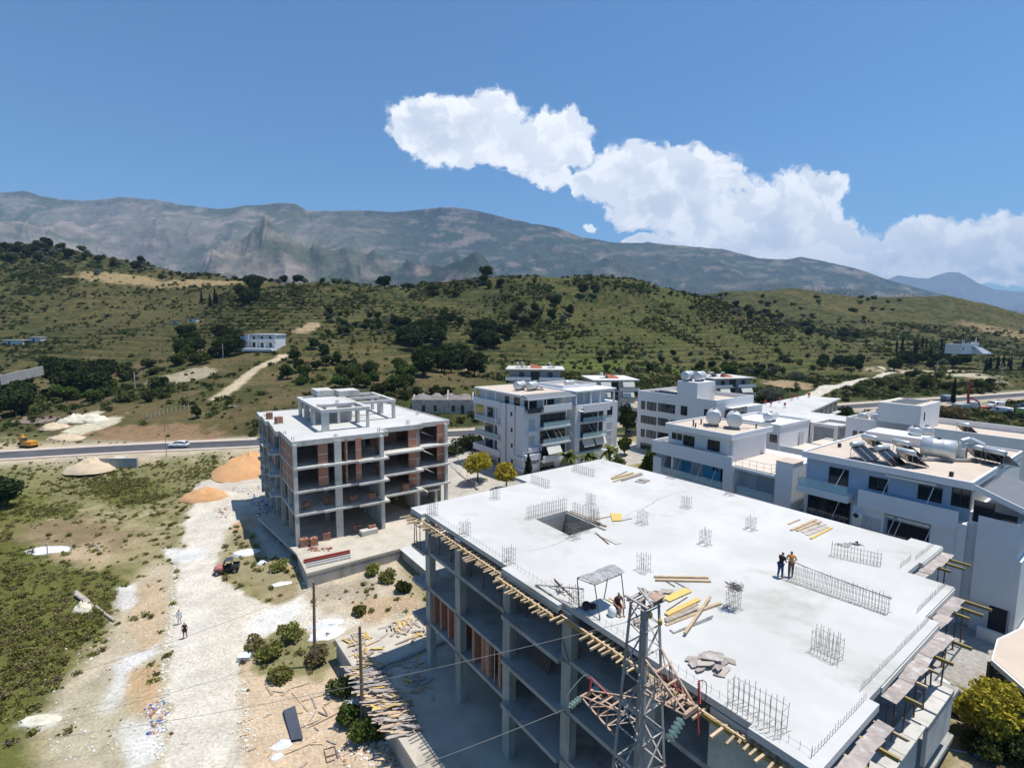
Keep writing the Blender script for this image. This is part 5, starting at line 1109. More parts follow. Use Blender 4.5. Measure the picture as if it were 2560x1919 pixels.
# ---------------------------------------------------------------- three smaller blocks of flats at the foot of the hill
def flats(lab, px, v_roof, dist, w, d, zb, yaw, style, ns=3, awn=True):
    c = aty(px, v_roof, dist); zt = c.z; B = BLD('apartment_building', lab, 'building', 0, 0, 0, 0.0); B.root.location = (c.x, c.y, zb); B.root.rotation_euler = (0, 0, yaw); B.o = (0, 0, zb)
    wallm = {'grey': mat('blue_grey_render', (.30, .32, .36), (.27, .29, .33), .7, .8), 'white': M_OFFW}[style]
    h = 3.0; n = int((zt-zb)/h)
    B.part('wall', MB().box(-w/2, 0, zb-2, w/2, d, zt-.25), wallm)
    B.part('roof_slab', MB().box(-w/2-1.3, -1.5, zt-.3, w/2+1.3, d+1, zt), M_WHITE if style == 'white' else M_CONC_L)
    for k in range(ns):
        z = zt-.25-h*(k+1)
        if k < ns-1 or True:
            B.part('balcony', MB().box(-w/2-1.3, -1.5, z-.1, -w*.08, 0, z+.1).box(w*.08, -1.5, z-.1, w/2+1.3, 0, z+.1).box(-w*.08, -.9, z-.1, w*.08, 0, z+.08), M_CONC_L)
            B.part('balcony_parapet', MB().box(-w/2-1.3, -1.6, z-.1, -w*.08, -1.5, z+.9), M_WHITE if k < 1 else M_CONC_L); B.part('balcony_parapet', MB().box(w*.08, -1.6, z-.1, w/2+1.3, -1.5, z+.9), M_WHITE if k < 1 else M_CONC_L)
        B.part('stair_shade_panel', MB().box(-w*.09, -.06, z+.1, w*.09, .0, z+h-.5), M_DARKIN)  # dark panel paints the stairwell shade, no recess behind it
        for x in (-w*.27, w*.3): opening(B, 'b', 0, x-.7, x+.7, z+.15, z+2.3, 'door', 1)
        for y in (d*.25, d*.55, d*.8): opening(B, 'a', -w/2, y-.5, y+.5, z+.9, z+2.1, 'win', 0)
        if awn and k >= (0 if style == 'white' else 1): awning(B, -w*.42, -w*.16, -1.6, z+2.6, 1.4, .7); awning(B, w*.16, w*.46, -1.6, z+2.6, 1.4, .7)
    q = MB(); q.add([(-1.5, 2, zt), (2.0, 2, zt), (2.0, 5, zt), (-1.5, 5, zt), (-1.5, 3.5, zt+1.4), (2.0, 3.5, zt+.5)], [(0, 1, 5, 4), (2, 3, 4, 5), (1, 2, 5), (3, 0, 4)]); B.part('stair_roof', q, mat('red_roof_tile', (.38, .12, .07), (.30, .10, .06), 2, .8))
    return B, c
Bf1, c1 = flats('blue-grey flats with white balcony rails behind the middle apartment block', 1338, 922, 152, 15, 12, 6, -.05, 'grey', 3, False)
Bf2, c2 = flats('pale flats with white awnings hung from every balcony', 1538, 948, 150, 11.5, 12, 6, .12, 'white', 4)
Bf3, c3 = flats('blue-grey flats with two white awnings near the country lane', 1832, 944, 178, 15.5, 13, 7, .32, 'grey', 3, True)
for (B_, c_, lst) in ((Bf1, c1, ((-5.5, 4), (-4, 5), (4.3, 4.5))), (Bf2, c2, ((-3, 4),)), (Bf3, c3, ((-5.5, 5), (-3.8, 6), (-1, 4)))):
    for i, (x, y) in enumerate(lst):
        rz = B_.root.rotation_euler[2]; pp = Vector((c_.x+x*math.cos(rz)-y*math.sin(rz), c_.y+x*math.sin(rz)+y*math.cos(rz), c_.z))
        side = ['left', 'middle', 'right'][i] if len(lst) == 3 else 'only'
        where = {id(Bf1): 'flats behind the middle block', id(Bf2): 'pale flats with white awnings', id(Bf3): 'flats near the country lane'}[id(B_)]
        solar(pp, 1.8, f'{side} solar heater on the roof of the {where}')
# ---------------------------------------------------------------- villas, huts, ruins
def ground_z(p): return zat(p[0], p[1])
V1 = BLD('villa', 'white two-storey villa with long balconies on the hillside', 'house', 0, 0, 0, 0.0)
v = aty(651, 868, 232); V1.root.location = (v.x, v.y, v.z); V1.root.rotation_euler = (0, 0, -.12); V1.o = (0, 0, 0)
V1.part('wall', MB().box(-7.5, 0, -1, 7.5, 8, 5.6), M_WHITE)
V1.part('balcony', MB().box(-5.5, -1.6, 2.7, 8.3, 0, 2.95).box(-5.5, -1.7, 2.95, 8.3, -1.6, 3.8), M_WHITE)
V1.part('roof_parapet', MB().box(-4.2, -1.2, 5.6, 8, 8, 6.1), M_WHITE)
for x in (-5, -1, 3, 7.8): V1.part('column', MB().box(x-.2, -1.5, -.4, x+.2, -1.1, 2.7).box(x-.15, -1.2, 2.95, x+.15, -.9, 5.6), M_WHITE)
for x in (-3, 1, 5):
    for z in (.1, 3.0): opening(V1, 'b', 0, x-.6, x+.6, z, z+2, 'door', 1)
V1.part('side_wing', MB().box(-10.2, .8, -1, -7.5, 6, 4.9), mat('pale_blue_wall', (.3, .42, .6), (.28, .4, .57), 1, .8)); V1.part('tile_roof', MB().prism([(-10.6, .4), (-6, .4), (-6, 6.4), (-10.6, 6.4)], 5.6, 5.85), MATS['red_roof_tile'])
V1.part('terrace', MB().box(-9, -6, -1.5, 9, -1.8, -.35), M_WHITE)
V2 = BLD('villa', 'white villa with spires and a flaring outer stair among dark trees', 'house', 0, 0, 0, 0.0)
v = aty(2425, 880, 268); V2.root.location = (v.x, v.y, v.z); V2.root.rotation_euler = (0, 0, .3); V2.o = (0, 0, 0)
V2.part('wall', MB().box(-6.5, 0, -1, 4, 8, 4.2).box(4, 1, -1, 8, 7, 5), M_WHITE)
for x, y, h in ((-6.5, 0, 7.2), (-4.8, .2, 6.4), (3.2, 0, 7.0), (5.2, .8, 8.0), (0, .1, 5.8), (-2, .1, 5.6)): V2.part('spire', MB().tube((x, y, 3.8), (x, y, h), .35, 5, .08), M_WHITE)
stv = MB(); 
for k in range(6): stv.prism([(3-k*.1, -.2-k*.75), (7+k*.45, -.2-k*.75), (7.4+k*.45, -1.0-k*.75), (2.9-k*.1, -1.0-k*.75)], -1, 2.6-k*.6)
V2.part('stair', stv, M_WHITE); V2.part('roof_block', MB().box(-3.5, 2, 4.2, 3, 6, 5.6), M_DARKFR)
opening(V2, 'b', 0, -5.8, -5, 1, 2.4, 'win', 0); opening(V2, 'b', 0, 1.4, 2.2, 1.4, 2.8, 'win', 0)
M_OLDW = mat('old_plaster', (.48, .44, .38), (.38, .34, .29), .8, .9, .2, 10, stain=(.24, .21, .18), sscale=.7)
def hut(lab, u, v_, Y, w, d, h, yaw, roofm=None, pitched=False, name='hut'):
    p = aty(u, v_, Y); B = BLD(name, lab, 'hut', 0, 0, 0, 0.0); B.root.location = (p.x, p.y, min(p.z, zat(p.x, p.y)+.3)); B.root.rotation_euler = (0, 0, yaw); B.o = (0, 0, 0)
    B.part('wall', MB().box(-w/2, 0, -1, w/2, d, h), M_OLDW)
    rm = roofm or M_CONC
    if pitched: B.part('roof', MB().add([(-w/2-.2, -.3, h-.1), (w/2+.2, -.3, h-.1), (w/2+.2, d+.3, h+.6), (-w/2-.2, d+.3, h+.6), (-w/2-.2, -.3, h+.02), (w/2+.2, -.3, h+.02), (w/2+.2, d+.3, h+.72), (-w/2-.2, d+.3, h+.72)], [(0, 1, 2, 3), (7, 6, 5, 4), (0, 4, 5, 1), (1, 5, 6, 2), (2, 6, 7, 3), (3, 7, 4, 0)]), rm)
    else: B.part('roof', MB().box(-w/2-.3, -.4, h, w/2+.3, d+.3, h+.18), rm)
    return B
h1 = hut('small flat roofed hut with a dark doorway behind the brick building', 600, 1038, 150, 6.4, 4.5, 2.6, .1)
opening(h1, 'b', 0, .4, 1.4, 0, 2.1, 'dark'); opening(h1, 'b', 0, -.8, .2, .2, 1.9, 'shutter')
h2 = hut('low hut with a pinkish sloping roof beside the asphalt road', 529, 1070, 141, 4.2, 3, 2.0, .15, mat('pinkish_roof_sheet', (.50, .38, .34), (.44, .33, .29), 2, .8), True)
h3 = hut('long derelict shed with brown sheet roof half hidden by bushes', 75, 1075, 140, 13, 6, 2.0, .02, mat('rusty_brown_roof', (.22, .17, .145), (.17, .13, .11), 2, .85), True, 'derelict_shed')
h4 = hut('open fronted concrete shelter with one doorway among bushes', 1003, 995, 168, 15, 4, 2.8, -.02, M_GREYW, False, 'concrete_shelter')
opening(h4, 'b', 0, -6, 3.6, .2, 2.5, 'dark'); opening(h4, 'b', 0, 5.2, 6.1, 0, 2.0, 'dark')
# roofless ruin
p = aty(1105, 1052, 152); RU = BLD('ruined_house', 'roofless ruin with two gables, rubble inside and empty windows', 'building', 0, 0, 0, 0.0); RU.root.location = (p.x, p.y, zat(p.x, p.y)); RU.root.rotation_euler = (0, 0, .06); RU.o = (0, 0, 0)
rw = MB(); rw.box(-9, 0, -1, 9.5, .45, 4.2); rw.box(-9, 9, -1, 9.5, 9.45, 3.8)
for x in (-9.0, 1.4, 9.1): rw.prism([(x, .45), (x+.4, .45), (x+.4, 9), (x, 9)], -1, 3.6); 
RU.part('wall', rw, M_OLDW)
for x, hh in ((-8.8, 1.6), (1.6, 3.0), (9.3, 2.4)):
    gb_ = MB(); gb_.add([(x-.2, .4, 3.6), (x+.2, .4, 3.6), (x+.2, 9.0, 3.6), (x-.2, 9.0, 3.6), (x-.2, 4.6, 3.6+hh), (x+.2, 4.6, 3.6+hh)], [(0, 3, 4), (1, 5, 2), (0, 4, 5, 1), (3, 2, 5, 4), (0, 1, 2, 3)]); RU.part('gable', gb_, M_OLDW)
M_RUB = mat('grey_rubble', (.26, .23, .22), (.17, .15, .145), 1.5, .95, .8, 3)
rb = MB(); q = random.Random(3)
n = 14; vs = [(-8.7+17.6*i/n, .5+8.4*j/8, 3.6+(1.9*math.sin(math.pi*j/8)*(.4+.6*abs(math.sin(i*.9)))+q.uniform(-.3, .3))) for j in range(9) for i in range(n+1)]
rb.add(vs, [(j*(n+1)+i, j*(n+1)+i+1, (j+1)*(n+1)+i+1, (j+1)*(n+1)+i) for j in range(8) for i in range(n)]); RU.part('rubble_heap', rb, M_RUB)
for x in (-5.5, -2, 3.4, 6.2): opening(RU, 'b', 0, x-.5, x+.5, .6 if x < 5 else -.2, 2.4, 'dark')
# far small houses, field wall
for u, v_, Y, w, h, lab in ((22, 762, 290, 12, 2.5, 'pale low house at the left edge of the hillside'), (78, 755, 292, 6, 2.8, 'small pale house right of the low one on the left hillside'), (434, 738, 320, 5.5, 1.6, 'tiny red roofed hut left of its twin on the terraces'), (475, 734, 322, 5.5, 2.0, 'tiny red roofed hut right of its twin on the terraces')):
    p = aty(u, v_, Y); B = BLD('house', lab, 'house', 0, 0, 0, 0.0); B.root.location = (p.x, p.y, zat(p.x, p.y)); B.o = (0, 0, 0)
    B.part('wall', MB().box(-w/2, 0, -1, w/2, 4, h), M_OFFW); B.part('roof', MB().box(-w/2-.3, -.4, h, w/2+.3, 4.4, h+.35), MATS['red_roof_tile'] if u > 200 else M_CONC_L); opening(B, 'b', 0, -w*.2, -w*.2+1, .2, h-.4, 'dark')
p0 = aty(0, 955, 165); p1 = aty(108, 930, 185)
fw = MB().bar((0, 0, .6), (p1.x-p0.x, p1.y-p0.y, p1.z-p0.z+.6), .4, 3.2).build('retaining_wall', M_CONC); fw.location = p0; tag(fw, 'long pale concrete wall on the slope at the far left', 'wall')
# ================================================================ loose things
Z0 = 16.1
zA = cr(1300, 1300, 3.455); zB = cr(1550, 1440, 7.37); zP = cr(600, 1700, 7.373); zD = cr(850, 1540, 7.37); zY = cr(400, 1200, 3.455)
_bm = {}
def plank(f, p, q, w, z, m_, name='plank', label='plank lying on the white roof slab', cat='plank', group=None, th=.045, dz=0.0, tilt=0):
    P = at(*f(*p), z); Q = at(*f(*q), z); d = Q-P; Ln = d.length
    key = (m_.name, round(w, 2), th)
    if key not in _bm: _bm[key] = MB().box(-.5, -w/2, 0, .5, w/2, th).mesh('plank', m_)
    o = inst(_bm[key], name, None, (P+Q)/2+Vector((0, 0, dz+.004)), (tilt, 0, math.atan2(d.y, d.x)), (Ln, 1, 1)); tag(o, label, cat, group); return o
G1 = 'timber lying by the pylon head on the roof'
for i, (p, q, w, m_, th, lab) in enumerate((
    ((0, 0), (0, 0), 0, None, 0, ''),)): pass
zc = zB
for (p, q, w, m_, th, dz, lab) in (((630, 22), (1625, 40), .16, M_WOOD, .12, 0, 'farther of two long parallel yellow beams on the roof'), ((655, 85), (1670, 108), .16, M_WOOD, .12, 0, 'nearer of two long parallel yellow beams on the roof'),
    ((850, 450), (1265, 262), .5, M_PLY, .04, .05, 'wide bright yellow shuttering panel behind the pylon head'), ((850, 725), (1450, 440), .3, M_PLY, .05, .06, 'long yellow board in the loose timber pile'),
    ((840, 800), (1420, 512), .2, M_WOOD, .05, .0, 'pale plank beside the long yellow board'), ((840, 850), (1440, 600), .22, M_WOODG, .05, .05, 'grey plank in the middle of the loose timber pile'), ((845, 905), (1480, 655), .2, M_WOOD, .05, .0, 'front plank of the loose timber pile'),
    ((1190, 1110), (1660, 430), .14, M_WOOD, .1, .14, 'long square timber crossing over the other planks'), ((1430, 660), (1855, 515), .16, M_WOOD, .1, .02, 'timber pointing right from the loose pile'),
    ((1000, 1050), (1690, 785), .07, M_STEEL, .06, .0, 'thin steel bar in front of the loose timber'), ((1085, 1010), (1710, 740), .07, M_STEEL, .06, .0, 'thin steel bar ending right of the crossing timber'), ((920, 995), (1000, 1060), .07, M_STEEL, .06, .0, 'short steel piece near the thin bars'),
    ((840, 92), (1010, 195), .05, M_RUST, .05, 0, 'short bar below the long yellow beams'), ((985, 95), (1290, 260), .06, M_STEEL, .06, 0, 'pipe slanting from the long beams to the yellow panel'), ((860, 640), (1240, 390), .05, M_RUST, .05, 0, 'dark thin bar between the two yellow boards'),
    ((250, 845), (480, 770), .15, M_WOOD, .1, 0, 'stub of timber left of the pylon head, rear one'), ((260, 880), (480, 810), .15, M_WOODG, .1, 0, 'stub of timber left of the pylon head, middle one'), ((330, 920), (490, 870), .12, M_WOOD, .1, 0, 'stub of timber left of the pylon head, front one')):
    plank(zB, p, q, w, Z0, m_, 'steel_bar' if m_ in (M_STEEL, M_RUST) else 'plank', lab, 'bar' if m_ in (M_STEEL, M_RUST) else 'plank', G1, th, dz)
G2 = 'timber lying by the far corner of the white roof'
for k, (p, q, w, m_) in enumerate((((1340, 1022), (1480, 962), .1, M_WOODG), ((1345, 1030), (1530, 978), .22, M_PLY), ((1360, 1052), (1600, 978), .2, M_WOOD), ((1430, 1045), (1612, 990), .18, M_WOODG), ((1400, 1035), (1560, 990), .2, M_WOOD))):
    plank(z2, p, q, w, Z0, m_, 'plank', ('thin rear plank', 'yellow plank', 'longest plank', 'front grey plank', 'middle plank')[k]+' in the stack nearest the roof far corner', 'plank', G2, .09, .05*(k % 2))
for k, (p, q) in enumerate((((1550, 1045), (1640, 1060)), ((1590, 1030), (1660, 1050)))): plank(z2, p, q, .7, Z0, M_PLYG, 'shuttering_board', ('lower', 'upper')[k]+' of two short boards beside the far corner stack', 'board', None, .06, .07*k)
G3 = 'timber in the stack by the right roof edge'
for k, (p, q, w, m_) in enumerate((((1420, 1420), (1520, 1380), .1, M_WOOD), ((1442, 1474), (1660, 1380), .2, M_WOOD), ((1492, 1478), (1700, 1396), .2, M_WOOD), ((1540, 1490), (1735, 1415), .28, M_WOODG), ((1580, 1512), (1755, 1440), .3, M_WOODG), ((1612, 1545), (1795, 1452), .17, M_PLY), ((1640, 1400), (1690, 1420), .1, M_WOODG))):
    plank(z3, p, q, w, Z0, m_, 'plank', ('thin loose stick at the back', 'thick rear timber', 'second thick timber', 'wide grey board', 'front wide grey board', 'bright yellow front timber', 'short crosswise stick')[k]+' of the stack by the right roof edge', 'plank', G3, .1 if k not in (3, 4) else .05, 0)
G4 = 'timber round the stair opening in the roof'
for k, (p, q, w, m_, dz) in enumerate((((950, 1322), (1290, 1470), .16, M_WOODG, .02), ((985, 1316), (1250, 1425), .12, M_WOOD, .14), ((1195, 1378), (1340, 1350), .14, M_WOOD, .0), ((1210, 1490), (1405, 1590), .5, M_CONC_L, .0), ((1205, 1492), (1318, 1590), .09, M_RUST, .0), ((1425, 1388), (1520, 1370), .06, M_STEEL, 0), ((1180, 1400), (1300, 1440), .2, M_WOOD, .05))):
    plank(z2, p, q, w, Z0, m_, 'plank', ('long brown plank bridging the stair opening corner', 'second plank over the stair opening corner', 'plank leading to the yellow square panel', 'wide pale grey slab board in front of the opening', 'thin dark strip left of the wide grey board', 'thin bar right of the yellow square panel', 'short plank among those right of the opening')[k], 'plank', G4, .06, dz)
yp = MB().prism([tuple((at(*z2(*p), Z0)-at(*z2(1385, 1355), Z0))[:2]) for p in ((1335, 1325), (1432, 1330), (1430, 1388), (1350, 1392))], 0, .07).build('plywood_sheet', M_PLY); yp.location = at(*z2(1385, 1355), Z0+.03); tag(yp, 'yellow square shuttering panel beside the stair opening', 'panel')
# flat heaps of broken plywood
def shards(f, c, n, rx, ry, z, label, mats, group, seed, sz=(.3, .8), zpile=.25):
    q = random.Random(seed); base = at(*f(*c), z); t = thing('board_heap', label, 'heap of boards', base, 0, group)
    for i in range(n):
        a = q.uniform(0, 6.28); r = math.sqrt(q.random()); L_ = q.uniform(*sz); w = L_*q.uniform(.3, .7)
        poly = [(-L_/2, -w/2), (L_*q.uniform(-.1, .2), -w*q.uniform(.4, .6)), (L_/2, -w*q.uniform(.1, .5)), (L_*q.uniform(.3, .5), w/2), (-L_*q.uniform(.2, .5), w*q.uniform(.3, .5))]
        o = MB().prism(poly, 0, .03).build('board', q.choice(mats), t); o.location = (math.cos(a)*r*rx, math.sin(a)*r*ry, .02+zpile*(1-r)*q.random()+.01*i/n); o.rotation_euler = (q.uniform(-.16, .16), q.uniform(-.16, .16), q.uniform(-.6, .9))
    return t
shards(zA, (1650, 1255), 22, 1.15, .75, Z0, 'round heap of broken grey plywood on the roof near the pylon', [M_PLYG, M_WOODG, M_PLYG], None, 3, (.5, 1.1), .35)
shards(zB, (860, 320), 9, .7, .35, Z0, 'small heap of pinkish plywood scraps behind the pylon head', [M_PLYG, M_WOOD], None, 4, (.4, .8), .2)
shards(z3, (1960, 1590), 7, .9, .3, Z0, 'dark scraps lying behind the short row of wall rebar', [M_PLYG, M_BLACK], None, 5, (.4, .9), .2)
# wire bundle on top of a column cage
c_ = lw(27.0, 14.8, Z0); wbn = thing('column_rebar_bundle', 'tangle of tying wire resting on top of a rebar cage', 'wire bundle', c_+Vector((0, 0, 1.15))); m_ = MB(); q = random.Random(2)
for i in range(46):
    a = q.uniform(0, 6.28); p = Vector((math.cos(a)*.4*q.random(), math.sin(a)*.4*q.random(), q.uniform(0, .3))); m_.path([p, p+Vector((q.uniform(-.35, .35), q.uniform(-.35, .35), q.uniform(-.1, .15))), p+Vector((q.uniform(-.4, .4), q.uniform(-.4, .4), q.uniform(-.1, .1)))], .016, 4)
m_.build('wire', M_REBAR, wbn)
# shade canopy with bench, seated worker below
cb = at(1505, 1521, Z0); can = thing('shade_canopy', 'grey sheet on four rusty pipe legs shading a seated worker', 'canopy', cb)
legs = [at(1448, 1517, Z0), at(1500, 1550, Z0), at(1563, 1520, Z0), at(1510, 1497, Z0)]; tops = [at(*zA(495, 500), 18.0), at(*zA(645, 560), 18.0), at(*zA(875, 465), 18.05), at(*zA(775, 400), 18.1)]
for l_, t_2 in zip(legs, tops): MB().tube(l_-cb, t_2-cb, .03, 6).build('leg', M_RUST, can)
sh = MB(); cs_ = [at(*zA(490, 495), 18.05), at(*zA(635, 552), 18.05), at(*zA(905, 452), 18.1), at(*zA(785, 380), 18.15)]
n = 8; vs = []; q = random.Random(6)
for j in range(n+1):
    for i in range(n+1):
        s_, t2 = i/n, j/n; p = (cs_[0]*(1-s_)+cs_[3]*s_)*(1-t2)+(cs_[1]*(1-s_)+cs_[2]*s_)*t2; vs.append(p-cb+Vector((0, 0, q.uniform(-.04, .05)+.12*math.sin(math.pi*t2))))
sh.add(vs, [(j*(n+1)+i, j*(n+1)+i+1, (j+1)*(n+1)+i+1, (j+1)*(n+1)+i) for j in range(n) for i in range(n)]); sh.v += [(v[0], v[1], v[2]-.02) for v in sh.v]; k_ = len(sh.f); sh.f += [tuple(x+(n+1)**2 for x in f_[::-1]) for f_ in sh.f]; sh.m += [0]*k_
sh.build('canopy_sheet', mat('cement_splashed_sheet', (.40, .40, .40), (.22, .22, .22), 3.5, .8), can)
for a_, b_ in ((0, 1), (1, 2), (2, 3), (3, 0)): MB().tube(tops[a_]-cb, tops[b_]-cb, .025, 5).build('top_rail', M_RUST, can)
MB().tube(legs[3]-cb, legs[2]-cb, .02, 5).tube(legs[0]-cb+Vector((0, 0, .02)), legs[1]-cb+Vector((0, 0, .02)), .02, 5).build('ground_rail', M_RUST, can)
lad = thing('ladder', 'short pale timber ladder lying flat right of the shade canopy', 'ladder', at(*zA(820, 715), Z0)); P = [at(*zA(*p), Z0+.03)-at(*zA(820, 715), Z0) for p in ((740, 680), (870, 750), (770, 668), (905, 745))]
MB().bar(P[0], P[1], .07, .05).build('stile', M_WOOD, lad); MB().bar(P[2], P[3], .07, .05).build('stile', M_WOOD, lad)
for k in range(4): MB().bar(P[0].lerp(P[1], (k+.5)/4), P[2].lerp(P[3], (k+.5)/4), .05, .04).build('rung', M_WOOD, lad)
pile = at(*zA(380, 620), Z0)
pr = thing('pipe_frame', 'long brown pipes propped on scrap left of the shade canopy', 'pipes', pile)
for p, z_a, q2, z_b in (((135, 555), .1, (545, 592), 1.2), ((135, 558), .06, (600, 850), .06), ((295, 505), 1.0, (465, 680), .3), ((300, 520), .9, (380, 600), .6)): MB().tube(at(*zA(*p), Z0+z_a)-pile, at(*zA(*q2), Z0+z_b)-pile, .045, 6).build('pipe', M_WOODG if z_a < .5 else M_RUST, pr)
bg = MB(); q = random.Random(12)
for i in range(12): p = Vector((q.uniform(-.4, .4), q.uniform(-.3, .3), q.uniform(0, .5))); bg.bar(p, p+Vector((q.uniform(-.5, .5), q.uniform(-.4, .4), q.uniform(-.1, .2))), .09, .03)
bg.build('scrap', M_PLYG, pr)
bk = thing('bag', 'dark rucksack on the slab beside the seated worker', 'bag', at(1466, 1520, Z0)); bmh = MB(); bmh.lathe([(0, .2), (.15, .28), (.35, .2), (.42, .05)], (0, 0, 0), (0, 0, 1), 10).lathe([(0, .14), (.2, .2), (.3, .06)], (.4, .05, 0), (0, 0, 1), 9); bmh.build('pack', mat('dark_cloth', (.03, .03, .03), (.06, .03, .03), 4, .9), bk)
sb = thing('sack', 'white sack standing behind the seated worker legs', 'sack', at(1530, 1538, Z0)); MB().lathe([(0, .22), (.3, .26), (.5, .16), (.56, .06)], (0, 0, 0), (0, 0, 1), 9).build('sack_body', M_WHITE, sb, True)
# ---------------------------------------------------------------- people
def skin(name, J, E_, m_, parent, sub=2, root=0):
    names = list(J); idx = {n_: i for i, n_ in enumerate(names)}
    me = bpy.data.meshes.new(name); me.from_pydata([J[n_][:3] for n_ in names], [(idx[a], idx[b]) for a, b in E_], []); me.materials.append(m_)
    o = bpy.data.objects.new(name, me); COL.objects.link(o); o.parent = parent
    md = o.modifiers.new('skin', 'SKIN'); md.use_smooth_shade = True
    for i, n_ in enumerate(names):
        sv = me.skin_vertices[0].data[i]; r = J[n_][3]; sv.radius = (r, r) if not isinstance(r, tuple) else r; sv.use_root = (i == root)
    if sub: s_ = o.modifiers.new('sub', 'SUBSURF'); s_.levels = sub; s_.render_levels = sub
    return o
def person(label, loc, rz, top, bottom, pose='stand', hair=M_HAIR, sleeves='short', trousers='long', lean=0, arms=None, h=1.75, shoes=None, step=0.0, sc=1.0):
    t = thing('person', label, 'person', loc, rz); t.scale = (sc, sc, sc)
    # faces -y; joints as (x, y, z, radius)
    ly = -math.sin(lean); lz = math.cos(lean)
    def up(z, y=0): d = z-.93; return (y*1+ly*d, .93+lz*d)
    J = {'pelvis': (0, 0, .95, .135)}
    y, z = up(1.12); J['waist'] = (0, y, z, .12); y, z = up(1.32); J['chest'] = (0, y, z, .145); y, z = up(1.46); J['neckb'] = (0, y, z, .075)
    y, z = up(1.53); J['neck'] = (0, y-.01, z, .055); y, z = up(1.62); J['head'] = (0, y-.03, z, .088); y, z = up(1.70); J['crown'] = (0, y-.025, z, .08)
    A = arms or {'l': [(.25, 1.20), (.24, .97)], 'r': [(-.25, 1.20), (-.24, .97)]}
    E_ = [('pelvis', 'waist'), ('waist', 'chest'), ('chest', 'neckb'), ('neckb', 'neck'), ('neck', 'head'), ('head', 'crown')]
    ys, zs = up(1.42)
    for s, k in ((1, 'l'), (-1, 'r')):
        J['sh'+k] = (s*.18, ys, zs, .06); ea, ha = A[k]
        ex = ea if len(ea) == 3 else (ea[0], ys+.0, ea[1]); hx = ha if len(ha) == 3 else (ha[0], ys-.06, ha[1])
        J['el'+k] = (*ex, .045); J['wr'+k] = (*hx, .03); d = (Vector(hx)-Vector(ex)).normalized(); hnd = Vector(hx)+d*.09; J['pm'+k] = (*hnd, .036)
        E_ += [('neckb', 'sh'+k), ('sh'+k, 'el'+k), ('el'+k, 'wr'+k), ('wr'+k, 'pm'+k)]
        perp = d.orthogonal().normalized(); perp2 = d.cross(perp)
        for fi, (ox, ln_) in enumerate(((-.03, .06), (-.01, .075), (.01, .07), (.03, .05))):
            fp = hnd+perp*ox+d*(.03+ln_*.5); J[f'f{fi}{k}'] = (*fp, .009); J[f'g{fi}{k}'] = (*(fp+d*ln_*.5+perp2*.02), .007); E_ += [('pm'+k, f'f{fi}{k}'), (f'f{fi}{k}', f'g{fi}{k}')]
        tp = hnd-perp*.05+d*.01; J['th'+k] = (*tp, .011); E_.append(('pm'+k, 'th'+k))
    if pose == 'sit':
        for s, k in ((1, 'l'), (-1, 'r')):
            J['hip'+k] = (s*.09, 0, .93, .095); J['kn'+k] = (s*.12, -.42, .98, .06); J['an'+k] = (s*.12, -.46, .56, .042); J['toe'+k] = (s*.13, -.60, .52, .038)
    else:
        for s, k in ((1, 'l'), (-1, 'r')):
            o_s = step*s; J['hip'+k] = (s*.09, 0, .90, .095); J['kn'+k] = (s*.10, -.02+o_s*.5, .49, .062); J['an'+k] = (s*.11, .02+o_s, .08, .042); J['toe'+k] = (s*.125, -.13+o_s, .04, .038)
    for k in 'lr': E_ += [('pelvis', 'hip'+k), ('hip'+k, 'kn'+k), ('kn'+k, 'an'+k), ('an'+k, 'toe'+k)]
    skin('body', J, E_, M_SKIN, t)
    G = lambda n_, e: (*J[n_][:3], J[n_][3]+e)
    def mid(a, b, f_, r): p = Vector(J[a][:3]).lerp(Vector(J[b][:3]), f_); return (*p, r)
    if top:
        S = {n_: G(n_, .018) for n_ in ('pelvis', 'waist', 'chest', 'shl', 'shr')}; S['nb'] = (*J['neckb'][:3], .075); S['hem'] = (0, 0, .90, .14)
        Es = [('waist', 'pelvis'), ('pelvis', 'hem'), ('waist', 'chest'), ('chest', 'nb'), ('nb', 'shl'), ('nb', 'shr')]
        fr_ = .65 if sleeves == 'short' else 1.0
        for k in 'lr':
            S['s'+k] = mid('sh'+k, 'el'+k, fr_, .06); Es.append(('sh'+k, 's'+k))
            if sleeves == 'long': S['w'+k] = (*J['wr'+k][:3], .042); Es.append(('s'+k, 'w'+k))
        skin('shirt', S, Es, top, t)
    Tq = {'pelvis': (*J['pelvis'][:2], J['pelvis'][2]-.02, .15)}; Et = []
    for k in 'lr':
        Tq['hip'+k] = G('hip'+k, .014); Tq['kn'+k] = G('kn'+k, .018); Et += [('pelvis', 'hip'+k), ('hip'+k, 'kn'+k)]
        if trousers == 'long': Tq['an'+k] = (*J['an'+k][:2], J['an'+k][2]+.02, .056); Et.append(('kn'+k, 'an'+k))
        else: Tq['kn'+k] = mid('hip'+k, 'kn'+k, .8, .085)
    skin('trousers', Tq, Et, bottom, t)
    hd = Vector(J['head'][:3]); cw = Vector(J['crown'][:3])
    skin('hair', {'a': (*(cw+Vector((0, .02, .012))), .088), 'b': (*(hd+Vector((0, .045, .0))), .075)}, [('a', 'b')], hair, t)
    fc = MB(); fc.lathe([(0, .014), (.02, .008)], hd+Vector((0, -.085, -.005)), (0, -1, -.2), 6); 
    fc.build('nose', M_SKIN, t); ey = MB()
    for s in (-1, 1): ey.box(hd.x+s*.032-.011, hd.y-.088, hd.z+.02, hd.x+s*.032+.011, hd.y-.078, hd.z+.03)
    ey.box(hd.x-.022, hd.y-.086, hd.z-.05, hd.x+.022, hd.y-.078, hd.z-.043); ey.build('face_features', M_HAIR, t)
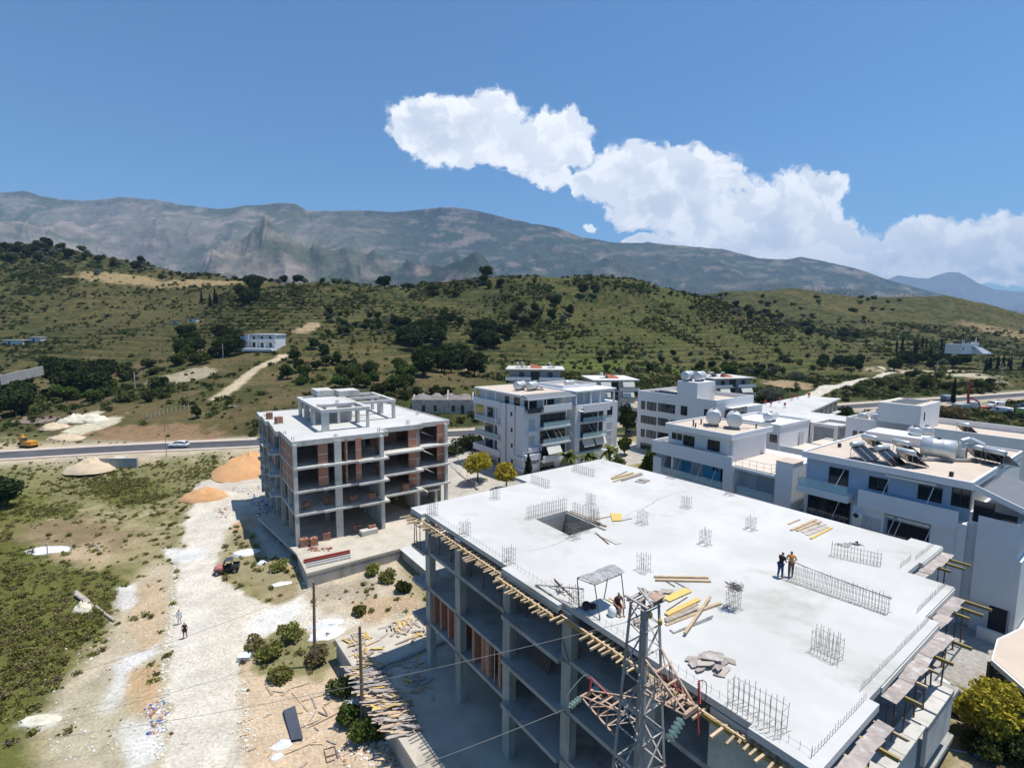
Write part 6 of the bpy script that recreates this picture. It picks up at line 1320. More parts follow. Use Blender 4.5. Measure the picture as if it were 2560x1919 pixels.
    if shoes:
        for k in 'lr': a_, b_ = Vector(J['an'+k][:3]), Vector(J['toe'+k][:3]); skin('shoe', {'a': (*(a_+Vector((0, .02, -.03))), .05), 'b': (*b_, .046)}, [('a', 'b')], shoes, t)
    return t
C_BLK = cloth('black_cloth', (.02, .018, .018)); C_JEAN = cloth('blue_denim', (.03, .06, .16)); C_OR = cloth('orange_cloth', (.62, .24, .05)); C_DKT = cloth('dark_brown_cloth', (.05, .04, .035)); C_WHT = cloth('white_cloth', (.72, .72, .72)); C_DRD = cloth('dark_maroon_cloth', (.07, .02, .018)); C_LBL = cloth('pale_blue_cloth', (.45, .55, .75))
p = at(1950, 1443, Z0); person('worker in dark t-shirt and blue jeans bending over the long wall rebar', p, 2.0, C_BLK, C_JEAN, lean=.18, arms={'l': [(.24, -.16, 1.15), (.15, -.38, 1.06)], 'r': [(-.24, -.16, 1.15), (-.12, -.38, 1.02)]}, shoes=M_BLACK, step=.06)
p = at(1976, 1442, Z0); person('worker in orange t-shirt and dark trousers beside the one in jeans', p, 2.7, C_OR, C_DKT, lean=.22, arms={'l': [(.29, -.12, 1.18), (.16, -.36, 1.02)], 'r': [(-.29, -.12, 1.18), (-.16, -.34, 1.00)]}, shoes=M_BLACK, step=.12)
p = at(1543, 1530, Z0); person('worker in dark clothes and shorts seated under the grey canopy', p+Vector((0, 0, -.48)), .35, C_DRD, C_BLK, pose='sit', lean=.15, trousers='short', arms={'l': [(.3, -.1, 1.16), (.18, -.32, 1.02)], 'r': [(-.3, -.1, 1.16), (-.18, -.3, 1.0)]})
st_ = thing('stool', 'low timber block the seated worker sits on', 'seat', p+Vector((0, .05, 0))); MB().box(-.22, -.18, 0, .22, .2, .34).build('block', M_WOODG, st_)
person('person in white clothes walking on the pale track behind the dark one', at(449, 1557, 0)+Vector((0, 0, zat(*at(449, 1557, 0)[:2]))), .4, C_WHT, C_WHT, step=.1, sleeves='long')
person('person in black t-shirt and shorts walking nearest on the pale track', at(463, 1594, 0)+Vector((0, 0, zat(*at(463, 1594, 0)[:2]))), .2, C_BLK, C_BLK, trousers='short', step=.16, shoes=M_BLACK)
wk = on_a(1476, 1790, 20.6); q_ = lw(20.9, wk[0], 9.7); person('worker in pale blue shirt stooping in the shade on an upper open floor', lw(20.9, on_a(1478, 1775, 20.9)[0], 9.7), 1.2, C_LBL, C_DKT, lean=1.05, arms={'l': [(.22, -.55, .95), (.18, -.6, .68)], 'r': [(-.22, -.55, .95), (-.18, -.6, .68)]})
# stacked metal sheets leaning on the second open floor
ss = on_a(*zA(60, 1345), 19.6); lean_ = thing('sheet_stack', 'row of long brown corrugated sheets leaning inside an upper open floor', 'sheets', lw(20.4, ss[0]-.2, 9.7), YAW_R)
for k in range(9): MB().bar((0, -.9+k*.22, .05), (.9, -.7+k*.22, 2.3), .16, .03, (1, 0, 0)).build('sheet', M_RUST, lean_)
# ---------------------------------------------------------------- lattice pylon close to the camera
PB = (16.35, 12.75); py = BLD('lattice_pylon', 'weathered steel lattice power pylon with two rusty cross arms and glass insulators', 'pylon', PB[0], PB[1], 2.2)
ztop = 20.85
def hw(z): return .43+(ztop-z)*.048
def leg(i, z): s = ((-1, -1), (1, -1), (1, 1), (-1, 1))[i]; w = hw(z); return Vector((PB[0]+s[0]*w, PB[1]+s[1]*w, z))
for i in range(4):
    s = ((-1, -1), (1, -1), (1, 1), (-1, 1))[i]; py.part('leg', MB().angle(leg(i, 2.2), leg(i, ztop), .13, .02, [(-s[0], 0, 0), (0, -s[1], 0)]), M_PYL)
lv = [2.2, 5.2, 7.8, 10.0, 12.0, 13.7, 15.3, 16.6, 17.8, 19.0, 20.0, 20.8]
for k in range(len(lv)-1):
    for i in range(4):
        j = (i+1) % 4; a_, b_ = (i, j) if k % 2 else (j, i)
        py.part('brace', MB().bar(leg(a_, lv[k]), leg(b_, lv[k+1]), .075, .02), M_PYL)
        if k % 2 == 0 or lv[k+1] > 15: py.part('brace', MB().bar(leg(i, lv[k+1]), leg(j, lv[k+1]), .07, .02), M_PYL)
# central post and platform wreckage on the head
py.part('mast', MB().bar((PB[0]-.12, PB[1], 13), (PB[0]-.12, PB[1], 20.9), .13).bar((PB[0]+.1, PB[1]+.1, 15.5), (PB[0]+.1, PB[1]+.1, 20.7), .1), M_PYL)
q = random.Random(21)
for (p, q2, w, h_) in (((-.6, -.45, 21.0), (.6, -.45, 21.0), .14, .07), ((-.62, .4, 21.0), (.62, .45, 21.02), .14, .07), ((-.55, -.6, 21.08), (-.5, .62, 21.08), .12, .06), ((.45, -.62, 21.1), (.5, .6, 21.1), .13, .06), ((-.5, -.1, 21.12), (.55, .1, 21.12), .12, .06), ((-.3, -.6, 21.17), (.3, .6, 21.2), .1, .05), ((.5, .5, 21.15), (-.3, -.5, 21.2), .1, .06)):
    py.part('head_bar', MB().bar((PB[0]+p[0], PB[1]+p[1], p[2]), (PB[0]+q2[0], PB[1]+q2[1], q2[2]), w, h_), q.choice([M_PYLR, M_PYL, M_WOODG]))
py.part('head_plate', MB().prism([(PB[0]-.1, PB[1]-.6), (PB[0]+.6, PB[1]-.55), (PB[0]+.55, PB[1]-.1), (PB[0]+.05, PB[1]-.15)], 21.2, 21.24), M_PYLR)
ins_ = MB().lathe([(0, .05), (.06, .1), (.2, .09), (.26, .04)], (PB[0]-.2, PB[1]-.45, 20.5), (0, 0, 1), 10).lathe([(0, .05), (.06, .1), (.2, .09), (.26, .04)], (PB[0]+.25, PB[1]-.6, 20.1), (0, 0, 1), 10); py.part('post_insulator', ins_, mat('yellow_ceramic', (.55, .36, .09), (.45, .3, .08), 3, .35))
def arm(sgn, zt, zb, L_):
    y0 = PB[1]; tip = Vector((PB[0], y0+sgn*L_, (zt+zb)/2-.15)); out = []
    tl = Vector((PB[0]-.3, y0+sgn*L_, zb)); tr = Vector((PB[0]+.3, y0+sgn*L_, zb))
    li = (3, 2) if sgn > 0 else (0, 1)
    for i_, tp in zip(li, (tl, tr)):
        py.part('arm_chord', MB().bar(leg(i_, zb), tp, .085, .03), M_PYLR); py.part('arm_chord', MB().bar(leg(i_, zt), tp+Vector((0, 0, .12)), .085, .03), M_PYLR)
        for k in range(1, 4):
            f_ = k/4; a_ = leg(i_, zb).lerp(tp, f_); b_ = leg(i_, zt).lerp(tp+Vector((0, 0, .12)), f_); b2 = leg(i_, zt).lerp(tp+Vector((0, 0, .12)), max(0, f_-.25))
            py.part('arm_brace', MB().bar(a_, b_, .05, .018), M_PYLR); py.part('arm_brace', MB().bar(a_, b2, .05, .018), M_PYLR)
    for k in range(1, 4):
        f_ = k/4; a_ = leg(li[0], zb).lerp(tl, f_); b_ = leg(li[1], zb).lerp(tr, f_); c2 = leg(li[1], zb).lerp(tr, max(0, f_-.25)); py.part('arm_brace', MB().bar(a_, b_, .09, .02), M_PYLR); py.part('arm_brace', MB().bar(a_, c2, .05, .018), M_PYLR)
        a_ = leg(li[0], zt).lerp(tl, f_); b_ = leg(li[1], zt).lerp(tr, f_); py.part('arm_brace', MB().bar(a_, b_, .09, .02), M_PYLR)
    py.part('arm_tip', MB().box(tl.x-.12, tl.y-.05, zb-.05, tr.x+.12, tl.y+.05, zb+.14), M_PYLR)
    return tl, tr
tlR, trR = arm(-1, 18.9, 17.5, 2.35); tlL, trL = arm(1, 15.9, 14.75, 3.2)
M_DISC = mat('glass_insulator', (.42, .55, .50), (.36, .48, .44), 3, .12, spec=.8)
def string(name, p, d, n, sp=.17, R_=.15):
    d = Vector(d).normalized(); M_ = MB().tube(p, Vector(p)+d*sp*(n+.6), .02, 5)
    M_.cm = 0
    for k in range(n): M_.lathe([(0, .05), (.03, R_), (.05, R_*.9), (.07, .04)], Vector(p)+d*sp*(k+.5), d, 14)
    py.part(name, M_, M_DISC, smooth=False); return Vector(p)+d*sp*(n+.6)
eL = string('insulator_string', tlL+Vector((-.1, 0, .05)), (-.95, -.05, -.12), 4)
eR = string('insulator_string', trR+Vector((-.7, .1, -.1)), (-.8, -.1, -.3), 5, .19, .19)
M_POLY = mat('red_polymer_insulator', (.55, .07, .06), (.45, .05, .045), 4, .4)
def poly_ins(p, q2, r=.035, sheds=True):
    p = Vector(p); q2 = Vector(q2); M_ = MB().tube(p, q2, r, 7); L_ = (q2-p).length; d = (q2-p).normalized()
    if sheds:
        for k in range(int(L_/.09)): M_.lathe([(0, r), (.012, r*2.0), (.03, r)], p+d*(.05+k*.09), d, 8)
    return py.part('polymer_insulator', M_, M_POLY)
poly_ins(trL+Vector((-.1, 0, .1)), trL+Vector((-.05, 0, .85))); poly_ins(trL+Vector((-.05, 0, .85)), trL+Vector((.15, -1.5, .35)), .03, False); poly_ins(trR+Vector((.25, 0, .1)), trR+Vector((.3, .1, 1.0))); poly_ins(trR+Vector((.2, 0, .05)), trR+Vector((.0, 1.7, .5)), .03, False); poly_ins(trR+Vector((.1, -.05, .0)), trR+Vector((-.1, -.25, -.8)), .03, False)
j1 = MB(); P0_ = eL; P3 = trL+Vector((-.05, 0, .87)); j1.path(catmull([P0_, P0_+Vector((.05, .15, .5)), P3+Vector((-.35, .1, .12)), P3], 6), .016, 5); py.part('jumper_cable', j1, M_STEEL)
j2 = MB(); P3 = trR+Vector((.3, .1, 1.02)); j2.path(catmull([P3, P3+Vector((.35, -.1, -.2)), trR+Vector((.45, -.1, .2)), trR+Vector((.1, -.1, -.1))], 6), .016, 5); py.part('jumper_cable', j2, M_BLACK)
M_WIRE = mat('aluminium_wire', (.34, .32, .30), (.28, .26, .25), 3, .5); M_WIRED = mat('dark_wire', (.12, .105, .10), (.09, .08, .075), 3, .7)
def wire(p, q2, sag, r, label, m_=M_WIRE, n=26):
    p = Vector(p); q2 = Vector(q2); pts = [p.lerp(q2, i/n)-Vector((0, 0, sag*4*(i/n)*(1-i/n))) for i in range(n+1)]
    o = MB().path([x-p for x in pts], r, 5).build('power_line', m_); o.location = p; tag(o, label, 'power line', 'power lines leaving the pylon and poles'); return o
pw = lambda P: lw(P[0], P[1], P[2])
wire(pw(eL), aty(620, 2055, 24), .25, .016, 'thick pale power line leaving the lower arm toward the bottom edge')
wire(lw(PB[0]-.3, PB[1]+.4, 20.0), aty(-260, 1880, 31), 1.0, .011, 'thin power line from the pylon head across the pale track')
p1_ = at(787, 1664, 0); p2_ = at(907, 1812, 0)
# ---------------------------------------------------------------- timber poles, lamp posts
def tpole(p, h, lean_, label, cross=True):
    p = Vector((p[0], p[1], zat(p[0], p[1])-.15)); t = thing('utility_pole', label, 'utility pole', p); MB().tube((0, 0, 0), (lean_[0], lean_[1], h), .17, 10, .11).build('pole', M_POLE, t)
    for zf__ in (.93, .72): MB().tube(Vector((lean_[0], lean_[1], h))*zf__+Vector((-.28, 0, 0)), Vector((lean_[0], lean_[1], h))*zf__+Vector((.3, .1, 0)), .03, 6).build('bracket', M_RUST, t)
    return Vector((p.x+lean_[0], p.y+lean_[1], p.z+h))
tp1 = tpole(p1_, 8.5, (.1, .2), 'old timber pole standing by the track verge, farther of two'); tp2 = tpole(p2_, 8.6, (-.1, .15), 'old timber pole close to the podium wall, nearer of two')
wire(tp1-Vector((0, 0, .6)), aty(-300, 1815, 36), .8, .011, 'thin wire from the farther timber pole toward the left meadow', M_WIRED)
wire(tp1-Vector((0, 0, .9)), lw(28, 64, 2.9), .4, .009, 'thin wire from the farther timber pole over the pit', M_WIRED); wire(tp2-Vector((0, 0, .7)), aty(-300, 1900, 33), .7, .010, 'thin wire from the nearer timber pole toward the left', M_WIRED)
def lamp(u, v_, z, h, label, y=None):
    p = at(u, v_, z); t = thing('lamp_post', label, 'lamp post', Vector((p.x, p.y, zat(p.x, p.y)-.1))); MB().tube((0, 0, 0), (0, 0, h), .07, 7, .045).build('post', M_STEEL, t); MB().tube((0, 0, h), (.5, .1, h+.12), .04, 6).build('lamp_arm', M_STEEL, t); MB().box(.3, 0, h+.06, .75, .2, h+.16).build('lamp_head', M_STEEL, t)
lamp(416, 1138, 3, 8.0, 'tall thin lamp post on the verge beside the passing white car'); lamp(1145, 1176, 3, 3.6, 'low lamp post behind the brick-infilled building')
lamp(2148, 912, 8, 6, 'thin pole beside the country lane, left one'); lamp(2100, 985, 7, 5, 'thin pole beside the country lane, right one')
for u, v_, Y, lab in ((120, 905, 190, 'white roadside pole low on the left hillside'), (333, 905, 185, 'thin white pole right of the left thicket'), (557, 878, 225, 'white pole just left of the hillside villa'), (2343, 920, 240, 'pale pole among the dark trees'), (2505, 930, 240, 'pale pole at the right hedge')):
    p = aty(u, v_, Y); p.z = zat(p.x, p.y); t = thing('pole', lab, 'pole', p); MB().tube((0, 0, -.3), (0, 0, 6.2), .12, 6).build('shaft', M_OFFW, t)
# ---------------------------------------------------------------- cars and machines
def loft(M_, secs):
    n = len(secs[0]); o = [];
    for s in secs: o.extend(s)
    fs = [(k*n+i, k*n+(i+1) % n, (k+1)*n+(i+1) % n, (k+1)*n+i) for k in range(len(secs)-1) for i in range(n)]
    fs += [tuple(range(n-1, -1, -1)), tuple(range((len(secs)-1)*n, len(secs)*n))]; M_.add(o, fs); return M_
def car(label, loc, rz, paint, L_=4.4, Wd=1.78, H_=1.5, kind='hatch', group='cars'):
    t = thing('car', label, 'car', loc, rz)
    def sec(x, w, zb, zt, r=.12): return [(x, -w/2+r, zb), (x, w/2-r, zb), (x, w/2, zb+r), (x, w/2, zt-r*1.2), (x, w/2-r*1.2, zt), (x, -w/2+r*1.2, zt), (x, -w/2, zt-r*1.2), (x, -w/2, zb+r)]
    hx = L_/2; b = MB()      # front at +x
    loft(b, [sec(-hx, Wd*.8, .35, .75), sec(-hx+.08, Wd*.93, .25, .95), sec(-hx*.75, Wd, .2, 1.0), sec(0, Wd, .2, .98), sec(hx*.45, Wd, .2, .95), sec(hx*.8, Wd*.97, .22, .84), sec(hx-.08, Wd*.88, .28, .72), sec(hx, Wd*.74, .36, .6)])
    b.build('body', paint, t, True)
    rear = -hx+.12 if kind == 'hatch' else -hx*.62
    def cs(x, w, zt): return [(x, -w/2-.06, .9), (x, w/2+.06, .9), (x, w/2, zt-.06), (x, w/2-.14, zt), (x, -w/2+.14, zt), (x, -w/2, zt-.06)]
    c = MB(); loft(c, [cs(rear, Wd*.80, 1.0), cs(rear+.42, Wd*.78, H_-.08), cs(rear+1.1, Wd*.78, H_), cs(hx*.02, Wd*.78, H_-.01), cs(hx*.18, Wd*.78, H_-.1), cs(hx*.52, Wd*.80, .96)]); c.build('glasshouse', M_GLASS, t, True)
    rf = MB(); loft(rf, [[(x, -w/2, z-.05), (x, w/2, z-.05), (x, w/2-.06, z+.02), (x, -w/2+.06, z+.02)] for x, w, z in ((rear+.4, Wd*.74, H_-.07), (rear+1.1, Wd*.77, H_+.005), (hx*.02, Wd*.77, H_), (hx*.2, Wd*.72, H_-.09))]); rf.build('roof', paint, t, True)
    for s in (-1, 1):
        pl_ = MB(); pl_.bar((hx*.15, s*Wd*.40, H_-.06), (hx*.55, s*Wd*.46, .93), .06); pl_.bar((rear+.5, s*Wd*.40, H_-.06), (rear+.02, s*Wd*.45, .95), .1); pl_.bar((-.1, s*Wd*.405, H_-.05), (-.1, s*Wd*.47, .95), .06); pl_.build('pillar', paint, t)
        MB().lathe([(0, .05), (.03, .1), (.05, .1), (.06, .02)], (hx-.14, s*Wd*.32, .64), (1, 0, .15), 10).build('headlight', M_CHROME, t)
        MB().box(-hx+.02, s*Wd*.36-.13, .72, -hx+.08, s*Wd*.36+.13, .86).build('tail_light', M_REDPAINT, t); MB().box(hx*.3, s*(Wd/2+.04)-.1*(s < 0), .92, hx*.3+.12, s*(Wd/2+.04)+.1*(s > 0), 1.05).build('mirror', paint, t)
        for x in (-hx*.62, hx*.62):
            w_ = MB().lathe([(0, .2), (.01, .3), (.03, .33), (.19, .33), (.21, .3), (.22, .2)], (x, s*Wd/2-(.2 if s > 0 else -.2)-.02*s, .33), (0, s, 0), 16).build('wheel', M_BLACK, t); MB().lathe([(0, .19), (.012, .17)], (x, s*Wd/2+.003*s, .33), (0, s, 0), 12).build('rim', M_CHROME, w_)
    MB().box(hx-.03, -.28, .36, hx+.015, .28, .47).build('grille', M_BLACK, t)
    return t
pc = at(447, 1117, 3.05); rdir = math.atan2((RCS[40]-RCS[30]).y, (RCS[40]-RCS[30]).x)
car('white hatchback driving on the asphalt road, nose to the left', Vector((pc.x, pc.y, 3.08)), math.pi+.06, M_CARW)
zc_ = zat(*lw(44.6, 8.6)[:2]); car('white car parked in the shade beside the building site', lw(44.6, 8.9, zc_), YAW_R-math.pi/2, M_CARW, 4.5, 1.82, 1.5)
car('black car parked at the corner of the block with black windows', (lambda p: Vector((p.x, p.y, zat(p.x, p.y))))(at(1578, 1098, 5.3)), .9, M_CARB)
pcar = lw(49.5, 5.0); car('silver car under the carport at the lower right', Vector((pcar.x, pcar.y, zat(pcar.x, pcar.y))), YAW_R-math.pi/2, M_CARG)
# three-wheeled utility vehicle
u_ = at(568, 1433, 0); uv = thing('utility_truck', 'small dark utility truck with faded red bonnet parked on the pale track', 'utility truck', Vector((u_.x, u_.y, zat(u_.x, u_.y))), math.pi+.35)
loft(MB(), [[(x, -w, zb), (x, w, zb), (x, w, zt-.08), (x, w-.1, zt), (x, -w+.1, zt), (x, -w, zt-.08)] for x, w, zb, zt in ((.35, .62, .45, 1.05), (.9, .6, .45, 1.02), (1.35, .55, .5, .92), (1.5, .42, .55, .75))]).build('bonnet', mat('faded_red_paint', (.45, .18, .15), (.38, .15, .13), 2, .5), uv, True)
MB().box(-1.45, -.65, .45, .35, .65, .7).build('chassis', M_BLACK, uv); MB().box(-.55, -.55, .7, .15, .55, .95).build('seat', M_BLACK, uv)
for s in (-1, 1):
    MB().tube((.32, s*.58, .9), (.1, s*.55, 1.75), .035, 6).tube((-.7, s*.58, .7), (-.6, s*.55, 1.75), .035, 6).build('cab_frame', M_BLACK, uv); MB().box(-1.45, s*.65-.02, .7, -.7, s*.65+.02, 1.05).build('bed_side', M_CARG, uv)
    for x, r in ((-1.0, .34), (1.05, .32)): w_ = MB().lathe([(0, r*.6), (.02, r*.95), (.05, r), (.2, r), (.24, r*.6)], (x, s*.6, r), (0, s, 0), 14).build('wheel', M_BLACK, uv); MB().lathe([(0, r*.5), (.015, r*.45)], (x, s*.845, r), (0, s, 0), 10).build('rim', M_STEEL, w_)
MB().box(-.7, -.58, 1.74, .15, .58, 1.8).build('cab_roof', M_CARG, uv); MB().box(.28, -.5, 1.0, .32, .5, 1.6).build('windscreen', M_GLASS, uv); MB().box(-1.5, -.65, .7, -1.45, .65, 1.05).build('tailgate', M_CARG, uv)
# yellow mini excavator
e_ = at(72, 1116, 3.1); ex = thing('excavator', 'yellow mini excavator with dark cab standing beyond the asphalt road', 'excavator', Vector((e_.x, e_.y, zat(e_.x, e_.y))), 2.9)
for s in (-1, 1): MB().prism([(-1.3, s*.8-.2), (1.3, s*.8-.2), (1.3, s*.8+.2), (-1.3, s*.8+.2)], .08, .5).lathe([(-.2, .27), (.2, .27)], (1.3, s*.8, .29), (0, 1, 0), 12).lathe([(-.2, .27), (.2, .27)], (-1.3, s*.8, .29), (0, 1, 0), 12).build('track', M_BLACK, ex)
MB().prism([(-1.9, -.75), (-1.6, -.98), (.5, -.98), (.5, .98), (-1.6, .98), (-1.9, .75)], .62, 1.6).build('engine_housing', M_YELM, ex); MB().prism([(.1, .1), (1.2, .1), (1.2, .95), (.1, .95)], .7, 2.45).build('cab', M_GLASS, ex); MB().box(.05, .05, 2.45, 1.25, 1.0, 2.55).build('cab_roof', M_YELM, ex); MB().box(-.4, -.3, .45, .4, .3, .64).build('turntable', M_BLACK, ex)
MB().bar((1.0, -.3, 1.2), (2.4, -.3, 2.9), .24, .3).bar((2.4, -.3, 2.9), (3.5, -.3, 2.4), .2, .26).build('boom', M_YELM, ex); MB().bar((3.5, -.3, 2.4), (3.3, -.3, .9), .18, .22).build('dipper', M_YELM, ex); MB().prism([(3.0, -.6), (3.6, -.6), (3.6, 0), (3.0, 0)], .3, .9).build('bucket', M_BLACK, ex)
# crane truck and vans far right
c0 = at(2415, 1024, 6.6); ct = thing('crane_truck', 'white truck with tall red loading crane beyond the long low house', 'truck', Vector((c0.x, c0.y, zat(c0.x, c0.y))), .1)
MB().box(-4.2, -1.2, .7, 2.2, 1.2, 1.0).build('chassis', M_BLACK, ct); MB().box(-4.2, -1.25, 1.0, .6, 1.25, 2.3).build('cargo_body', M_TANK, ct); MB().prism([(1.2, -1.2), (3.2, -1.1), (3.3, 1.1), (1.2, 1.2)], .8, 2.9).build('cab', M_CARW, ct); MB().box(3.1, -.95, 1.8, 3.31, .95, 2.7).build('windscreen', M_GLASS, ct)
MB().bar((.9, 0, 1.0), (.2, 0, 5.2), .5).build('crane_mast', M_REDPAINT, ct); MB().bar((.3, 0, 5.0), (.9, 0, 10.4), .42, .55).build('crane_boom', M_REDPAINT, ct); MB().bar((.4, 0, 4.6), (4.2, 0, 3.0), .35, .4).bar((4.2, 0, 3.1), (5.0, 0, 1.5), .3, .35).build('crane_jib', M_REDPAINT, ct); MB().box(5.2, -1, .4, 8.0, 1, 1.3).build('trailer', M_REDPAINT, ct)
for x in (-3.2, -2.1, 2.2):
    for s in (-1, 1): MB().lathe([(0, .35), (.02, .48), (.28, .48), (.3, .35)], (x, s*.95, .5), (0, s, 0), 14).build('wheel', M_BLACK, ct)
def van(u, v_, rz, label, paint, z=6.7):
    p = at(u, v_, z); t = thing('van', label, 'van', Vector((p.x, p.y, zat(p.x, p.y))), rz)
    loft(MB(), [[(x, -.95, .35), (x, .95, .35), (x, .95, zt-.15), (x, .85, zt), (x, -.85, zt), (x, -.95, zt-.15)] for x, zt in ((-2.6, 2.2), (-2.5, 2.35), (.9, 2.35), (1.5, 1.55), (2.4, 1.2), (2.55, .9))]).build('body', paint, t, True)
    MB().bar((1.0, 0, 2.2), (1.5, 0, 1.62), 1.6, .03).build('windscreen', M_GLASS, t); MB().box(.1, -.97, 1.45, 1.0, .97, 2.0).build('side_window', M_GLASS, t)
    for x in (-1.6, 1.6):
        for s in (-1, 1): MB().lathe([(0, .25), (.02, .34), (.2, .34), (.22, .25)], (x, s*.78, .34), (0, s, 0), 12).build('wheel', M_BLACK, t)
van(2488, 1019, 3.3, 'white van parked on the gravel right of the crane truck', M_CARW); van(2502, 1034, 1.9, 'small white van facing the camera on the gravel', M_CARW); van(2368, 1003, .4, 'blue-grey box van at the roadside left of the crane truck', mat('blue_grey_paint', (.25, .31, .37), (.22, .28, .33), 1, .5))
for i, (u, v_, rz, lab) in enumerate(((2549, 1024, .2, 'dark car parked at the right edge by the white container'), (2563, 1018, .3, 'dark car farthest right on the gravel'))):
    p = at(u, v_, 6.8); car(lab, Vector((p.x, p.y, zat(p.x, p.y))), rz, M_CARB)
p = at(2575, 1038, 6.8); cn_ = thing('container', 'long white container with a yellow-green end by the gravel yard', 'container', Vector((p.x, p.y, zat(p.x, p.y))), .25); MB().box(-4, -1.2, .3, 4, 1.2, 2.6).build('box', M_CARW, cn_); MB().box(-4.05, -1.1, .5, -4, 1.1, 2.4).build('end_panel', mat('lime_paint', (.45, .55, .12), (.4, .5, .1), 1, .6), cn_)
# ---------------------------------------------------------------- brick pallets, beams on the terrace
M_BRB = mat('stacked_clay_blocks', (.40, .20, .14), (.32, .15, .10), 3, .85, .3, 8, stain=(.22, .10, .07), sscale=3)
bpm = []
q = random.Random(8)
for k in range(3):
    M_ = MB()
    for i in range(4):
        for j in range(3):
            for l in range(4):
                if q.random() < .06 and l == 3: continue
                x = -.5+i*.25; y = -.45+j*.3; z = .12+l*.24; M_.box(x, y, z, x+.24, y+.285, z+.23)
    bpm.append((M_.mesh('brick_stack', M_BRB), MB().box(-.55, -.5, 0, .55, .5, .05).box(-.55, -.5, .07, .55, .5, .115).box(-.5, -.45, .05, -.4, .45, .07).mesh('pallet', M_WOODG)))
zq = cr(640, 1160, 7.37); zr = cr(880, 1160, 7.37); zs = cr(640, 960, 7.37)
def pallet(f, x, y, z, label):
    p = at(*f(x, y), z+.01); t = thing('brick_pallet', label, 'brick pallet', p, YAW_L+q.uniform(-.3, .3), 'pallets of clay blocks in the brick-infilled building'); a, b = q.choice(bpm); inst(a, 'brick_stack', t); inst(b, 'pallet', t)
for x, y, z, lab in ((910, 830, 6.6, 'leftmost brick pallet on the second open floor'), (1340, 735, 6.6, 'second brick pallet from the left on the second open floor'), (1780, 700, 6.6, 'brick pallet just right of the column on the second open floor'), (2140, 655, 6.6, 'large brick pallet at the right of the second open floor'),
                      (890, 1505, 2.2, 'front left brick pallet at terrace level'), (1060, 1490, 2.2, 'dark brick pallet beside the front left one'), (1300, 1380, 2.2, 'brick pallet left of the middle column at terrace level'), (1860, 1240, 2.2, 'brick pallet right of the middle column at terrace level'), (2130, 1240, 2.2, 'rightmost brick pallet at terrace level')): pallet(zq, x, y, z, lab)
pallet(zr, 985, 480, 6.6, 'lone brick pallet near the kinked slab edge'); pallet(zs, 250, 640, 16.62, 'left reddish stack on the roof of the brick building'); pallet(zs, 420, 720, 16.62, 'right reddish stack on the roof of the brick building')
G5 = 'steel beams laid on the terrace edge'
for k, (p, q2, m_) in enumerate((((1240, 700), (1640, 615), M_RED), ((1245, 715), (1642, 632), M_RED), ((1262, 735), (1645, 650), M_TANK), ((1270, 752), (1648, 668), M_TANK))):
    plank(zY, p, q2, .24, 2.24, m_, 'steel_beam', ('rear red', 'front red', 'rear white', 'front white')[k]+' beam of the stack on the terrace edge', 'steel beam', G5, .2, .02)
sc_ = thing('rubble_heap', 'scatter of dark rubble at the foot of the brick building', 'rubble', at(*zq(1150, 1570), 2.2)); M_ = MB()
for i in range(26): x, y = q.uniform(-1.6, 1.6), q.uniform(-.5, .5); s = q.uniform(.08, .2); M_.box(x-s, y-s, 0, x+s*q.uniform(.5, 1.4), y+s, s*q.uniform(.6, 1.4))
M_.build('rubble', M_BRB, sc_)['kind'] = 'stuff'
# ---------------------------------------------------------------- boards all over the podium edge
G6 = 'loose boards piled along the podium edge'
pmat = [M_WOOD, M_WOODG, M_WOODG, M_PLY, M_WOOD, M_PLYG, M_WOODG]
bms = [MB().box(-.5, -w/2, 0, .5, w/2, .03).mesh('board', m_) for w in (.1, .16, .24) for m_ in (M_WOOD, M_WOODG, M_PLYG)]+[MB().box(-.5, -.1, 0, .5, .1, .03).mesh('board', M_PLY)]
q = random.Random(31)
def board(a, b, z, L_, rz, label, group, tilt=0, roll=0):
    o = inst(q.choice(bms), 'board', None, lw(a, b, z), (roll, tilt, rz), (L_, 1, 1)); tag(o, label, 'board', group); return o
for i in range(175):
    f_ = q.random(); b = 32.4+f_*9.8; wdt = .9+.35*math.sin(f_*3); a = 14.35+q.uniform(-.75, .95)*wdt
    board(a, b, 2.22+q.random()*.55*(1-abs(a-14.9)/1.6), q.uniform(.9, 2.2), YAW_R-.55+q.gauss(0, .22), 'weathered board in the long jumbled pile along the podium edge', G6, q.uniform(-.12, .12), q.uniform(-.2, .2))
for i in range(48):
    board(q.uniform(15.5, 19), q.uniform(34, 41), 2.22+q.random()*.12, q.uniform(.4, 1.3), q.uniform(0, 3.1), 'scrap board strewn in the shade on the podium', 'scrap boards strewn in the shade', q.uniform(-.06, .06))
for i in range(46):
    board(14.6+abs(q.gauss(0, 1.2)), q.uniform(42.5, 46.6), 2.22+q.random()*.15, q.uniform(.5, 1.6), q.choice((YAW_R+.2, YAW_R-1.0, YAW_R-1.2))+q.gauss(0, .3), 'board lying on the sunlit corner of the podium', 'boards on the sunlit podium corner', q.uniform(-.05, .05))
for i in range(44):
    board(q.uniform(18.5, 22), q.uniform(42.2, 46.2), 2.22+q.random()*.2, q.uniform(.4, 1.6), q.uniform(0, 3.1), 'board in the scrap heap at the far end of the podium', 'scrap heap at the podium far end', q.uniform(-.1, .1), q.uniform(-.1, .1))
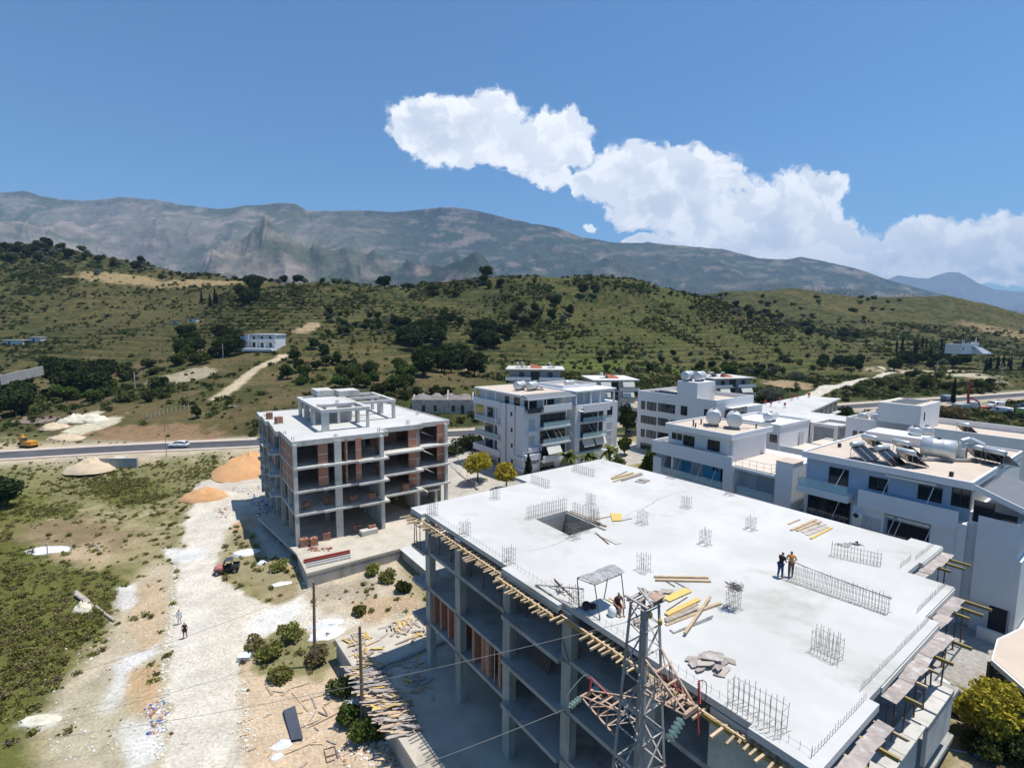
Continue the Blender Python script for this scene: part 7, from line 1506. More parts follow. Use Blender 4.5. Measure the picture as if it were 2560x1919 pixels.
# ---------------------------------------------------------------- the sandy yard
def gz(p, dz=.03): return Vector((p.x, p.y, zat(p.x, p.y)+dz))
def yplank(f, p, q2, w, m_, label, th=.05, group=None):
    P = gz(at(*f(*p), 0)); Q = gz(at(*f(*q2), 0)); d = Q-P; key = (m_.name, round(w, 2), th)
    if key not in _bm: _bm[key] = MB().box(-.5, -w/2, 0, .5, w/2, th).mesh('plank', m_)
    o = inst(_bm[key], 'plank', None, (P+Q)/2, (0, -math.atan2(d.z, math.hypot(d.x, d.y)), math.atan2(d.y, d.x)), (d.length, 1, 1)); tag(o, label, 'plank', group); return o
yl = [((485, 110), (590, 255)), ((600, 195), (800, 210)), ((780, 260), (910, 150)), ((940, 135), (1290, 40)), ((970, 210), (1250, 555)), ((1120, 385), (1520, 300)), ((1340, 330), (1400, 515)), ((1280, 730), (1410, 550)), ((1440, 570), (1660, 670)), ((1540, 480), (1655, 660)), ((1560, 460), (1760, 350)), ((1130, 870), (1530, 700)), ((1240, 880), (1820, 600)), ((1370, 870), (1450, 940)), ((0, 800), (230, 700)), ((0, 1020), (170, 970)), ((830, 1360), (1400, 1130)), ((1310, 1185), (1520, 1170)), ((1600, 1100), (1780, 1180)), ((1960, 1300), (1990, 1010)), ((1810, 1420), (2030, 1330)), ((150, 1310), (290, 1260)), ((430, 680), (580, 610)), ((520, 1420), (600, 1300)), ((1120, 1580), (1240, 1490)), ((1050, 610), (1160, 580))]
for k, (p, q2) in enumerate(yl): yplank(zP, p, q2, q.choice((.09, .12, .16)), q.choice((M_WOOD, M_WOOD, M_WOODG)), 'loose plank lying on the sandy yard beside the track', .06, 'loose planks on the sandy yard')
cs0 = gz(at(*zP(960, 810), 0), .02); cst = thing('corrugated_sheets', 'dark grey stack of corrugated sheets on the sandy yard', 'sheet stack', cs0)
pts = [gz(at(*zP(*p), 0), 0)-cs0 for p in ((785, 590), (1000, 500), (1150, 1110), (935, 1140))]
for l in range(3):
    M_ = MB(); n = 26; vs = []
    for j in (0, 1):
        for i in range(n+1):
            t2 = i/n; e0 = pts[0].lerp(pts[1], t2); e1 = pts[3].lerp(pts[2], t2); p = e0 if j == 0 else e1; vs.append((p.x+.06*l, p.y-.05*l, .06+.1*l+.03*(i % 2)))
    M_.add(vs, [(i, i+1, n+2+i, n+1+i) for i in range(n)]); M_.add([(v[0], v[1], v[2]-.012) for v in vs], [(i, n+1+i, n+2+i, i+1) for i in range(n)])
    M_.build('sheet', mat('dark_grey_sheet', (.105, .115, .145), (.085, .095, .12), 2, .5), cst)
def lump(name, label, cat, c, rx, ry, h, m_, seed, n=22, rough_=.25, group=None, kind=None, rz=0):
    q = random.Random(seed); M_ = MB(); R_n = 9; vs = [(0, 0, h)]; fs = []
    for r in range(1, R_n+1):
        for i in range(n):
            a = 2*math.pi*i/n; rr = r/R_n*(1+q.uniform(-.08, .08)*rough_*3); zz = h*(1-(r/R_n)**1.3)*(1+q.uniform(-rough_, rough_)) if r < R_n else -.25
            vs.append((math.cos(a)*rr*rx, math.sin(a)*rr*ry, zz))
    for i in range(n): fs.append((0, 1+i, 1+(i+1) % n))
    for r in range(R_n-1):
        for i in range(n): a = 1+r*n; fs.append((a+i, a+n+i, a+n+(i+1) % n, a+(i+1) % n))
    M_.add(vs, fs); o = M_.build(name, m_, None, True); o.location = c; o.rotation_euler[2] = rz; tag(o, label, cat, group)
    return o
M_OSAND = mat('orange_sand', (.58, .32, .15), (.52, .28, .13), .8, .95, .5, 6, stain=(.50, .34, .2), sscale=1); M_BSAND = mat('beige_sand', (.56, .45, .32), (.5, .4, .28), .8, .95, .4, 6); M_LIME = mat('pale_spoil', (.66, .63, .52), (.52, .49, .38), .7, .95, .6, 3); M_BAG = mat('white_plastic', (.74, .76, .8), (.62, .64, .68), 2.5, .5, .3, 6)
lump('sand_heap', 'small orange sand heap at the head of the pale track', 'sand heap', gz(at(515, 1252, .2), 0), 4.3, 3.0, 1.7, M_OSAND, 1)
lump('sand_heap', 'large orange earth heap sloping against the brick-infilled building', 'sand heap', gz(at(625, 1180, .8), 0), 7.0, 9.0, 3.4, M_OSAND, 2)
lump('sand_heap', 'beige sand heap below the roadside concrete wall', 'sand heap', gz(at(228, 1183, .5), 0), 5.2, 4.0, 2.2, M_BSAND, 3)
for k, (u, v_, Y, rx, ry, h, lab) in enumerate(((192, 1052, 142, 5, 3, 1.6, 'pale spoil heap with ridges beyond the road, left one'), (232, 1056, 143, 5, 3, 1.4, 'pale spoil heap beyond the road, right one'), (168, 1110, 127, 5, 2.5, 1.0, 'low sandy heap right of the yellow excavator'), (140, 1080, 136, 4, 3, 1.2, 'sandy heap beside the derelict shed'))):
    p = aty(u, v_, Y); p.z = zat(p.x, p.y); lump('spoil_heap', lab, 'spoil heap', p, rx, ry, h, M_LIME if k < 2 else M_BSAND, 10+k, rough_=.5)
for k, (f, x, y, rx, ry, h, lab) in enumerate(((zP, 780, 1200, .9, .5, .35, 'crumpled white sacks at the foot of the grey sheet stack'), (zP, 680, 1400, .5, .35, .2, 'small crumpled white bag below the sheet stack'), (zY, 1440, 1270, 2.0, .7, .55, 'long white tarpaulin bundle beside the farther timber pole'), (zY, 1450, 1340, 2.2, 1.2, .3, 'flattened white plastic in front of the long bundle'), (zP, 2080, 430, .8, .5, .3, 'white bag among weeds by the podium wall'), (zY, 1050, 915, 1.6, .6, .25, 'pale board scraps at the weed patch below the brick building'), (zY, 750, 650, 2.0, 1.2, .3, 'white plastic sheet in the weeds beside the building shadow'), (zY, 880, 740, .8, .4, .4, 'white sack standing at the edge of the weed patch'))):
    lump('plastic_bag', lab, 'bag', gz(at(*f(x, y), 0), 0), rx, ry, h, M_BAG, 30+k, 12, .6, rz=.4)
for k, (u, v_, s, rz) in enumerate(((610, 1648, 1.0, .2), (622, 1640, .8, .7))): o = MB().box(-.55*s, -.4*s, 0, .55*s, .4*s, .5*s).build('foam_block', M_BAG); o.location = gz(at(u, v_, 0), 0); o.rotation_euler = (0, .1, rz); tag(o, ('larger white foam block at the right verge of the track', 'smaller tilted white foam block at the right verge of the track')[k], 'foam block')
fr0 = gz(at(*zP(1660, 1330), 0), .05); fr_ = thing('metal_grille', 'rusty rectangular steel frame lying on the sandy yard', 'metal grille', fr0); pts = [gz(at(*zP(*p), 0), .06)-fr0 for p in ((1550, 1270), (1745, 1225), (1800, 1440), (1600, 1490))]
for a_, b_ in ((0, 1), (1, 2), (2, 3), (3, 0)): MB().tube(pts[a_], pts[b_], .035, 5).build('frame_bar', M_RUST, fr_)
MB().tube(pts[0].lerp(pts[3], .6), pts[1].lerp(pts[2], .6), .035, 5).build('frame_bar', M_RUST, fr_)
for k, (p, q2, w) in enumerate((((205, 125), (0, 0), 0),)): pass
lg = [((188, 1482), (232, 1512), 'left pale log lying in the meadow brush'), ((190, 1476), (285, 1544), 'long pale log pointing to the track in the meadow')]
for (p, q2, lab) in lg: P = gz(at(*p, .3), .25); Q = gz(at(*q2, .3), .2); o = MB().tube((0, 0, 0), Q-P, .2, 8, .12).build('log', M_WOODG); o.location = P; tag(o, lab, 'log')
lump('boulder', 'pale boulder at the end of the logs in the meadow', 'boulder', gz(at(207, 1518, .3), 0), 1.3, .9, .9, M_LIME, 50, 14, .5); lump('spoil_heap', 'white lime heap in the brown meadow patch', 'lime heap', gz(at(120, 1372, .2), 0), 3.2, 1.6, .4, M_BAG, 51, 18, .6); lump('spoil_heap', 'pale lime patch mounded left of the track verge', 'lime heap', gz(at(108, 1793, .1), 0), 2.0, .8, .35, M_LIME, 52, 18, .6)
for u, v_, lab in ((119, 1390, 'left grey post standing in the meadow'), (179, 1386, 'right grey post standing in the meadow')): P = gz(at(u, v_, 0), -.1); o = MB().tube((0, 0, 0), (.1, 0, 2.1), .07, 6).build('post', M_OFFW); o.location = P; tag(o, lab, 'post')
P = gz(at(237, 1375, 0), 0); af = thing('timber_tripod', 'grey timber tripod standing in the meadow', 'tripod', P)
for dx_, dy_ in ((-.9, -.3), (1.0, -.2), (.1, .6)): MB().bar((dx_, dy_, 0), (0, 0, 1.2), .12).build('leg', M_WOODG, af)
# culvert wall under the road
P = at(240, 1180, .6); cw = thing('culvert_wall', 'grey concrete culvert wall below the asphalt road', 'retaining wall', P, .07); MB().box(-3.5, 0, -1.5, 8.5, .5, 3.0).build('wall', M_CONC, cw); MB().box(-3.4, -.05, .9, .0, 0, 2.0).build('opening', M_DARKIN, cw)  # dark panel on the solid wall paints the shade within the culvert
for x in (-2.6, -1.7, -.8): MB().box(x-.1, -.1, .9, x+.1, -.051, 2.0).build('fin', M_CONC, cw)
P = gz(at(292, 1178, .5), 0); bx_ = thing('meter_box', 'small pale concrete box in front of the culvert wall', 'box', P, .1); MB().box(-1, 0, 0, 1.2, 1.4, 1.6).build('shell', M_OFFW, bx_); MB().box(-1.01, .2, .1, -1.0, 1.2, 1.3).build('door', M_DARKIN, bx_)
# field fence posts
for k in range(11): 
    p = aty(368+k*10.5, 1062-k*1.6, 142+k*.9); p.z = zat(p.x, p.y); o = MB().tube((0, 0, 0), (0, 0, 1.5), .07, 5).build('fence_post', M_OFFW); o.location = p; tag(o, 'pale fence post in the row across the brown field', 'fence post', 'row of pale fence posts across the brown field')
# ---------------------------------------------------------------- rubble strip along the track and by the building (uncountable)
q = random.Random(77); rub = MB(); mt_ = [M_LIME, M_OFFW, M_BRB, mat('blue_scrap', (.08, .16, .45), (.06, .12, .36), 2, .7), M_PLYG]
def scat(poly, n, smin, smax, mts, z=0):
    P = [at(u, v_, z) for u, v_ in poly]; xs = [p.x for p in P]; ys = [p.y for p in P]; pp = [(p.x, p.y) for p in P]; out = []
    while len(out) < n:
        x = q.uniform(min(xs), max(xs)); y = q.uniform(min(ys), max(ys))
        ins = False
        for i in range(len(pp)):
            a, b = pp[i], pp[(i+1) % len(pp)]
            if (a[1] > y) != (b[1] > y) and x < a[0]+(y-a[1])*(b[0]-a[0])/(b[1]-a[1]): ins = not ins
        if ins: out.append((x, y))
    xy = np.array(out); zz = terrain(xy[:, 0], xy[:, 1])
    for (x, y), zv in zip(out, zz):
        s = q.uniform(smin, smax)*(.6+.8*q.random()); h = s*q.uniform(.2, .7); rub.mi(q.choice(mts)); a = q.uniform(0, 3.14); c_, s_ = math.cos(a)*s, math.sin(a)*s; e = q.uniform(.4, 1)
        k_ = [(c_, s_), (-s_*e, c_*e), (-c_*.9, -s_*.9), (s_*e, -c_*e*1.1)]; rub.add([(x+p[0], y+p[1], zv-.03) for p in k_]+[(x+p[0]*.7, y+p[1]*.7, zv+h) for p in k_], [(4, 5, 6, 7), (0, 1, 5, 4), (1, 2, 6, 5), (2, 3, 7, 6), (3, 0, 4, 7)])
scat([(425, 1440), (445, 1400), (440, 1500), (430, 1650), (420, 1900), (385, 1900), (395, 1700)], 420, .08, .2, (0, 0, 1))
scat([(560, 1240), (620, 1250), (650, 1310), (700, 1370), (740, 1400), (730, 1300), (650, 1230)], 420, .1, .3, (0, 1, 1, 3, 2, 4))
scat([(530, 1280), (580, 1270), (570, 1300), (540, 1305)], 80, .1, .3, (0, 1, 2)); scat([(360, 1760), (420, 1740), (415, 1830), (370, 1840)], 130, .08, .22, (1, 4, 3, 2)); scat([(590, 1700), (610, 1690), (640, 1850), (600, 1900)], 160, .06, .18, (0, 0, 1)); scat([(830, 1870), (970, 1840), (1000, 1919), (860, 1919)], 120, .08, .2, (1, 2, 1, 4)); scat([(100, 1650), (300, 1500), (420, 1420), (400, 1900), (120, 1900)], 380, .05, .15, (0, 1)); scat([(760, 1440), (1050, 1530), (960, 1560), (830, 1590), (730, 1520)], 260, .05, .16, (0, 1)); scat([(470, 1300), (600, 1280), (590, 1900), (430, 1900)], 300, .04, .1, (0, 1)); scat([(620, 1700), (830, 1700), (900, 1900), (600, 1900)], 350, .04, .12, (0, 1))
o = rub.build('rubble', mt_); o['kind'] = 'stuff'
# ---------------------------------------------------------------- carport, fence, tarp, hose at the lower right
cpz = 9.6; P = [at(u, v_, cpz) for u, v_ in ((2478, 1648), (2492, 1596), (2600, 1545), (2640, 1790))]; c0 = P[0]
cpt = thing('carport', 'buff roofed white carport at the lower right edge', 'carport', Vector((c0.x, c0.y, 6.0))); pl2 = [((p-c0).x, (p-c0).y) for p in P]
MB().prism(pl2, cpz-.35-6, cpz-6).build('roof', M_WHITE, cpt); cx_ = sum(p[0] for p in pl2)/4; cy_ = sum(p[1] for p in pl2)/4; MB().prism([(cx_+(p[0]-cx_)*.93, cy_+(p[1]-cy_)*.93) for p in pl2], cpz-6+.002, cpz-6+.03).build('roof_screed', M_PINKROOF, cpt)
for p in (pl2[0], pl2[3]): MB().box(p[0]+.1, p[1]+.1, -1, p[0]+.35, p[1]+.35, cpz-6.36).build('post', M_DARKFR, cpt)
P0_ = at(2482, 1812, 6.3); P1_ = at(2546, 1845, 6.3); fe = thing('slat_fence', 'short white horizontal slat fence under the big yellow-green tree', 'fence', Vector((P0_.x, P0_.y, zat(P0_.x, P0_.y)))); d_ = P1_-P0_
for k in range(6): MB().bar((0, 0, .15+k*.17), (d_.x, d_.y, .15+k*.17), .03, .09).build('slat', M_TANK, fe)
for s in (0, .5, 1): MB().box(d_.x*s-.03, d_.y*s-.03, -.2, d_.x*s+.03, d_.y*s+.03, 1.15).build('post', M_TANK, fe)
lump('tarpaulin', 'crumpled bright blue tarpaulin on the soil at the lower right', 'tarpaulin', gz(at(2452, 1892, 5.5), 0), .8, .35, .25, mat('blue_tarp', (.02, .25, .65), (.02, .2, .55), 3, .5), 60, 14, .8, rz=-.3)
hs = MB(); pts = catmull([gz(at(u, v_, 5.3), .05) for u, v_ in ((2306, 1851), (2340, 1866), (2375, 1884), (2405, 1893), (2432, 1897))], 8); hs.path([p-pts[0] for p in pts], .05, 6); o = hs.build('hose', mat('lilac_hose', (.35, .36, .48), (.3, .3, .42), 3, .6)); o.location = pts[0]; tag(o, 'pale lilac hose lying on the soil near the blue tarpaulin', 'hose')
# parking wall and rail behind the brick building
for k, (u0, v0, u1, v1, lab) in enumerate(((1128, 1170, 1195, 1228, 'low beige wall with white rail beside the parking behind the brick building'), (1570, 1140, 1640, 1165, 'low pinkish wall in front of the block with black windows'))):
    a_ = at(u0, v0, 3.6 if k == 0 else 5.2); b_ = at(u1, v1, 3.6 if k == 0 else 5.2); t = thing('garden_wall', lab, 'wall', a_); d_ = b_-a_; MB().bar((0, 0, -.3), (d_.x, d_.y, -.3), .25, 1.6).build('wall', M_OLDW, t)
    rl_ = MB().tube((0, 0, 1.3), (d_.x, d_.y, 1.3), .04, 5).tube((0, 0, .9), (d_.x, d_.y, .9), .03, 5)
    for j in range(6): rl_.tube((d_.x*j/5, d_.y*j/5, .4), (d_.x*j/5, d_.y*j/5, 1.3), .04, 5)
    rl_.build('rail', M_WHITE, t)
# ================================================================ vegetation
def folmat(name, c1, c2, var=.25, trans=.25):
    M = bpy.data.materials.new(name); M.use_nodes = True; t = M.node_tree; t.nodes.clear(); q = NB(t)
    geo = q.n('ShaderNodeNewGeometry'); oi = q.n('ShaderNodeObjectInfo')
    col = q.mix(q.smooth(q.noise(geo.outputs['Position'], .9, 4, .7), .35, .65), rgba(c1), rgba(c2))
    hs = q.n('ShaderNodeHueSaturation'); q.put(col, hs.inputs['Color']); q.put(q.math('ADD', 1-var, q.math('MULTIPLY', oi.outputs['Random'], 2*var)), hs.inputs['Value']); q.put(q.math('ADD', .485, q.math('MULTIPLY', oi.outputs['Random'], .03)), hs.inputs['Hue'])
    d = q.n('ShaderNodeBsdfDiffuse'); q.put(hs.outputs[0], d.inputs[0]); tr = q.n('ShaderNodeBsdfTranslucent'); q.put(hs.outputs[0], tr.inputs[0])
    mx = q.n('ShaderNodeMixShader'); mx.inputs[0].default_value = trans; t.links.new(d.outputs[0], mx.inputs[1]); t.links.new(tr.outputs[0], mx.inputs[2])
    o = q.n('ShaderNodeOutputMaterial'); t.links.new(mx.outputs[0], o.inputs[0]); return M
F_DARK = folmat('dark_evergreen_leaves', (.030, .046, .016), (.055, .075, .026)); F_OLV = folmat('grey_olive_leaves', (.125, .145, .095), (.18, .195, .14)); F_MID = folmat('green_leaves', (.06, .09, .022), (.10, .13, .032))
F_DRY = folmat('dry_bush', (.17, .145, .065), (.23, .19, .09)); F_YEL = folmat('yellow_green_leaves', (.50, .43, .05), (.34, .31, .05), .08); F_SCR = folmat('scrub_leaves', (.052, .068, .022), (.09, .10, .034), .4); F_GRS = folmat('weed_leaves', (.15, .165, .04), (.22, .205, .07), .35); F_CYP = folmat('cypress_leaves', (.018, .032, .014), (.03, .048, .02))
M_BARK = mat('tree_bark', (.14, .11, .08), (.10, .08, .06), 3, .9, .3, 15)
def leaves(blobs, n, size, seed, mt, name='crown', shell=.55):
    g_ = np.random.default_rng(seed); V = []; w = np.array([b[3]*b[4]*b[5] for b in blobs], float)**.67; w /= w.sum(); cnt = g_.multinomial(n, w)
    for b, k in zip(blobs, cnt):
        d = g_.normal(size=(k, 3)); d /= np.linalg.norm(d, axis=1)[:, None]; r = (shell+(1-shell)*g_.random(k)**.6)*(1+.12*np.sin(d[:, 0]*7+seed)*np.cos(d[:, 1]*6)+.1*np.sin(d[:, 2]*9))
        V.append(np.array(b[:3])+d*r[:, None]*np.array(b[3:6]))
    P = np.concatenate(V); n = len(P); a = g_.normal(size=(n, 3)); a /= np.linalg.norm(a, axis=1)[:, None]; b_ = g_.normal(size=(n, 3)); b_ -= a*(a*b_).sum(1)[:, None]; b_ /= np.linalg.norm(b_, axis=1)[:, None]
    s = size*(.5+.9*g_.random(n))[:, None]; q4 = np.stack([P-a*s-b_*s*.5, P+a*s*.2-b_*s*.75, P+a*s+b_*s*.4, P-a*s*.3+b_*s*.8], 1).reshape(-1, 3)
    me = bpy.data.meshes.new(name); me.vertices.add(len(q4)); me.vertices.foreach_set('co', q4.astype(np.float32).ravel()); me.loops.add(4*n); me.loops.foreach_set('vertex_index', np.arange(4*n, dtype=np.int32)); me.polygons.add(n); me.polygons.foreach_set('loop_start', (np.arange(n)*4).astype(np.int32)); me.materials.append(mt); me.update(); me.validate(); return me
def rblobs(seed, n, R_, H_, z0, rr=(.4, .65)):
    q = random.Random(seed); o = [(0, 0, z0+H_*.5, R_*.6, R_*.6, H_*.42)]
    for i in range(n): a = 6.283*i/n+q.uniform(-.4, .4); d = R_*q.uniform(.35, .62); r = R_*q.uniform(*rr); o.append((math.cos(a)*d, math.sin(a)*d, z0+H_*q.uniform(.25, .75), r, r, r*q.uniform(.65, .95)))
    return o
def trunkmesh(h, r, seed, nb=4, R_=1.5):
    q = random.Random(seed); M_ = MB().tube((0, 0, -.6), (q.uniform(-.1, .1), q.uniform(-.1, .1), h*.5), r, 7, r*.7)
    for i in range(nb): a = 6.283*i/nb+q.uniform(-.3, .3); M_.tube((0, 0, h*.42), (math.cos(a)*R_*.5, math.sin(a)*R_*.5, h*q.uniform(.7, .95)), r*.55, 5, r*.15)
    return M_.mesh('trunk', M_BARK)
KINDS = {}
def addkind(k, mt, H_, R_, n, size, nb=7, z0=.22, variants=3):
    KINDS[k] = []
    for s in range(variants): KINDS[k].append((leaves(rblobs(s*7+hash_(k), nb, R_, H_*(1-z0), H_*z0), n, size, s+11, mt), trunkmesh(H_, H_*.035, s, 4, R_), H_))
def hash_(s): return sum(ord(c)*(i+1) for i, c in enumerate(s)) % 97
addkind('dark', F_DARK, 7, 3.3, 1500, .38, 8, .12); addkind('mid', F_MID, 5.5, 2.7, 1000, .34, 7, .12); addkind('olive', F_OLV, 4.2, 2.4, 800, .3, 6, .2); addkind('bush', F_SCR, 2.4, 1.8, 520, .26, 5, .02)
KINDS['cypress'] = [(leaves([(0, 0, 1.2+k*1.15, .95-.085*k, .95-.085*k, .9) for k in range(8)], 900, .26, s+3, F_CYP), trunkmesh(6, .14, s, 2, .3), 10.2) for s in range(2)]
LABELS = {'dark': 'dark evergreen tree', 'mid': 'green leafy tree', 'olive': 'grey-green olive tree', 'bush': 'rounded dark bush', 'cypress': 'slim dark cypress'}
TREES = []
q = random.Random(404)
def T(kind, u, v, h, region): TREES.append((kind, u*K, v*K, h, region))
def TC(kind, u0, v0, u1, v1, n, h0, h1, region):
    for _ in range(n): T(kind, q.uniform(u0, u1), q.uniform(v0, v1), q.uniform(h0, h1), region)
TC('dark', 5, 528, 190, 565, 38, 6, 9, 'on the crest at the far left'); TC('dark', 190, 560, 350, 590, 16, 5, 7.5, 'on the left ridge')
for u in range(350, 620, 17): T('bush', u+q.uniform(-6, 6), 590+.12*(u-350)*.2+q.uniform(0, 14), q.uniform(2.5, 4.5), 'dotted along the dry left ridge')
TC('cypress', 430, 648, 478, 668, 7, 8, 11, 'in the tall clump on the left hill'); TC('dark', 515, 620, 555, 668, 7, 9, 12, 'in the tall clump on the left hill'); TC('dark', 600, 606, 760, 612, 11, 5, 7, 'on the middle ridge'); TC('dark', 825, 612, 865, 618, 3, 9, 10, 'on the saddle of the ridge')
T('dark', 1050, 601, 11, 'standing highest on the middle crest'); TC('dark', 1000, 612, 1100, 625, 9, 5, 7, 'on the middle crest'); TC('bush', 870, 615, 1000, 640, 14, 3, 5, 'on the saddle of the ridge'); T('dark', 1258, 640, 9, 'in the pair on the green slope'); T('dark', 1285, 640, 8, 'in the pair on the green slope')
TC('dark', 385, 722, 520, 775, 20, 6, 9, 'in the thicket left of the hillside villa'); TC('mid', 380, 750, 520, 790, 10, 5, 7, 'in the thicket left of the hillside villa'); TC('dark', 100, 800, 235, 862, 22, 6, 9, 'in the thicket low on the left'); TC('mid', 100, 830, 240, 870, 10, 4, 6, 'in the thicket low on the left'); TC('dark', -20, 850, 55, 905, 12, 6, 9, 'in the big clump at the left edge'); TC('bush', 240, 790, 360, 870, 16, 2.5, 4, 'low on the left hillside')
TC('dark', 850, 705, 955, 755, 16, 7, 10, 'in the dark grove on the middle hillside'); TC('dark', 1015, 712, 1100, 755, 14, 7, 10, 'in the dark grove on the middle hillside'); TC('dark', 905, 775, 1030, 822, 15, 8, 10.5, 'in the big grove behind the brick building'); TC('dark', 1110, 668, 1240, 705, 12, 6, 8, 'on the middle slope'); TC('dark', 950, 690, 1010, 705, 6, 6, 8, 'on the middle slope'); TC('mid', 1160, 640, 1210, 660, 5, 5, 7, 'on the middle slope')
TC('olive', 700, 675, 850, 725, 40, 3.5, 4.8, 'in the olive grove on the middle hill')
for k in range(46): f_ = q.random(); T('olive', 1580+f_*270, 672+f_*66+q.uniform(-11, 9), q.uniform(5, 7), 'in the olive row down the valley')
for r_i in range(3):
    for k in range(9): T('olive', 1290+k*33+q.uniform(-6, 6)+r_i*9, 768+r_i*16+q.uniform(-3, 3), q.uniform(3, 4.2), 'in the planted rows behind the flats')
TC('dark', 1775, 782, 1860, 805, 11, 6, 8, 'in the clump where the lane bends'); TC('dark', 1930, 765, 2100, 800, 26, 6, 9, 'round the spired villa'); TC('cypress', 1935, 755, 2060, 778, 15, 8, 11, 'round the spired villa'); TC('cypress', 2125, 790, 2211, 800, 12, 7, 9, 'in the hedge at the right edge'); TC('mid', 2060, 765, 2110, 785, 6, 5, 7, 'round the spired villa'); TC('mid', 1500, 800, 1660, 830, 14, 4, 6, 'by the flats near the lane'); TC('olive', 1600, 800, 1740, 835, 12, 4, 5, 'by the flats near the lane'); TC('bush', 1560, 745, 1800, 800, 16, 2, 3.5, 'on the right lower slope'); TC('bush', 1850, 815, 2150, 850, 14, 2.5, 4, 'on the dry field right of the lane'); TC('mid', 640, 800, 900, 850, 26, 3.5, 5.5, 'in the green belt behind the brick building'); TC('dark', 620, 760, 800, 830, 14, 3.5, 5.5, 'in the green belt behind the brick building'); TC('bush', 640, 850, 1000, 870, 12, 2, 3.4, 'in the green belt behind the brick building')
T('cypress', 2058, 872, 10, 'standing alone by the right road'); T('dark', 1450, 640, 4, 'on the right shoulder of the green slope'); TC('dark', 1530, 640, 1600, 648, 5, 5, 8, 'on the far right crest'); TC('bush', 1600, 640, 1950, 690, 26, 3, 5, 'on the far right hill')
HT = [(h_.x, h_.y) for h_ in hits([(t_[1], t_[2]) for t_ in TREES])]; zt_ = terrain(np.array([h[0] for h in HT]), np.array([h[1] for h in HT]))
def clear(x, y, r):
    a, b = wl((x, y)); al, bl_ = wl((x, y), YAW_L)
    if a > 13 and b < 48 and a < 58: return False
    if 12 < al < 41 and 60 < bl_ < 102: return False
    if 55-r < a < 82+r and 70-r < b < 92+r: return False
    if 86-r < a < 103 and 50 < b < 74+r: return False
    if 54 < a < 105 and 8 < b < 50: return False
    if 104 < a < 155 and 48 < b < 68: return False
    for c_ in (c1, c2, c3):
        if math.hypot(x-c_.x, y-c_.y-5) < 10+r*.5: return False
    return True
ok_ = [i for i in range(len(TREES)) if clear(HT[i][0], HT[i][1], 1)]
isb = lambda i: TREES[i][0] == 'bush'
tr_i = sorted([i for i in ok_ if not isb(i)], key=lambda i: -TREES[i][3]/HT[i][1])[:265]; chosen = set(tr_i) | {i for i in ok_ if isb(i)}
grp = {}
for i in chosen: grp.setdefault((TREES[i][0], TREES[i][4]), []).append(i)
ORD = ['leftmost', 'second from the left', 'third from the left', 'fourth from the left', 'fifth from the left', 'sixth from the left', 'seventh from the left', 'eighth from the left', 'ninth from the left', 'tenth from the left', 'eleventh from the left', 'twelfth from the left']
for (kind, reg), L_ in grp.items():
    L_.sort(key=lambda i: TREES[i][1])
    for r_i, i in enumerate(L_):
        _, u, v_, h, _r = TREES[i]; (x, y), z = HT[i], zt_[i]; cm_, tm_, hh = KINDS[kind][q.randrange(len(KINDS[kind]))]; s = h/hh
        lab = f'{LABELS[kind]} {reg}' if len(L_) > 12 or len(L_) == 1 else f'{LABELS[kind]} {reg}, {ORD[r_i]}'
        t = thing('bush' if kind == 'bush' else 'tree', lab, 'bush' if kind == 'bush' else 'tree', (x, y, z-.15), q.uniform(0, 6.28), f'{LABELS[kind]}s {reg}'); t.scale = (s*q.uniform(.85, 1.2), s*q.uniform(.85, 1.2), s*q.uniform(.85, 1.1))
        inst(cm_, 'crown', t); inst(tm_, 'trunk', t)
REST = [i for i in ok_ if i not in chosen]
# nearer trees, each on its own
def ntree(label, x, y, z, h, R_, mt, n, size, seed, nb=9, z0=.2, name='tree', cat='tree', trunk=True, rr=(.4, .65)):
    t = thing(name, label, cat, (x, y, z), 0); inst(leaves(rblobs(seed, nb, R_, h*(1-z0), h*z0, rr), n, size, seed, mt), 'crown', t)
    if trunk: inst(trunkmesh(h, h*.03, seed, 5, R_), 'trunk', t)
    return t
def nt_px(label, u, v_, z, *a, **k): p = at(u, v_, z); return ntree(label, p.x, p.y, zat(p.x, p.y)-.05, *a, **k)
p = at(2462, 1832, 6.3); ntree('big round yellow-green tree at the lower right beside the white car', p.x, p.y, zat(p.x, p.y), 3.9, 1.75, F_YEL, 8000, .11, 5, 12, .12, rr=(.42, .6))
nt_px('yellow-green tree in front of the middle flats, left of two', 1194, 1212, 3.5, 5.6, 2.5, F_YEL, 2600, .2, 6, 8, .3); nt_px('yellow-green tree in front of the middle flats, right of two', 1266, 1236, 3.5, 5.0, 2.1, F_YEL, 2200, .2, 7, 8, .3)
nt_px('dark green tree standing between the middle flats and the windowed block', 1566, 1098, 5, 8.5, 2.6, F_DARK, 2600, .26, 8, 8, .08); nt_px('small round green tree right of the palms', 1561, 1152, 4.8, 4.2, 1.7, F_MID, 1600, .2, 9, 7, .1)
nt_px('broad brownish-green round tree behind the white cube', 2376, 1060, 6.5, 5.6, 4.4, F_DRY, 3000, .3, 10, 10, .05); nt_px('ragged shrub beside the turquoise house balcony', 1622, 1215, 5.2, 6.2, 1.8, F_MID, 1500, .22, 12, 7, .2); nt_px('dark tree at the left edge above the meadow', 8, 1262, .3, 6.0, 3.3, F_DARK, 2600, .26, 13, 9, .05)
nt_px('wide grey-green olive behind the windowed block', 1925, 1000, 7.5, 5, 4.6, F_OLV, 2200, .3, 14, 9, .1); nt_px('small dark tree beside the unfinished row', 2105, 1062, 6.2, 6, 2.2, F_DARK, 1500, .24, 15, 7, .1); nt_px('small conifer at the road by the two huts', 494, 1068, 3.5, 4.2, 1.4, F_DARK, 900, .2, 16, 6, .1)
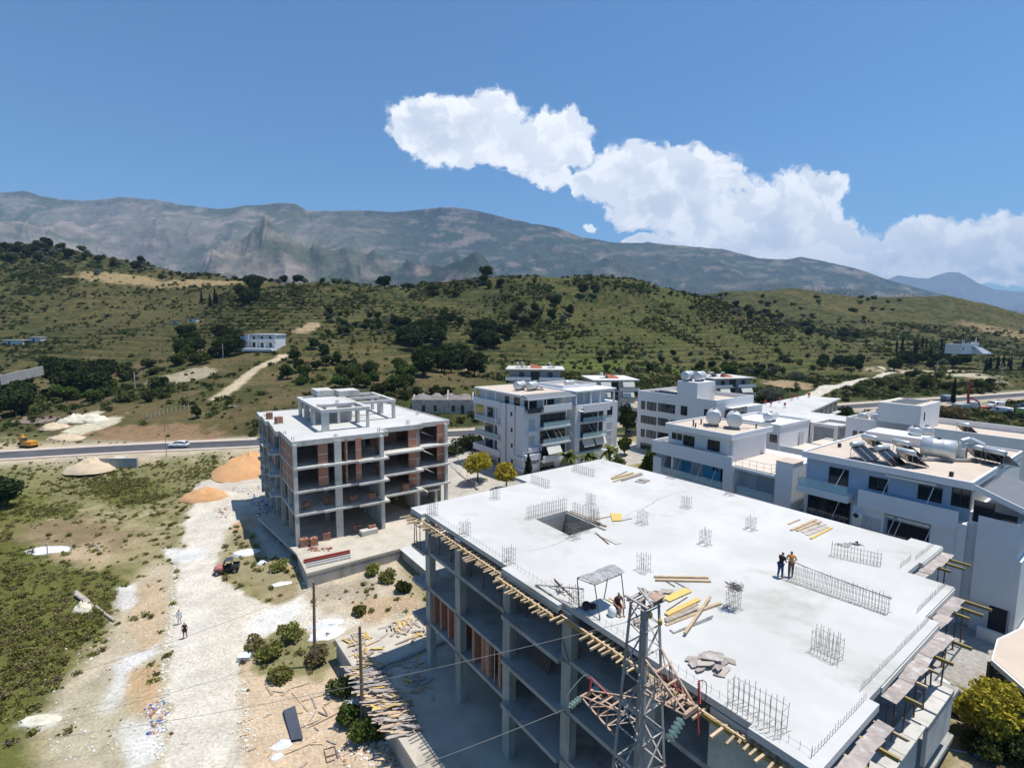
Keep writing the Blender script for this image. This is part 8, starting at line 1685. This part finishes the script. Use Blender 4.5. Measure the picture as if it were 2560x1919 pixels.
t = nt_px('slim cone shaped cypress in front of the middle flats', 1320, 1225, 4.5, 6.5, 1.4, F_CYP, 300, .18, 17, 3, .05); t.children[0].data = leaves([(0, 0, .8+k*.75, 1.25-.16*k, 1.25-.16*k, .8) for k in range(7)], 2200, .15, 5, F_CYP)
for k, (u, v_, s) in enumerate(((1150, 1140, 2.4), (1168, 1132, 2.2), (1186, 1136, 2.4), (1132, 1146, 1.8), (1204, 1140, 2.0))): nt_px(f'dark hedge shrub {("second from the left", "in the middle", "second from the right", "at the left end", "at the right end")[k]} of the hedge left of the flats', u, v_, 3.6, s*1.4, 2.3, F_DARK, 900, .2, 20+k, 6, .0, 'shrub', 'shrub', False)
# palms
def palm(label, u, v_, z, h, seed):
    p = at(u, v_, z); t = thing('palm_tree', label, 'palm tree', (p.x, p.y, zat(p.x, p.y)-.2)); MB().tube((0, 0, 0), (.1, 0, h), .28, 8, .22).build('trunk', M_BARK, t); q = random.Random(seed); fm = []
    for s_ in range(3):
        M_ = MB(); L_ = 2.3; n = 7; prev = None
        for k in range(n):
            f0, f1 = k/n, (k+1)/n; zz = lambda f: .75*math.sin(f*2.4)*1.0-.9*f*f*(1+.4*s_); w = lambda f: .34*math.sin(math.pi*min(1, f+.08))**.6
            for sgn in (-1, 1): M_.add([(L_*f0, 0, zz(f0)), (L_*f1, 0, zz(f1)), (L_*f1+.1, sgn*w(f1), zz(f1)-.16), (L_*f0+.1, sgn*w(f0), zz(f0)-.16)], [(0, 1, 2, 3) if sgn > 0 else (3, 2, 1, 0)])
        fm.append(M_.mesh('frond', F_PALM))
    for k in range(30): o = inst(q.choice(fm), 'frond', t, (.1, 0, h), (q.uniform(-.1, .1), q.uniform(-.95, .35), k*2.4), (q.uniform(.8, 1.1),)*3)
F_PALM = folmat('palm_fronds', (.10, .13, .035), (.16, .17, .05), .15)
palm('palm tree left of three in front of the middle flats', 1418, 1205, 4.8, 3.8, 1); palm('palm tree in the middle of three before the flats', 1470, 1200, 4.8, 3.2, 2); palm('palm tree right of three in front of the middle flats', 1522, 1190, 4.8, 3.6, 3)
for k, (u, v_, s) in enumerate(((1440, 1200, 1.6), (1490, 1195, 1.7), (1545, 1180, 1.5), (1500, 1210, 1.4), (1400, 1215, 1.2))): nt_px(('low shrub between the left and middle palms', 'low shrub between the middle and right palms', 'low shrub right of the palms', 'low shrub in front of the palms', 'low shrub left of the palms')[k], u, v_, 4.8, s*1.3, 1.8, F_MID, 700, .18, 40+k, 6, 0, 'shrub', 'shrub', False)
# shrubs on the site, lower right bank and yard
sh_l = (((672, 1640), 1.3, 1.2, F_GRS, 'yellow-green shrub in the weed patch at the track bend'), ((725, 1600), 1.8, 1.2, F_GRS, 'taller green shrub just left of the farther timber pole'), ((700, 1690), 1.0, 1.1, F_GRS, 'low olive shrub below the farther timber pole'), ((640, 1620), 1.2, 1.1, F_DRY, 'purplish dry shrub by the foam blocks'), ((790, 1650), 1.4, 1.2, F_DRY, 'brown dry shrub right of the farther timber pole'),
        ((755, 1405), 1.5, 1.4, F_DRY, 'dry olive bush at the corner of the brick building terrace'), ((700, 1425), 1.0, 1.2, F_GRS, 'grey-green bush below the building shadow'), ((915, 1838), 1.7, 1.3, F_MID, 'bright green shrub at the foot of the nearer pole'), ((868, 1800), 1.3, 1.0, F_MID, 'green shrub left of the nearer pole'), ((850, 1728), 1.2, 1.1, F_SCR, 'small weed clump by the podium wall'),
        ((930, 1435), 1.4, 1.0, F_GRS, 'green weed clump in the pit near its wall'), ((970, 1455), 1.6, 1.2, F_GRS, 'green weed clump at the right of the pit'), ((840, 1440), 1.0, .9, F_GRS, 'small weed clump in the upper pit'), ((1010, 1480), 1.2, 1.0, F_SCR, 'weed clump under the walkway wall'), ((900, 1535), .9, .8, F_GRS, 'weed tuft in the lower pit'))
for k, ((u, v_), h, R_, mt, lab) in enumerate(sh_l): nt_px(lab, u, v_, .2, h, R_, mt, 1100, .13, 60+k, 7, 0, 'shrub', 'shrub', False)
bank = (((42.6, 4.6), 1.8, 1.3, F_DARK, 'dark shrub under the parked white car'), ((44.2, 5.4), 1.5, 1.2, F_DARK, 'dark shrub beside the car front'), ((41.2, 5.9), 1.3, 1.0, F_SCR, 'low shrub at the foot of the site wall'), ((42.2, 3.0), 1.2, .8, F_YEL, 'small yellow shrub on the bank'), ((44.5, 3.2), 2.0, 1.4, F_SCR, 'grey-green spindly shrub under the big yellow tree'), ((47.0, 2.6), 1.6, 1.4, F_DARK, 'dark shrub in front of the slat fence'), ((43.6, 1.4), 1.6, 1.4, F_SCR, 'olive shrub near the blue tarpaulin'), ((45.4, 7.2), 1.2, .9, F_YEL, 'small yellow shrub beside the car door'), ((49, 1.2), 1.5, 1.4, F_MID, 'green shrub at the right edge of the bank'))
for k, ((a, b), h, R_, mt, lab) in enumerate(bank): p = lw(a, b); ntree(lab, p.x, p.y, zat(p.x, p.y)-.1, h, R_, mt, 1600, .1, 90+k, 8, 0, 'shrub', 'shrub', False)
# ---------------------------------------------------------------- scrub and weeds nobody could count, one object each
def scatter(name, pts, zz, sc, variants, seed):
    me = bpy.data.meshes.new(name); n = len(pts); co = np.stack([pts[:, 0], pts[:, 1], zz], 1).astype(np.float32); me.vertices.add(n); me.vertices.foreach_set('co', co.ravel())
    a = me.attributes.new('sc', 'FLOAT', 'POINT'); a.data.foreach_set('value', sc.astype(np.float32)); o = bpy.data.objects.new(name, me); COL.objects.link(o); o['kind'] = 'stuff'
    col = bpy.data.collections.new(name+'_source')
    for i, v in enumerate(variants): so_ = bpy.data.objects.new(f'{name}_clump', v); col.objects.link(so_)
    ng = bpy.data.node_groups.new(name, 'GeometryNodeTree'); ng.interface.new_socket('Geometry', in_out='INPUT', socket_type='NodeSocketGeometry'); ng.interface.new_socket('Geometry', in_out='OUTPUT', socket_type='NodeSocketGeometry')
    N = ng.nodes; Lk = ng.links; gi = N.new('NodeGroupInput'); go = N.new('NodeGroupOutput'); ip = N.new('GeometryNodeInstanceOnPoints'); ci = N.new('GeometryNodeCollectionInfo'); ci.inputs[0].default_value = col; ci.inputs[1].default_value = True; ci.inputs[2].default_value = True
    m2p = N.new('GeometryNodeMeshToPoints'); Lk.new(gi.outputs[0], m2p.inputs[0]); Lk.new(m2p.outputs[0], ip.inputs['Points']); Lk.new(ci.outputs[0], ip.inputs['Instance']); ip.inputs['Pick Instance'].default_value = True
    na = N.new('GeometryNodeInputNamedAttribute'); na.data_type = 'FLOAT'; na.inputs[0].default_value = 'sc'; Lk.new(na.outputs[0], ip.inputs['Scale'])
    rv = N.new('FunctionNodeRandomValue'); rv.data_type = 'FLOAT_VECTOR'; rv.inputs[0].default_value = (-.15, -.15, 0); rv.inputs[1].default_value = (.15, .15, 6.28); rv.inputs['Seed'].default_value = seed; Lk.new(rv.outputs[0], ip.inputs['Rotation'])
    Lk.new(ip.outputs[0], go.inputs[0]); md = o.modifiers.new('scatter', 'NODES'); md.node_group = ng; return o
def keep(x, y, strong):
    z0 = np.zeros_like(x); c = gcolor(x, y, z0); lum = c.sum(-1)/3; gr = c[:, 1]/(c[:, 0]+1e-6); p_ = sst(gr, .86, 1.15)*strong+.10*(1-sst(lum, .25, .42)); p_ = p_*(1-sst(lum, .24, .40))
    rd, _ = roaddist(x, y); p_[rd < 7] = 0; a = x*math.cos(YAW_R)+y*math.sin(YAW_R); b = -x*math.sin(YAW_R)+y*math.cos(YAW_R); al = x*math.cos(YAW_L)+y*math.sin(YAW_L); bl_ = -x*math.sin(YAW_L)+y*math.cos(YAW_L)
    for mk in ((a > 13.4) & (b < 48) & (a < 60), (al > 12.5) & (al < 45) & (bl_ > 60) & (bl_ < 102), (a > 44) & (a < 155) & (b > 5) & (b < 112) & (y < 160)*(rd > 9)): p_[mk] = 0
    p_[linedist(LANE, x, y) < 3] = 0; p_[linedist(HTRK, x, y) < 3] = 0; return p_
NN = 150000; r1, r2 = rng.random(NN), rng.random(NN); yy_ = np.sqrt(128**2+r1*(540**2-128**2)); xx_ = (-1.2+r2*2.4)*yy_; pk = keep(xx_, yy_, 1.0)*(.25+1.1*sst(fbm(xx_/22, yy_/22, 4, 201), .42, .62)); sel = rng.random(NN) < pk*.85; P_ = np.stack([xx_[sel], yy_[sel]], 1)
zsc = terrain(P_[:, 0], P_[:, 1]); scs = (.18+.75*rng.random(len(P_))**3)*(1.0); scs *= 1+.6*sst(P_[:, 1], 300, 500)
bmv = [leaves(rblobs(s, 4, 1.5, 1.7, 0, (.5, .7)), 90, .34, s+50, mt, 'clump', .4) for s, mt in ((1, F_SCR), (2, F_SCR), (3, F_MID), (4, F_DARK), (5, F_DRY), (6, F_SCR))]
scatter('hillside_scrub', P_, zsc-.1, scs, bmv, 3)
NN = 90000; yy_ = np.sqrt(36**2+rng.random(NN)*(125**2-36**2)); xx_ = (-1.25+rng.random(NN)*1.75)*yy_; pk = keep(xx_, yy_, 1.0)*(.3+1.0*sst(fbm(xx_/5, yy_/5, 4, 211), .38, .6)); sel = rng.random(NN) < pk; P_ = np.stack([xx_[sel], yy_[sel]], 1)
gmv = [leaves(rblobs(s, 4, .55, .5, 0, (.5, .7)), 70, .13, s+70, mt, 'clump', .3) for s, mt in ((1, F_GRS), (2, F_GRS), (3, F_DRY), (4, F_GRS), (5, F_GRS), (6, F_DRY))]
scatter('meadow_weeds', P_, terrain(P_[:, 0], P_[:, 1])-.04, .2+.7*rng.random(len(P_))**2, gmv, 4)
if REST: scatter('distant_trees', np.array([HT[i] for i in REST]), np.array([zt_[i]-.2 for i in REST]), np.array([TREES[i][3]/6.0 for i in REST]), [KINDS['dark'][0][0], KINDS['mid'][0][0], KINDS['olive'][0][0], KINDS['olive'][1][0]], 9)
print('scrub', len(zsc), 'weeds', len(P_), 'trees', len(TREES))
